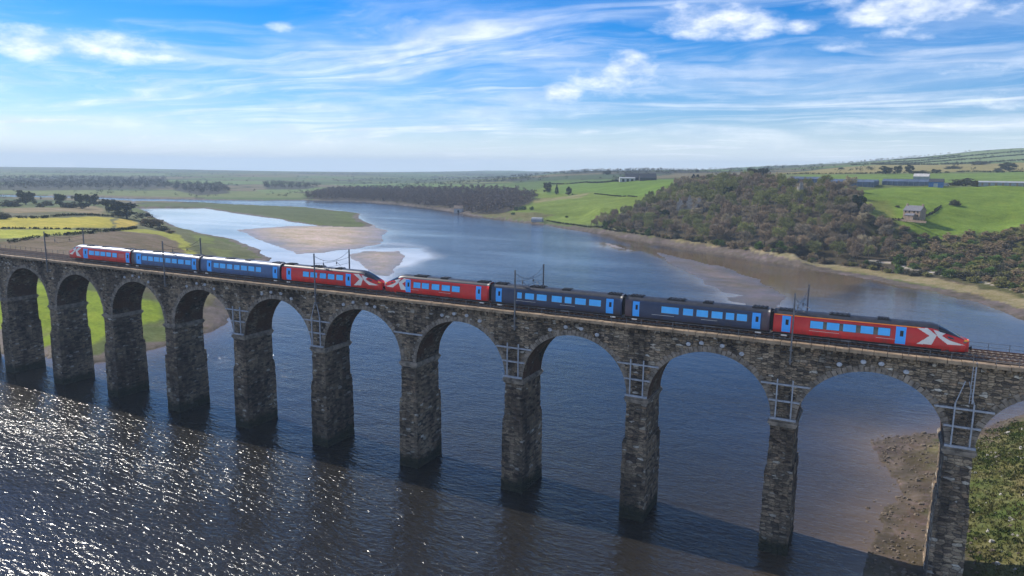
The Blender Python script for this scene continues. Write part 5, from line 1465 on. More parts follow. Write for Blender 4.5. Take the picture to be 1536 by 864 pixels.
crowns('distant_wood', [[-922.9,1004.5],[-482.0,735.9],[-846.5,911.7],[-546.9,814.9],[-532.5,873.4],[-912.2,917.1],[-695.4,891.0],[-829.2,814.9],[-613.2,881.0],[-762.1,877.8],[-658.8,884.2],[-691.9,954.2],[-703.4,824.4],[-755.9,931.8],[-888.1,901.1],[-955.1,971.6],[-809.9,1035.6],[-914.6,1052.2],[-854.5,835.9],[-779.5,850.5],[-664.9,836.8],[-945.2,979.0],[-782.7,1007.2],[-966.5,999.4],[-745.1,935.5],[-490.0,739.2],[-679.9,808.2],[-844.7,881.6],[-524.3,724.7],[-590.2,833.2],[-673.0,822.4],[-709.8,865.3],[-827.0,905.3],[-822.2,1030.9],[-790.4,967.0],[-777.5,969.7],[-851.9,941.5],[-389.6,684.6],[-497.1,783.6],[-727.6,943.8],[-396.9,714.1],[-407.6,698.8],[-768.5,905.9],[-646.9,813.3],[-741.3,852.9],[-864.9,1002.6],[-452.1,704.1],[-448.3,731.0],[-780.6,954.6],[-626.1,819.4],[-763.4,835.6],[-664.4,800.8],[-766.3,971.9],[-503.4,737.5],[-582.1,893.6],[-868.7,945.8],[-473.9,835.5],[-912.6,1013.8],[-953.5,984.5],[-622.6,900.7],[-523.4,801.5],[-849.3,989.4],[-845.1,1040.2],[-879.7,878.0],[-671.4,872.8],[-484.7,725.1],[-797.0,837.5],[-836.2,956.5],[-477.6,816.7],[-852.3,889.1],[-446.2,659.3],[-599.8,790.9],[-825.9,835.4],[-752.7,916.0],[-982.0,1013.6],[-507.1,760.0],[-890.6,929.9],[-584.7,778.4],[-745.3,830.1],[-409.2,647.6],[-886.8,1059.8],[-409.5,711.2],[-938.5,1013.3],[-700.1,972.5],[-491.4,827.6],[-680.4,869.0],[-531.0,744.0],[-944.0,1038.1],[-622.7,833.8],[-439.7,794.8],[-760.8,888.6],[-848.3,857.2],[-521.3,744.3],[-949.6,1002.9],[-576.0,807.3],[-836.3,1039.4],[-400.8,704.5],[-878.4,1052.5],[-763.0,927.0],[-528.9,830.7],[-869.0,911.0],[-488.0,707.0],[-650.4,910.4],[-461.1,696.1],[-688.7,865.0],[-839.4,995.0],[-635.1,865.5],[-522.3,788.8],[-399.3,691.3],[-554.3,780.4],[-675.9,800.7],[-640.7,828.8],[-773.0,885.6],[-588.6,867.2],[-542.2,776.3],[-893.4,979.9],[-593.9,861.3],[-986.7,1050.9],[-574.1,781.9],[-607.4,802.7],[-745.0,898.3],[-890.5,868.5],[-799.2,964.9],[-737.3,822.1],[-702.4,812.7],[-872.9,871.8],[-851.7,929.1],[-792.3,1031.5],[-538.2,762.7],[-402.8,742.8],[-517.1,828.1],[-706.9,927.5],[-647.5,874.1],[-719.8,951.6],[-888.8,1039.2],[-635.3,779.3],[-807.5,831.4],[-731.5,837.1],[-893.2,876.9],[-702.3,961.4],[-876.8,912.7],[-817.9,834.9],[-646.0,804.5],[-768.9,1015.3],[-806.4,923.9],[-583.5,815.3],[-503.3,713.4],[-830.1,1045.0],[-793.2,1010.5],[-408.0,666.8],[-691.9,903.0],[-754.3,953.5],[-860.9,850.1],[-1000.7,1050.5],[-748.0,847.9],[-980.1,1059.7],[-593.7,904.4],[-594.9,822.7],[-499.1,813.9],[-765.6,940.7],[-691.9,825.1],[-903.9,999.5],[-802.9,819.0],[-696.1,833.8],[-766.9,867.5],[-884.5,891.3],[-623.0,908.4],[-593.7,851.4],[-849.0,961.5],[-817.3,978.2],[-514.6,748.6],[-536.6,784.1],[-630.6,907.9],[-711.4,822.0],[-810.3,941.3],[-792.5,958.5],[-681.5,917.7],[-675.4,934.2],[-536.8,843.8],[-594.4,881.6],[-872.7,1061.8],[-535.1,886.3],[-885.3,1031.2],[-427.8,740.4],[-706.8,948.7],[-901.8,1016.2],[-829.7,968.5],[-721.8,907.5],[-427.0,757.2],[-819.9,875.0],[-824.8,851.9],[-876.0,1033.2],[-622.0,879.4],[-616.4,923.9],[-563.5,898.4],[-964.2,1013.9],[-766.4,951.7],[-838.6,854.7],[-602.5,913.6],[-995.8,1062.6],[-649.5,782.6],[-797.5,811.2],[-510.2,850.9],[-695.4,842.5],[-422.4,734.2],[-602.2,766.8],[-874.8,895.9],[-965.5,989.7],[-756.6,849.3],[-448.0,792.0],[-533.2,795.7],[-708.4,940.6],[-816.5,1002.5],[-923.5,935.6],[-599.4,811.5],[-967.0,1045.1],[-486.5,814.4],[-872.5,834.1],[-582.4,836.8],[-565.9,878.1],[-741.3,912.3],[-494.5,729.0],[-488.8,770.0],[-962.9,1037.5],[-582.6,748.6],[-944.7,968.5],[-838.0,830.8],[-567.4,793.8],[-637.4,856.6],[-978.3,1048.0],[-728.3,971.2],[-867.1,962.3],[-561.9,759.8],[-445.3,749.7],[-520.3,843.6],[-803.3,992.7],[-809.3,1013.5],[-423.5,638.5],[-710.4,888.4],[-936.8,965.5],[-614.7,796.7],[-413.8,728.4],[-620.9,785.0],[-761.4,812.4],[-738.8,983.5],[-726.8,885.1],[-884.1,950.3],[-639.7,910.5],[-662.6,936.4],[-765.8,987.6],[-669.5,850.8],[-446.4,693.7],[-812.5,824.5],[-712.4,905.9],[-963.1,1026.6],[-459.3,670.9],[-754.0,826.3],[-602.3,830.5],[-630.0,882.8],[-739.9,991.5],[-782.2,823.2],[-990.5,1039.2],[-550.8,852.3],[-575.3,900.0],[-862.7,825.7],[-933.3,942.9],[-853.0,873.5],[-393.5,677.2],[-768.2,896.1],[-874.9,928.5],[-524.1,768.3],[-615.1,847.4],[-928.8,957.1],[-731.2,902.7],[-850.3,1020.3],[-496.5,866.9],[-859.0,972.0],[-822.1,863.3],[-438.3,764.4],[-811.4,866.5],[-612.9,870.6],[-585.9,883.8],[-718.5,889.7],[-746.1,870.6],[-969.6,1022.0],[-736.2,931.5],[-698.1,918.4],[-427.6,722.2],[-676.9,893.1],[-526.6,816.8],[-789.1,897.0],[-925.7,1035.5],[-674.1,843.8],[-431.2,640.7],[-796.8,890.6],[-400.8,636.0],[-901.4,936.1],[-738.7,872.9],[-443.9,774.6],[-458.8,711.1],[-886.7,923.0],[-419.3,671.8],[-835.2,1019.8],[-513.3,807.9],[-879.6,842.7],[-758.2,1007.1],[-759.3,869.0],[-689.0,922.8],[-521.9,732.2],[-800.6,1031.9],[-776.0,934.2],[-572.7,868.7],[-731.3,953.7],[-899.2,1037.2],[-473.0,690.4],[-565.1,850.2],[-634.7,899.8],[-481.5,746.6],[-740.3,885.5],[-712.7,834.6],[-641.2,882.8],[-711.0,968.0],[-781.5,842.3],[-415.3,705.9],[-729.4,989.7],[-790.9,845.9],[-627.9,872.5],[-752.4,860.2],[-497.9,771.5],[-690.3,937.1],[-935.8,1044.5],[-900.1,894.0],[-438.3,652.6],[-496.9,708.3],[-478.8,711.3],[-569.8,834.2],[-557.3,740.1],[-637.2,791.8],[-846.0,836.7],[-850.7,899.0],[-895.5,908.5],[-427.3,782.4],[-491.7,758.2],[-928.0,975.8],[-751.8,975.0],[-776.3,858.0],[-941.0,991.4],[-926.4,922.6],[-603.6,885.6],[-608.8,818.3],[-604.3,904.3],[-802.6,957.1],[-813.3,849.6],[-804.7,859.1],[-952.3,1037.2],[-845.9,1001.7],[-932.0,989.4],[-639.8,816.4],[-779.1,897.6],[-405.7,683.9],[-451.5,673.9],[-934.8,1001.5],[-801.5,881.2],[-652.6,849.5],[-795.1,917.1],[-633.3,810.3],[-863.8,929.4],[-789.5,948.9],[-813.9,993.9],[-904.9,1023.8],[-884.3,1009.7],[-724.1,915.3],[-749.9,992.1],[-507.0,749.4],[-508.9,729.9],[-744.1,1001.2],[-946.1,1025.0],[-673.0,960.0],[-776.3,988.5],[-673.8,908.5],[-568.3,815.8],[-934.8,1020.3],[-757.6,906.6],[-552.2,842.2],[-585.5,804.6],[-978.1,1038.9],[-543.8,750.4],[-740.1,840.4],[-885.9,983.8],[-476.1,754.5],[-650.3,896.7],[-785.7,915.6],[-731.9,877.5],[-791.3,938.0],[-651.3,823.2],[-556.4,812.9],[-819.4,937.5],[-569.4,743.4],[-761.6,964.4],[-661.7,846.7],[-552.1,895.3],[-805.3,898.5],[-655.2,788.6],[-495.5,801.7],[-503.2,836.4],[-456.5,727.7],[-544.4,806.1],[-760.1,997.8],[-545.1,846.7],[-752.2,890.4],[-561.9,748.7],[-455.5,662.6],[-845.3,828.2],[-913.5,1029.4],[-655.4,869.2],[-742.6,962.1],[-837.3,908.4],[-858.3,842.7],[-598.3,759.1],[-863.6,893.5],[-915.6,979.5],[-921.8,987.0],[-465.3,751.1],[-538.5,735.2],[-467.4,765.8],[-960.8,1005.1],[-472.2,786.6],[-815.7,882.4],[-833.3,1005.5],[-901.4,1047.2],[-716.1,916.8],[-552.0,755.7],[-896.6,886.2],[-875.3,963.3],[-875.2,1001.1],[-562.0,841.0],[-426.9,668.0],[-1007.3,1056.9],[-708.8,874.0],[-971.6,1054.8],[-487.1,683.5],[-839.9,931.2],[-547.8,877.3],[-821.0,954.5],[-718.6,960.2],[-453.4,769.2],[-826.3,920.7],[-505.9,828.4],[-415.4,753.2],[-464.1,789.8],[-628.5,774.1],[-461.6,823.5],[-727.2,934.6],[-856.9,1049.7],[-794.5,858.9],[-452.0,780.3],[-687.6,807.0],[-734.7,917.6],[-772.5,812.4],[-886.6,971.1],[-886.8,1018.6],[-836.5,975.7],[-719.7,874.9],[-807.4,839.9],[-747.7,922.2],[-660.1,815.0],[-902.8,1008.6],[-792.2,820.5],[-450.7,715.0],[-673.0,920.5],[-726.2,870.1],[-461.4,720.3],[-810.1,906.8],[-955.5,1017.8],[-864.9,833.9],[-846.0,1030.8],[-842.9,1048.4],[-972.0,1062.8],[-418.2,772.0],[-831.0,891.3],[-799.6,1016.2],[-857.3,1032.8],[-419.9,662.7],[-437.2,731.6],[-490.9,858.6],[-949.5,1012.1],[-714.6,926.3],[-601.9,865.2],[-865.3,937.0],[-871.0,921.1],[-481.0,693.4],[-785.6,1022.4],[-783.4,878.3],[-946.4,961.0],[-859.9,869.2],[-482.4,777.7],[-876.4,1018.9],[-468.9,816.1],[-437.1,780.8],[-528.5,754.1],[-440.9,742.3],[-550.8,729.8],[-682.4,900.8],[-752.9,962.8],[-771.7,843.8],[-436.8,660.1],[-519.6,866.9],[-921.6,963.6],[-469.1,778.4],[-458.1,745.6],[-817.2,969.8],[-686.3,835.4],[-701.8,847.3],[-914.2,903.2],[-619.1,861.8],[-467.7,734.1],[-567.8,754.8],[-472.9,740.6],[-477.4,764.8],[-765.0,858.4],[-899.8,963.4],[-428.4,774.1],[-510.3,863.9],[-836.7,865.0],[-684.4,890.2],[-391.5,663.9],[-571.1,856.2],[-848.8,1054.1],[-895.3,949.9],[-916.0,943.6],[-868.0,1022.6],[-930.3,1052.6],[-821.9,995.4],[-521.4,775.5],[-513.1,768.5],[-746.4,880.8],[-812.3,815.7],[-914.3,969.3],[-449.1,760.0],[-488.2,835.7],[-455.6,681.6],[-618.8,886.5],[-473.3,716.9],[-552.8,796.4],[-678.2,816.0],[-656.5,799.4],[-752.0,1002.5],[-513.5,819.7],[-888.5,958.9],[-564.5,809.0],[-475.4,800.3],[-627.4,930.4],[-426.0,691.6],[-859.9,919.4],[-532.7,768.7],[-784.7,835.3],[-818.7,901.8],[-663.8,921.9],[-727.3,922.5],[-826.8,881.9],[-905.9,991.1],[-444.4,707.0],[-493.1,848.5],[-792.7,874.8],[-671.0,813.2],[-654.1,928.0],[-542.0,789.7],[-671.7,859.5],[-623.1,801.5],[-856.9,991.3],[-436.1,715.2],[-804.5,979.2],[-735.3,863.4],[-907.8,979.7],[-719.1,968.5],[-731.5,848.0],[-564.8,825.5],[-855.4,817.1],[-917.0,1044.4],[-450.2,741.5],[-716.4,897.4],[-593.8,896.1],[-503.1,722.3],[-636.7,926.8],[-895.1,941.2],[-645.2,922.2],[-782.2,863.2],[-483.0,853.0],[-396.3,646.1],[-687.3,855.7],[-719.5,982.2],[-400.1,658.6],[-829.5,1028.1],[-500.7,755.1],[-593.9,841.8],[-547.4,827.4],[-701.1,873.8],[-832.3,984.3],[-937.7,955.3],[-580.2,876.9],[-512.9,708.8],[-548.9,868.1],[-667.6,889.8],[-800.8,869.4],[-842.5,844.4],[-804.4,888.9],[-692.8,816.5],[-907.2,1062.4],[-454.3,805.3],[-861.9,883.5],[-769.1,961.8],[-504.5,870.6],[-917.3,995.5],[-642.9,844.5],[-588.6,795.2],[-825.4,948.3],[-826.4,1017.6],[-424.4,711.8],[-792.2,977.7],[-749.8,839.5],[-462.5,685.3],[-406.5,735.8],[-725.0,854.2],[-988.3,1027.5],[-953.2,1027.9],[-607.7,850.9],[-779.6,926.4],[-653.5,808.4],[-522.9,809.4],[-585.1,827.2],[-847.6,922.6],[-826.4,960.8],[-513.1,872.3],[-787.1,811.2],[-479.8,790.6],[-535.7,809.3],[-794.7,998.9],[-532.9,728.4],[-431.0,748.6],[-869.0,1044.9],[-609.4,862.9],[-862.9,1058.5],[-567.0,887.1],[-760.5,919.3],[-556.5,765.4],[-690.7,876.7],[-947.9,1048.9],[-577.0,825.7],[-603.9,778.0],[-652.5,944.3],[-628.7,843.7],[-925.4,948.7],[-836.4,916.7],[-861.4,984.8],[-424.2,766.3],[-776.8,947.9],[-429.5,676.2],[-772.1,824.1],[-665.9,929.4],[-797.9,950.1],[-838.9,1013.1],[-900.4,955.8],[-919.7,909.5],[-574.4,764.4],[-559.6,792.3],[-456.9,754.0],[-529.9,779.8],[-511.5,836.8],[-775.7,1011.6],[-841.0,898.8],[-507.6,781.2],[-480.1,828.0],[-538.7,834.6],[-688.5,969.1],[-645.1,864.1],[-592.0,784.7],[-758.8,984.1],[-872.2,994.0],[-918.1,953.5],[-658.8,861.9],[-661.6,823.4],[-947.0,1056.7],[-786.3,855.8],[-498.8,746.9],[-520.9,710.6],[-484.2,756.9],[-962.2,981.4],[-526.9,859.5],[-833.5,823.3],[-739.8,974.5],[-904.2,886.0],[-855.8,1040.5],[-416.3,679.8],[-523.3,874.4],[-802.3,908.0],[-823.2,929.0],[-543.9,890.8],[-721.2,863.6],[-768.4,913.7],[-582.0,788.8],[-613.0,770.1],[-728.9,828.1],[-540.9,798.2],[-933.1,934.9],[-590.1,756.1],[-472.3,680.5],[-418.1,695.7],[-878.8,902.6],[-437.8,696.5],[-635.2,849.3],[-469.2,668.9],[-831.8,942.0],[-533.2,718.7],[-822.0,843.1],[-407.7,758.9],[-401.5,672.9],[-697.1,945.2],[-848.5,975.6],[-558.2,866.7],[-842.5,890.1],[-872.7,980.1],[-494.3,716.3],[-760.9,821.6],[-507.1,703.3],[-819.1,1022.8],[-663.8,791.1],[-615.8,837.9],[-676.0,835.8],[-439.9,668.3],[-408.5,655.8],[-926.5,1025.5],[-964.3,1058.5],[-682.3,878.2],[-467.8,806.2],[-649.5,936.3],[-842.7,942.8],[-769.1,980.2],[-981.2,1031.0],[-820.2,894.3],[-630.5,832.2],[-477.6,842.9],[-882.2,855.8],[-479.4,684.6],[-885.5,914.5],[-894.3,1029.1],[-842.5,1021.8],[-419.7,742.2],[-581.6,862.2],[-537.0,854.7],[-734.0,966.0],[-671.6,882.9],[-595.3,871.5],[-610.8,782.0],[-815.4,1042.5],[-972.0,1007.1],[-418.0,718.5],[-731.0,814.7],[-960.4,1050.0],[-807.6,1000.6],[-476.4,809.0],[-565.2,785.4],[-907.9,925.3],[-463.4,705.0],[-853.9,952.0],[-660.8,896.0],[-714.3,844.3],[-616.0,904.8],[-553.7,832.6],[-917.5,930.5],[-707.7,895.7],[-748.1,946.1],[-602.3,838.4],[-667.9,952.1],[-700.9,910.5],[-751.7,816.8],[-496.5,696.7],[-585.1,844.2],[-533.1,822.9],[-910.4,951.1],[-785.1,981.0],[-788.7,930.6],[-799.1,927.0],[-825.4,825.9],[-878.6,1042.3],[-859.5,1009.6],[-780.3,905.5],[-665.2,878.0],[-660.7,912.9],[-831.4,992.2],[-840.6,816.3],[-925.2,1017.4],[-684.7,948.6],[-678.0,953.7],[-850.4,848.8],[-507.9,813.4],[-515.5,718.6],[-584.9,900.8],[-898.0,918.6],[-577.7,775.0],[-881.3,935.9],[-883.9,992.5],[-869.0,861.8],[-812.6,951.4],[-723.3,839.8],[-843.2,871.9],[-833.5,1054.1],[-536.1,863.6],[-852.8,916.4],[-689.0,847.4],[-618.2,819.0],[-867.7,971.9],[-858.9,1023.8],[-625.3,791.7],[-496.5,792.3],[-636.0,838.9],[-864.3,1037.1],[-610.5,826.0],[-504.0,858.7],[-937.0,1060.9],[-557.2,822.7],[-622.3,916.4],[-567.8,775.2],[-514.6,798.3],[-806.5,971.7],[-826.0,1009.1],[-458.9,797.7],[-621.3,853.6],[-719.9,943.4],[-596.5,775.2],[-648.0,889.1],[-545.2,858.1],[-490.2,807.4],[-824.8,974.3],[-613.3,807.6],[-898.3,973.7],[-772.2,921.3],[-876.2,950.0],[-913.2,960.7],[-811.2,962.1],[-813.9,926.4],[-577.9,796.3],[-957.7,996.8],[-613.1,895.7],[-678.6,851.7],[-854.5,980.8],[-873.2,1010.0],[-697.8,865.5],[-863.4,955.1],[-919.2,1061.4],[-557.0,883.9],[-494.7,687.5],[-684.9,909.5],[-772.7,877.7],[-812.8,896.9],[-645.9,793.7],[-608.4,921.0],[-799.6,939.0],[-740.4,813.6],[-882.0,867.1],[-681.7,926.8],[-897.5,994.4],[-527.4,851.9],[-495.6,840.5],[-504.1,793.4],[-856.3,861.7],[-825.2,1038.4],[-906.3,904.4],[-864.6,901.2],[-777.2,1020.0],[-726.2,963.1],[-877.6,887.0],[-834.2,840.4],[-650.6,836.0],[-528.9,880.4],[-486.2,799.1],[-596.7,800.5],[-703.9,883.9],[-971.9,1032.2],[-948.8,993.4],[-902.6,945.5],[-433.4,707.9],[-698.6,898.8],[-420.9,649.3],[-447.8,809.6],[-438.9,677.0],[-440.5,685.9],[-704.9,837.9],[-896.3,1062.5],[-783.6,937.5],[-543.5,768.3],[-524.3,760.6],[-938.2,974.6],[-710.9,981.7],[-411.5,640.3],[-852.5,1005.7],[-894.4,1011.3],[-700.9,856.7],[-804.8,915.4],[-918.6,1022.0],[-936.9,1034.1],[-475.1,704.0],[-594.4,912.3],[-830.5,932.1],[-871.5,850.6],[-540.8,821.1],[-938.1,1051.7],[-908.7,1039.5],[-398.7,721.9],[-448.0,680.7],[-447.4,801.3],[-639.7,891.1],[-517.7,853.2],[-411.6,743.0],[-735.9,939.3],[-769.1,1006.9],[-858.6,908.4],[-776.6,999.4],[-513.0,738.5],[-470.1,828.5],[-637.3,935.6],[-633.0,916.0],[-399.4,732.2],[-443.6,722.2],[-589.5,772.2],[-768.1,997.5],[-977.2,1020.5],[-773.3,835.4],[-779.4,870.8],[-541.2,720.3],[-684.8,960.5],[-419.0,687.1],[-748.4,906.2],[-579.7,909.8],[-576.2,848.6],[-818.3,919.0],[-557.2,875.2],[-785.7,994.8],[-684.1,821.4],[-871.8,880.1],[-725.7,894.7],[-792.2,907.1],[-562.5,858.6],[-608.0,761.1],[-781.7,963.0],[-627.8,861.2],[-406.1,749.7],[-460.7,781.5],[-665.5,866.9],[-619.5,775.1],[-834.9,873.7],[-793.1,988.7],[-805.4,931.6],[-742.9,861.1],[-896.4,1003.8],[-835.6,924.5],[-536.2,754.3],[-577.8,884.2],[-495.8,820.9],[-500.4,763.7],[-794.6,1022.2],[-657.9,832.0],[-434.5,788.5],[-666.9,943.9],[-514.0,788.6],[-630.6,892.4],[-922.4,1050.2],[-531.5,838.2],[-477.6,729.4],[-771.6,851.9],[-458.9,812.4],[-927.2,1060.6],[-827.2,869.2],[-655.4,902.5],[-926.0,995.7],[-602.9,893.7],[-941.8,948.0],[-422.9,750.3],[-890.1,860.9],[-433.4,690.1],[-748.2,983.7],[-714.9,934.6],[-427.9,700.6],[-716.9,816.1],[-808.2,877.6],[-799.9,829.6],[-886.1,1050.9],[-753.9,899.7],[-735.5,892.5],[-810.7,1023.6],[-842.7,982.5],[-754.2,878.5],[-539.9,743.3],[-633.4,824.2],[-545.9,737.6],[-987.7,1061.2],[-663.7,856.1],[-694.8,963.5],[-758.1,941.6],[-656.6,840.8],[-408.5,675.9],[-452.5,688.6],[-782.8,889.8],[-605.3,873.0],[-465.2,676.0],[-956.9,1060.5],[-820.8,814.8],[-797.6,898.7],[-684.3,799.3],[-514.6,879.9],[-698.5,934.6],[-845.2,953.3],[-729.5,979.8],[-408.6,721.7],[-755.7,834.4],[-552.0,748.1],[-428.5,684.0],[-800.9,1004.3],[-585.0,852.3],[-722.6,821.7],[-414.5,762.5],[-712.1,855.1],[-739.2,950.1],[-877.5,987.7],[-458.4,737.0],[-834.7,883.6],[-867.3,843.2],[-541.1,872.9],[-627.5,922.3],[-928.4,967.4],[-821.2,987.1],[-488.9,783.6],[-817.3,1013.2],[-547.1,783.8],[-893.1,1046.9],[-566.3,801.4],[-851.9,1062.4],[-578.6,756.7],[-666.6,901.3],[-505.9,844.4],[-559.5,773.7],[-644.8,853.3],[-691.0,884.4],[-792.4,866.5],[-910.2,935.8],[-842.9,970.4],[-818.7,910.7],[-642.0,942.2],[-410.2,690.7],[-427.4,659.2],[-809.0,986.8],[-636.7,801.8],[-487.4,698.8],[-456.2,787.7],[-799.0,852.0],[-913.8,1003.0],[-503.0,806.0],[-637.5,873.4],[-814.1,858.4],[-698.7,926.8],[-435.3,755.4],[-584.5,765.8],[-863.6,1016.1],[-483.9,717.1],[-436.0,723.4],[-878.3,974.0],[-469.8,724.1],[-670.0,831.1],[-465.1,742.5],[-736.6,998.3],[-886.0,942.0],[-506.3,772.3],[-611.0,912.3],[-894.6,1021.1],[-931.0,1011.6],[-822.7,1048.1],[-489.9,748.9],[-590.1,811.3],[-631.2,786.2],[-458.4,761.7],[-776.5,913.7],[-715.7,881.6],[-712.6,955.3],[-833.5,848.2],[-909.0,894.1],[-705.8,919.3],[-886.6,883.9],[-920.3,918.0],[-485.8,843.9],[-645.2,902.4],[-517.1,756.0],[-393.2,700.4],[-682.0,940.2],[-898.7,927.1],[-917.3,1036.7],[-564.5,736.1],[-791.3,882.9],[-658.0,949.7],[-887.7,1001.2],[-832.8,899.6],[-571.1,842.3],[-680.5,828.8],[-942.5,1006.0],[-935.5,982.4],[-625.2,809.9],[-696.6,807.3],[-461.7,772.8],[-651.0,881.0],[-445.9,650.7],[-543.2,728.3],[-790.6,830.4],[-681.7,843.8],[-899.7,984.5],[-740.3,904.6],[-719.4,829.5],[-552.9,861.2]], 'distant brown leafless wood along the river bend', mat_leaf('distant_twigs', (0.16, 0.12, 0.092), .4), (7, 16), (8, 15), 120)
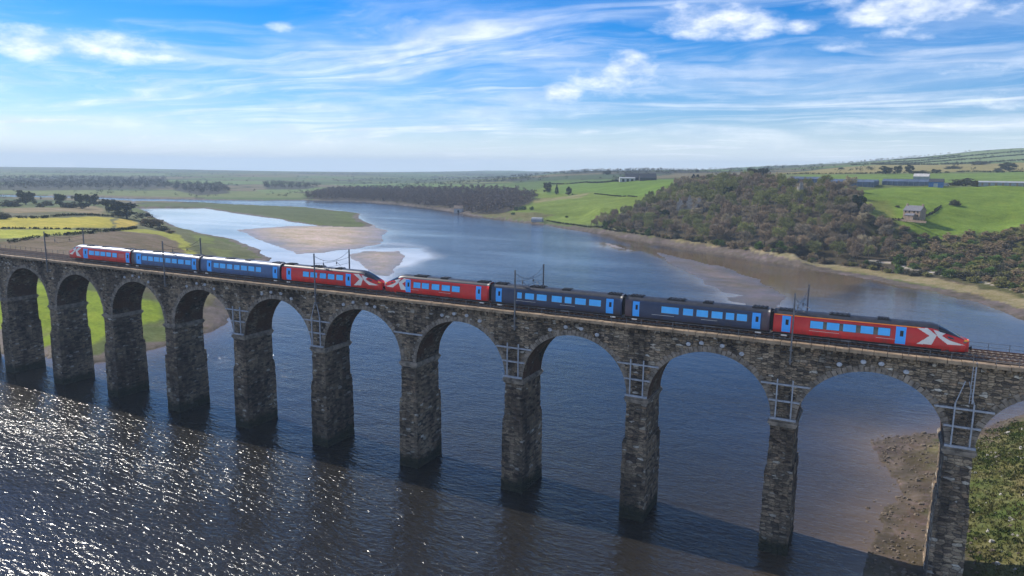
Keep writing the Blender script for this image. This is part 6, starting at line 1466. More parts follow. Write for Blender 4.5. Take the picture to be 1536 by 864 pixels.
crowns('distant_wood', [[-2297.4,1066.3],[-2206.0,1134.4],[-2169.3,1291.5],[-2593.9,1144.1],[-2026.2,1123.0],[-2116.5,1432.0],[-2892.5,1010.9],[-2012.5,1143.0],[-2726.4,1040.7],[-2427.4,1355.2],[-2304.5,944.3],[-1947.1,1355.7],[-2715.7,971.4],[-2389.1,1406.9],[-2166.3,1395.6],[-2406.4,1152.4],[-2794.6,1171.3],[-2306.9,1279.2],[-2183.7,1220.2],[-2661.1,1207.6],[-2282.7,1186.9],[-2162.1,1061.7],[-2078.3,1216.4],[-2453.8,1310.1],[-2315.1,1341.3],[-2479.2,1192.1],[-2086.8,1071.3],[-2882.9,1102.0],[-2831.4,1092.4],[-2185.4,1493.6],[-2861.3,1036.3],[-2259.5,999.2],[-2800.2,882.6],[-2516.7,901.3],[-2227.5,1306.4],[-2563.5,1243.3],[-2102.1,1194.6],[-2656.0,933.6],[-2443.8,840.0],[-2726.6,835.6],[-1983.4,1221.0],[-2251.6,1170.1],[-2813.1,1027.3],[-1971.3,1392.5],[-2418.8,922.4],[-2626.3,1104.4],[-2804.5,959.8],[-2888.8,957.7],[-2250.9,1380.4],[-2763.2,839.8],[-2727.7,1018.4],[-2105.6,1040.5],[-2454.1,1059.5],[-2718.2,1103.7],[-2508.5,833.5],[-2595.9,874.2],[-2014.4,1372.8],[-2046.7,1217.1],[-2394.7,1013.2],[-2351.8,1223.8],[-2206.2,953.7],[-2402.0,1320.5],[-2362.1,1045.0],[-2169.6,1030.9],[-2525.2,1012.3],[-2427.3,1003.7],[-2844.3,1054.2],[-2061.3,1320.1],[-2902.3,868.5],[-2314.2,912.9],[-2397.0,1181.3],[-2914.4,990.9],[-2317.5,859.4],[-2105.5,1296.4],[-2351.8,944.9],[-2347.1,892.5],[-2395.0,1203.1],[-2537.0,943.6],[-2983.3,932.1],[-2936.6,934.1],[-2742.5,819.8],[-2420.4,864.9],[-1911.8,1356.4],[-2584.8,1113.3],[-2083.5,1345.2],[-2580.8,1209.0],[-2655.9,979.9],[-2528.8,852.5],[-2219.6,1382.9],[-2253.4,978.7],[-2317.2,1366.4],[-2415.5,953.7],[-2749.9,919.5],[-2103.2,1418.4],[-2171.4,1090.4],[-2404.0,1347.6],[-2650.1,1114.9],[-2637.3,1063.6],[-2226.1,1138.4],[-2872.0,964.5],[-2127.8,1122.2],[-2300.7,1210.4],[-2408.5,1386.7],[-2322.3,955.3],[-2385.7,848.2],[-2183.2,969.1],[-2309.4,1432.3],[-2514.7,933.8],[-1992.0,1376.3],[-2160.1,1369.0],[-2916.7,1015.0],[-2032.3,1419.0],[-2625.7,1245.0],[-2329.6,1121.3],[-2374.0,1028.5],[-2765.2,1115.7],[-2513.7,1173.0],[-2784.2,1077.6],[-2224.3,1275.5],[-2430.8,1149.7],[-2535.3,898.0],[-2501.3,1133.0],[-2295.6,1403.6],[-2427.2,1185.5],[-2145.7,988.3],[-2572.9,786.5],[-2881.7,1030.4],[-2013.1,1310.6],[-2909.3,969.7],[-2425.3,813.4],[-2520.4,1328.9],[-2360.0,1074.1],[-2486.3,1268.8],[-2961.2,922.4],[-2626.6,861.7],[-2165.4,1192.3],[-2536.7,1264.2],[-2193.2,1002.2],[-2153.5,1225.5],[-2075.7,1290.9],[-2657.3,1228.5],[-2507.0,883.3],[-2435.5,787.4],[-2321.6,1310.0],[-2601.1,807.7],[-2361.4,1144.1],[-2898.3,1062.3],[-2347.7,1261.1],[-2083.2,1244.8],[-2833.0,918.9],[-2370.9,1305.5],[-2826.3,1117.2],[-2775.3,900.2],[-1909.9,1238.2],[-2153.0,1137.6],[-2083.6,1151.9],[-2165.7,1452.6],[-2066.0,1402.2],[-2526.8,875.1],[-2601.4,834.6],[-2195.6,1317.6],[-2680.2,926.0],[-2364.9,1095.9],[-2123.4,1021.9],[-2536.7,810.1],[-2680.9,1173.3],[-3028.8,986.4],[-2277.4,1229.4],[-2778.2,1140.3],[-2023.7,1279.9],[-2733.7,1216.4],[-2592.1,1055.5],[-2501.7,1194.7],[-2259.7,1208.7],[-2856.0,1077.3],[-2829.3,982.6],[-2782.1,916.2],[-2233.1,1339.1],[-2275.4,1428.8],[-2286.4,1284.4],[-2375.6,1210.9],[-2306.2,1039.9],[-1986.2,1294.0],[-2506.7,1228.0],[-2711.9,1071.8],[-2392.9,1139.4],[-2217.2,1036.5],[-2397.5,930.2],[-2189.4,1113.4],[-2500.1,771.1],[-2455.5,810.0],[-2454.1,966.4],[-2568.1,847.9],[-3042.0,960.1],[-2737.3,879.9],[-2527.8,1124.9],[-2858.0,1139.5],[-2201.1,1245.2],[-2277.1,1074.2],[-2950.2,956.3],[-2288.6,1148.5],[-1983.0,1265.2],[-2071.3,1428.7],[-3009.9,1007.0],[-2003.1,1343.6],[-2270.5,890.6],[-2840.7,892.6],[-2882.2,870.3],[-2419.3,986.7],[-2551.8,1058.3],[-2497.4,960.9],[-2341.8,849.8],[-2143.6,1058.3],[-2371.8,1126.9],[-2204.4,1183.7],[-2418.6,1029.7],[-2310.9,1231.2],[-2709.9,953.1],[-2405.8,1098.5],[-2380.4,1247.7],[-2426.0,1263.3],[-2389.0,897.6],[-2351.5,1058.9],[-2220.2,1413.4],[-2031.3,1235.9],[-2364.9,1273.8],[-2934.4,1036.1],[-2877.2,1052.2],[-1907.2,1281.2],[-2643.9,819.9],[-2493.3,1296.8],[-1898.2,1322.2],[-2109.0,1140.4],[-2161.2,980.0],[-1928.2,1275.0],[-2917.3,1061.2],[-2262.8,1272.4],[-1943.6,1316.8],[-2035.0,1143.8],[-2535.3,972.3],[-2380.9,1106.5],[-2068.5,1129.3],[-2318.2,1069.8],[-2205.3,1057.8],[-2610.4,985.9],[-2581.8,1086.5],[-2493.9,854.4],[-2101.2,1496.4],[-2145.3,1416.9],[-2548.7,797.5],[-1921.2,1340.4],[-2691.6,905.2],[-2568.4,901.0],[-2818.3,1047.1],[-2115.0,1511.3],[-2636.0,915.1],[-2091.1,1169.8],[-2126.3,1042.1],[-2185.5,1341.7],[-2873.7,993.5],[-2127.6,1085.1],[-2741.7,1091.9],[-2157.1,1319.4],[-2603.0,1172.3],[-2005.5,1234.0],[-2480.2,949.4],[-2624.5,837.7],[-2761.4,951.7],[-2359.6,1184.7],[-2485.5,1166.8],[-1858.6,1281.8],[-2284.1,1342.3],[-3062.5,934.6],[-2554.1,878.6],[-2619.7,1015.6],[-2139.8,1399.9],[-2748.7,1074.1],[-2685.6,1101.1],[-2285.8,921.8],[-2265.2,1319.4],[-2438.1,1292.7],[-2519.9,1051.3],[-2198.2,1163.3],[-2079.5,1265.2],[-2355.9,1382.8],[-2123.1,1187.0],[-2592.8,937.4],[-2768.4,977.3],[-2250.2,1136.7],[-2434.3,1201.6],[-2087.8,1402.8],[-2552.9,1181.5],[-2136.6,1216.2],[-2341.3,928.2],[-2123.3,1237.4],[-2235.3,915.8],[-2504.5,1042.8],[-2893.6,903.5],[-2387.8,988.2],[-2129.2,1490.4],[-2009.7,1194.5],[-2465.9,1024.7],[-2044.7,1160.3],[-2694.7,1225.5],[-2261.3,1452.3],[-2966.1,1045.3],[-2167.2,1113.9],[-2439.0,990.0],[-2342.5,1353.0],[-2782.9,1100.3],[-2406.4,1246.7],[-2143.3,1295.8],[-2048.9,1129.8],[-2587.8,761.4],[-2170.1,1431.2],[-2455.4,945.7],[-2344.0,1284.8],[-2699.8,1119.9],[-2775.1,824.8],[-2464.2,849.7],[-2655.8,1145.6],[-2244.9,1258.7],[-2629.0,796.6],[-2211.6,1488.0],[-2451.3,1258.6],[-2830.5,944.7],[-2209.9,1294.0],[-2483.5,892.3],[-2249.8,1067.6],[-2459.5,1218.2],[-2033.9,1395.4],[-2781.4,1044.3],[-2133.9,1138.5],[-2702.7,868.5],[-2321.0,980.5],[-2501.9,1021.0],[-1991.3,1408.4],[-2594.9,1022.7],[-2939.4,1069.1],[-2739.3,856.4],[-2458.3,1094.4],[-1970.5,1313.1],[-2724.6,1143.9],[-2226.6,1158.0],[-2616.0,945.0],[-2503.2,736.8],[-2499.0,753.7],[-2043.2,1305.0],[-2437.1,889.5],[-2045.4,1332.9],[-1926.8,1298.6],[-3021.1,965.9],[-2621.9,1128.6],[-2937.6,997.3],[-2112.7,1480.3],[-2458.3,873.3],[-2707.4,1181.2],[-2384.7,1081.5],[-2629.5,1224.6],[-2248.3,1415.6],[-2877.2,945.0],[-2836.7,1141.4],[-2572.2,1157.2],[-2214.6,1329.9],[-2040.4,1284.2],[-2432.7,909.0],[-2656.5,1050.3],[-1895.2,1257.9],[-1964.8,1217.0],[-2076.8,1361.6],[-2873.7,1070.8],[-2909.7,892.7],[-2367.1,1352.6],[-2546.1,1015.1],[-2760.2,1053.2],[-2551.9,955.9],[-2341.9,1027.4],[-2804.2,1058.9],[-2109.8,1065.4],[-2444.4,1276.1],[-2140.0,1348.4],[-2574.9,865.1],[-2983.6,956.7],[-2681.4,865.3],[-2471.4,1070.8],[-2449.2,767.5],[-2606.6,767.4],[-2164.5,1159.0],[-2468.4,761.2],[-2499.3,1099.2],[-2180.1,1513.4],[-2254.0,940.1],[-2437.3,1078.3],[-2062.0,1461.9],[-2516.4,753.2],[-2486.1,793.3],[-2754.6,1164.7],[-2281.4,1093.1],[-2431.1,941.1],[-1967.8,1188.7],[-2280.9,1301.6],[-2558.8,915.8],[-2652.4,851.3],[-2030.5,1196.2],[-2122.9,1335.1],[-2441.6,1237.0],[-2012.2,1265.7],[-2484.3,1013.7],[-2601.8,1101.3],[-2640.1,1022.5],[-1844.8,1297.9],[-2344.4,994.3],[-2366.7,910.5],[-2448.5,1009.1],[-2131.6,1319.6],[-2258.8,1034.9],[-2677.9,1085.2],[-2856.7,947.9],[-2994.1,914.0],[-2704.0,1045.3],[-1644.3,974.7],[-1795.2,1169.3],[-1727.4,893.0],[-1773.3,872.6],[-1790.6,1244.3],[-1623.7,645.7],[-1760.9,1183.8],[-1545.8,813.1],[-1869.0,972.4],[-1880.2,894.9],[-1802.9,1202.3],[-1580.6,708.9],[-1669.8,977.8],[-1795.7,814.4],[-1636.6,810.1],[-1716.7,929.2],[-1455.9,874.3],[-1953.8,1076.7],[-1789.0,1106.7],[-1627.6,923.8],[-1941.5,1035.4],[-1574.0,819.7],[-1707.8,1019.8],[-1825.2,1045.8],[-1425.9,979.1],[-1776.8,915.7],[-1564.6,940.3],[-1567.7,689.3],[-1912.9,1036.4],[-1761.9,932.6],[-1435.7,887.2],[-1757.9,1104.9],[-1594.9,862.9],[-1768.4,781.8],[-1826.6,900.7],[-1718.2,758.0],[-1413.7,966.0],[-1573.6,738.4],[-1839.6,1225.0],[-1713.5,1066.6],[-1747.3,850.9],[-1595.5,988.4],[-1513.8,904.9],[-1701.8,727.5],[-1890.7,1258.7],[-1822.9,1248.6],[-1656.0,889.0],[-1845.8,1109.2],[-1739.4,784.1],[-1745.1,945.1],[-1525.0,982.7],[-1605.5,1086.4],[-1679.8,729.1],[-1852.3,1068.4],[-1524.6,1055.7],[-1836.4,1279.7],[-1445.2,823.5],[-1489.8,865.0],[-1683.8,1111.1],[-1848.2,1012.5],[-1596.9,901.3],[-1816.9,1076.2],[-1645.2,1019.5],[-1752.6,751.5],[-1728.5,1043.5],[-1781.1,1055.9],[-1718.8,1114.3],[-1661.1,868.7],[-1900.5,1002.5],[-1498.7,767.2],[-1865.8,1232.0],[-1655.3,1123.7],[-1569.6,852.9],[-1504.3,934.7],[-1889.5,929.9],[-1745.7,823.4],[-1739.8,1056.6],[-1843.3,928.9],[-1616.9,867.0],[-1823.7,1122.1],[-1572.0,786.8],[-1532.8,925.9],[-1528.2,821.5],[-1798.0,887.2],[-1572.0,761.4],[-1675.9,1085.0],[-1878.7,1306.6],[-1426.9,903.5],[-1691.8,1148.4],[-1752.7,973.7],[-1607.2,946.4],[-1905.8,981.3],[-1908.7,1057.9],[-1852.4,864.0],[-1849.5,1132.0],[-1798.8,1018.4],[-1610.9,696.4],[-1739.9,1030.4],[-1808.5,978.0],[-1642.3,1102.3],[-1817.5,948.5],[-1696.3,766.1],[-1833.6,1066.2],[-1616.9,1063.9],[-1446.5,984.5],[-1900.8,1148.1],[-1736.5,1105.9],[-1650.7,949.0],[-1682.3,808.0],[-1620.9,956.7],[-1794.6,941.9],[-1930.2,966.5],[-1736.2,1128.0],[-1479.9,903.8],[-1734.3,993.3],[-1833.9,838.7],[-1699.7,833.4],[-1640.7,870.5],[-1724.7,976.9],[-1807.1,1138.1],[-1665.0,762.0],[-1511.3,794.1],[-1780.1,1031.1],[-1856.0,1271.5],[-1505.5,965.9],[-1632.5,683.8],[-1589.6,943.6],[-1708.8,1044.8],[-1920.8,1152.5],[-1492.8,1014.7],[-1853.9,910.7],[-1695.3,866.7],[-1688.4,1068.6],[-1703.0,996.0],[-1757.3,1160.1],[-1717.4,1173.6],[-1517.5,758.6],[-1492.3,732.0],[-1547.6,938.3],[-1876.0,1078.2],[-1477.3,950.2],[-1647.2,767.5],[-1625.7,898.1],[-1690.5,1043.7],[-1649.0,689.8],[-1537.6,883.6],[-1676.5,695.0],[-1600.4,725.8],[-1664.8,786.2],[-1713.7,714.9],[-1736.2,910.2],[-1751.9,1076.3],[-1539.1,774.4],[-1463.9,772.7],[-1529.4,803.1],[-1541.1,846.9],[-1637.8,748.5],[-1528.3,738.6],[-1596.4,921.1],[-1932.1,1101.0],[-1535.6,1004.2],[-1872.8,939.2],[-1760.6,991.8],[-1803.1,959.9],[-1808.7,1105.8],[-1521.2,947.2],[-1878.3,1166.1],[-1855.5,955.5],[-1842.0,1050.0],[-1710.1,817.0],[-1507.7,998.2],[-1666.3,1157.5],[-1572.2,1055.7],[-1638.3,720.6],[-1786.4,1073.4],[-1524.4,714.4],[-1592.0,1033.0],[-1590.6,813.6],[-1477.8,846.1],[-1886.3,1234.7],[-1810.5,860.2],[-1505.5,1047.5],[-1526.3,1032.8],[-1598.2,839.2],[-1556.0,798.3],[-1666.8,1010.6],[-1845.2,980.1],[-1780.1,1197.3],[-1589.7,1102.2],[-1796.8,1226.6],[-1726.4,1149.2],[-1971.4,1009.1],[-1817.2,885.8],[-1477.9,783.9],[-1869.6,1131.5],[-1721.7,855.6],[-1685.0,955.5],[-1756.2,906.1],[-1447.1,1008.2],[-1660.7,1071.8],[-1757.1,1122.8],[-1790.3,997.6],[-1815.1,1011.5],[-1894.7,959.4],[-1491.2,976.4],[-1615.3,781.0],[-1544.0,970.7],[-1610.3,1015.3],[-1870.8,1050.1],[-1613.0,740.8],[-1694.9,913.8],[-1665.1,938.0],[-1511.3,1017.4],[-1887.2,1041.8],[-1551.8,1079.8],[-1660.5,717.5],[-1563.3,967.2],[-1952.1,1053.8],[-1826.9,1165.0],[-1687.0,897.7],[-1846.6,1160.6],[-1786.0,834.9],[-1675.7,834.2],[-1721.2,1090.7],[-1740.5,1205.3],[-1615.9,1032.6],[-1487.5,814.4],[-1656.3,1051.3],[-1669.5,1036.4],[-1937.4,988.4],[-1653.8,737.8],[-1661.0,672.4],[-1909.7,1129.0],[-1812.2,828.7],[-1582.7,1007.7],[-1634.2,1124.2],[-1548.2,711.1],[-1687.2,849.8],[-1594.4,1069.6],[-1577.6,983.7],[-1841.0,1254.2],[-1659.2,818.5],[-1837.1,1192.6],[-1439.8,855.5],[-1675.1,881.6],[-1778.9,962.2],[-1554.3,754.1],[-1895.9,1183.5],[-1653.6,843.1],[-1410.6,922.2],[-1564.8,878.3],[-1611.4,1121.8],[-1608.5,825.1],[-1676.3,1139.8],[-1706.0,958.1],[-1874.2,920.3],[-1613.7,763.7],[-1892.2,1216.8],[-1892.3,907.2],[-1554.8,834.3],[-1963.4,974.5],[-1961.3,1022.9],[-1870.1,878.7],[-1685.4,1012.0],[-1468.9,816.0],[-1901.8,1201.5],[-1828.3,859.9],[-1772.8,1147.3],[-1598.0,754.9],[-1638.3,1055.5],[-1615.8,976.9],[-1511.3,734.0],[-1584.9,887.1],[-1544.6,1055.4],[-1572.0,1082.9],[-1633.1,845.2],[-1580.1,904.4],[-1729.5,815.9],[-1884.7,1110.4],[-1806.4,908.9],[-1793.9,1152.2],[-1782.2,798.5],[-1431.7,946.4],[-1623.0,999.7],[-1690.5,1180.4],[-1602.6,1047.7],[-1459.2,845.9],[-1626.8,1085.6],[-1451.6,960.2],[-1830.6,999.2],[-1692.0,1127.1],[-1769.3,1214.5],[-1714.7,872.7],[-1715.8,790.5],[-1766.5,849.3],[-1870.0,1284.1],[-1461.2,942.0],[-1641.0,638.3],[-1457.0,897.9],[-1722.6,945.8],[-1924.6,927.6],[-1648.6,792.8],[-1616.5,803.9],[-1839.7,1084.9],[-1557.8,987.7],[-1916.4,945.4],[-1658.6,1089.0],[-1477.6,758.8],[-1859.0,1026.3],[-1889.3,1020.1],[-1680.0,772.2],[-1549.7,729.5],[-1597.4,968.3],[-1803.1,1061.7],[-1655.2,1143.7],[-1632.9,665.5],[-1883.2,994.4],[-1475.5,997.3],[-1506.6,842.2],[-1912.0,1106.4],[-1921.8,1085.3],[-1516.7,870.4],[-1823.8,1214.9],[-1673.1,1059.5],[-1643.5,1078.5],[-1659.8,910.3],[-1478.4,1027.3],[-1818.6,1266.5],[-1469.2,885.6],[-1761.0,1011.9],[-1788.6,852.1],[-1695.3,783.5],[-1752.9,887.4],[-1722.0,831.7],[-1915.4,1174.7],[-1924.2,1005.5],[-1929.0,1127.7],[-1752.0,798.1],[-1869.7,1010.9],[-1721.1,1191.3],[-1451.3,790.1],[-1784.6,899.8],[-1710.6,1133.5],[-1810.9,1154.8],[-1588.8,796.3],[-1790.6,979.9],[-1564.4,911.3],[-1778.0,815.2],[-1795.1,1045.9],[-1443.2,920.5],[-1582.9,671.2],[-1708.2,1156.6],[-1681.6,750.8],[-1535.3,905.8],[-1466.2,798.9],[-1710.1,742.9],[-1865.2,1256.3],[-1590.8,688.9],[-1637.8,1141.8],[-1828.7,961.6],[-1630.3,793.1],[-1852.1,1202.3],[-1911.7,912.6],[-1809.0,926.3],[-1933.8,1056.0],[-1751.2,868.1],[-1507.4,823.9],[-1464.3,1010.6],[-1732.9,868.9],[-1874.7,1206.5],[-1760.4,1034.5],[-1554.9,1031.6],[-1700.9,1092.7],[-1734.1,1078.8],[-1641.0,998.1],[-1683.2,936.8],[-1937.1,1018.4],[-1688.8,976.9],[-1774.0,1127.0],[-1480.5,931.0],[-1879.0,1147.4],[-1870.4,1187.4],[-1864.3,1100.4],[-1496.3,881.2],[-1858.9,997.0],[-1724.8,1019.9],[-1710.0,895.5],[-1851.8,1292.7],[-1835.4,1146.5],[-1728.8,727.2],[-1813.3,1175.8],[-1425.2,872.4],[-1817.9,1231.3],[-1406.4,950.5],[-1549.8,862.3],[-1776.3,1235.0],[-1555.7,1008.8],[-1500.9,1030.8],[-1605.5,673.4],[-1432.3,995.3],[-1887.2,1129.1],[-1745.3,1147.1],[-1625.8,1109.2],[-1544.2,692.9],[-1571.9,1026.0],[-1592.6,773.6],[-1947.3,954.8],[-1690.1,709.7],[-1904.3,1086.1],[-1471.8,864.9],[-1461.5,922.1],[-1838.3,885.6],[-1665.7,1106.0],[-1832.1,1026.8],[-1979.0,987.6],[-1952.8,1005.9],[-1828.3,1097.6],[-1738.9,1180.5],[-1792.8,1089.4],[-1552.9,893.4],[-1394.7,1059.8],[-1496.4,1185.8],[-1461.9,1060.0],[-1566.1,1135.5],[-1591.3,1165.8],[-1394.6,1093.5],[-1486.4,1123.3],[-1273.9,1001.2],[-1191.9,887.4],[-1435.2,1026.1],[-1143.4,876.0],[-1162.6,870.7],[-1413.0,1020.8],[-1483.6,1054.6],[-1488.4,1148.1],[-1430.3,1106.8],[-1121.4,814.0],[-1477.5,1092.5],[-1328.0,937.4],[-1132.8,835.5],[-1507.8,1204.5],[-1372.5,996.2],[-1352.4,1050.7],[-1224.3,930.6],[-1212.7,963.0],[-1541.2,1111.3],[-1129.7,864.0],[-1300.4,968.8],[-1422.4,1051.2],[-1330.8,988.7],[-1341.5,1006.3],[-1437.2,1071.3],[-1350.8,953.5],[-1496.5,1104.6],[-1539.2,1141.4],[-1399.7,1112.5],[-1197.2,933.8],[-1489.4,1073.7],[-1513.6,1086.3],[-1215.1,889.6],[-1526.7,1124.9],[-1558.3,1182.3],[-1509.4,1060.5],[-1156.4,899.6],[-1373.4,1096.2],[-1257.4,967.3],[-1561.9,1096.9],[-1598.2,1123.1],[-1473.6,1036.3],[-1368.4,1064.6],[-1089.2,800.0],[-1173.5,845.5],[-1176.0,902.8],[-1312.5,990.8],[-1343.6,1027.6],[-1530.3,1092.8],[-1319.2,967.9],[-1378.2,976.4],[-1590.9,1147.1],[-1272.5,910.7],[-1428.3,1131.4],[-1571.0,1163.0],[-1510.8,1165.5],[-1245.5,938.3],[-1296.5,1003.8],[-1612.0,1136.0],[-1457.4,1094.3],[-1418.0,1067.9],[-1325.2,1024.4],[-1507.1,1125.6],[-1244.6,992.0],[-1379.2,1014.3],[-1402.0,1077.8],[-1526.8,1159.2],[-1361.1,1018.4],[-1465.6,1153.2],[-1178.3,925.8],[-1286.3,956.1],[-1509.5,1142.9],[-1233.6,884.3],[-1254.1,895.2],[-1444.8,1142.9],[-1460.7,1123.3],[-1442.7,1046.5],[-1148.7,850.4],[-1466.7,1170.2],[-1381.6,1047.0],[-1346.7,1069.0],[-1395.8,993.3],[-1231.5,960.9],[-1122.5,883.0],[-1302.0,1032.1],[-1199.4,915.6],[-1305.7,943.3],[-1538.1,1191.0],[-1350.7,987.7],[-1289.7,926.6],[-1423.0,1006.4],[-1271.8,941.1],[-1249.9,919.5],[-1112.3,853.6],[-1103.4,838.1],[-1284.8,979.0],[-1526.8,1074.9],[-1611.5,1156.8],[-1525.0,1179.2],[-1382.0,1074.9],[-1227.2,977.7],[-1577.7,1122.3],[-1556.5,1119.7],[-1364.4,964.7],[-1195.4,863.8],[-1230.3,908.7],[-1331.2,1044.6],[-1520.2,1106.5],[-1343.3,969.8],[-1160.2,918.1],[-1557.2,1152.6],[-1393.8,1031.8],[-1423.1,1089.6],[-1102.8,812.3],[-1156.8,834.7],[-1169.7,886.3],[-1627.6,1147.3],[-1138.5,905.8],[-1309.5,920.3],[-1405.0,1045.7],[-1217.4,872.4],[-1291.1,907.4],[-1544.2,1167.8],[-1213.6,945.7],[-1281.7,1019.8],[-1265.9,984.8],[-1415.8,1119.6],[-1198.0,954.2],[-1488.3,1170.8],[-1314.2,1010.6],[-1363.7,1035.7],[-1363.2,1082.2],[-1452.6,1024.8],[-1396.2,1013.5],[-1471.6,1076.3],[-1472.2,1109.7],[-1333.8,955.4],[-1472.6,1137.4],[-1450.2,1109.9],[-1312.0,1046.1],[-1547.6,1087.0],[-1181.1,873.5],[-1481.9,1388.1],[-1405.5,1303.2],[-1261.3,1147.8],[-1448.6,1333.4],[-1422.2,1337.2],[-1309.4,1276.6],[-1354.2,1213.6],[-1244.4,1154.1],[-1180.9,1167.2],[-1262.3,1273.9],[-1323.9,1210.9],[-1330.1,1247.9],[-1360.1,1280.3],[-1254.4,1125.6],[-1381.5,1258.5],[-1406.6,1322.4],[-1262.8,1198.1],[-1466.9,1361.0],[-1305.9,1215.8],[-1196.1,1129.2],[-1210.2,1098.0],[-1231.9,1134.2],[-1343.0,1235.8],[-1289.7,1291.4],[-1227.5,1225.2],[-1250.1,1220.0],[-1149.6,1122.2],[-1204.2,1194.3],[-1270.3,1167.6],[-1328.0,1186.5],[-1366.4,1333.0],[-1366.3,1241.6],[-1247.3,1249.4],[-1196.0,1179.0],[-1413.0,1287.7],[-1400.5,1346.4],[-1227.4,1249.5],[-1404.4,1260.1],[-1295.3,1265.2],[-1328.3,1299.9],[-1283.2,1184.3],[-1241.5,1198.9],[-1313.2,1249.8],[-1233.5,1099.6],[-1357.4,1305.3],[-1280.0,1216.6],[-1301.1,1196.0],[-1438.5,1315.5],[-1175.0,1110.4],[-1451.3,1376.4],[-1392.0,1274.8],[-1426.5,1354.2],[-1222.9,1184.7],[-1459.0,1312.0],[-1264.0,1255.8],[-1211.3,1148.0],[-1473.8,1331.3],[-1447.5,1353.3],[-1382.9,1289.9],[-1441.3,1292.2],[-1215.5,1166.1],[-1172.2,1130.4],[-1332.5,1274.9],[-1273.0,1233.3],[-1296.0,1246.7],[-1343.6,1292.2],[-1309.6,1299.3],[-1296.5,1162.6],[-1319.4,1231.4],[-1172.0,1147.6],[-1283.8,1147.6],[-1252.8,1172.9],[-1247.9,1109.6],[-1198.1,1110.8],[-1214.9,1126.7],[-1378.0,1311.2],[-1340.3,1201.3],[-1315.4,1172.2],[-1338.4,1319.2],[-1238.0,1270.5],[-1219.2,1204.3],[-1361.4,1262.7],[-1210.5,1229.2],[-1191.3,1145.7],[-1389.7,1324.9],[-1385.7,1237.9],[-1484.9,1366.0],[-1418.3,1270.7],[-1197.5,1161.5],[-1221.9,1085.2],[-1384.1,1341.3],[-1200.3,1213.0],[-1478.7,1348.2],[-1421.9,1308.9],[-1232.3,1170.1],[-1186.4,1193.4],[-1343.2,1259.4],[-1150.8,1139.4],[-1279.5,1273.3],[-1273.4,1132.8],[-1371.2,1224.8],[-1271.5,1289.9],[-1295.0,1229.0],[-1230.1,1116.8]], 'blue hazy woods beyond the river strip on the far left plain', mat_leaf('far_wood_twigs', (.05, .045, .035), .4), (10, 15), (14, 22), 60, 5)
ok = np.nonzero(((edge < 0.05) | far_wood) & (gd > 1150) & (gd < 5200) & (gm > 25) & (gx < 900))[0]
rs_ = np.random.default_rng(8)
wgt = rs_.random(len(ok)) < np.where(far_wood[ok], .12, .07)
pts_h = np.stack([gx[ok][wgt], gy[ok][wgt]], -1)[:7000]
crowns('distant_hedgerows', pts_h, 'hedgerow trees and copses scattered over the far plain', mat_leaf('hedgerow_twigs', (.040, .045, .026), .4), (4, 9), (8, 16), 26, 4)

# hedges and field walls
HL = [[[-397.9,106.0],[-410.6,131.9],[-419.1,164.1],[-431.3,182.8],[-477.3,232.9]],[[-479.8,144.6],[-460.0,156.9],[-434.4,178.4]],[[-609.0,189.6],[-560.1,214.5],[-619.4,312.6]],[[-28.0,1684.0],[16.5,1741.4],[98.4,1832.8],[211.9,1979.6],[308.4,2076.6]],[[3.3,1573.0],[90.6,1668.9],[180.2,1741.9],[292.3,1871.7]],[[-63.8,1613.8],[82.4,1499.6],[234.6,1542.1]],[[19.6,2152.8],[103.8,1946.4],[165.1,2028.0]],[[-540.9,1076.1],[-451.8,1059.7],[-322.6,852.8]],[[-314.7,729.9],[-232.4,641.6]],[[-114.7,918.3],[-58.7,928.0],[3.0,944.2]],[[-307.7,577.1],[-221.6,502.0],[-145.2,442.6],[-108.5,413.8]],[[6.1,435.8],[19.7,437.5],[31.2,458.4],[37.9,485.1]],[[92.0,1055.6],[136.2,1043.9],[172.1,1066.4]]]
HLL = [('stone_wall', 'dark hedge bank curving between the ploughed field and the yellow fields', 1.6, 1.8), ('hedge', 'thin dark hedge between the two yellow fields', 1.2, 1.0), ('hedge', 'low hedge along the top edge of the yellow field', 2.5, 2.0),
       ('hedge', 'topmost hedge line climbing the far right hill', 3.0, 3.0), ('hedge', 'middle hedge line climbing the far right hill', 3.0, 3.0), ('hedge', 'lowest hedge along the foot of the far right hill', 3.0, 3.5), ('hedge', 'short hedge high on the left of the far right hill', 3.0, 3.0),
       ('hedge', 'dark hedge above the bright green field left of the farm', 2.5, 2.5), ('hedge', 'thin hedge across the bright green riverside field', 1.5, 1.2), ('hedge', 'hedge along the top of the green field behind the glasshouses', 2.0, 2.0),
       ('hedge', 'long low hedge on the bank along the far shore', 1.5, 1.4), ('stone_wall', 'dark hedge running from the wood past the stone cottage', 1.2, 1.4), ('hedge', 'low hedge at the right edge of the upper fields', 2.0, 2.2)]
M_HEDGE = mat_leaf('hedge_leaf', (.045, .050, .022), .4)
for li, (pl, (nm, lb, hw, hh)) in enumerate(zip(HL, HLL)):
    rs = np.random.default_rng(100 + li)
    P = np.array(pl)
    seg = np.linalg.norm(np.diff(P, axis=0), axis=1)
    tot = seg.sum()
    n = int(min(1500, max(60, tot / .8)))
    tq = np.sort(rs.random(n)) * tot
    cum = np.concatenate([[0], np.cumsum(seg)])
    X_ = np.interp(tq, cum, P[:, 0]) + rs.normal(size=n) * hw * .25
    Y_ = np.interp(tq, cum, P[:, 1]) + rs.normal(size=n) * hw * .25
    Z_ = hgt(X_, Y_)
    cen = np.stack([X_, Y_, Z_ + hh * .45], -1)
    V = leaf_cloud(rs, n * 12, cen, np.full(n, hh * .62), .8 * max(1, hh / 2), .55, .1)
    tag(link(nm if nm == 'hedge' else 'hedge_bank', quads_mesh('hedge', V), M_HEDGE), lb, 'hedge')

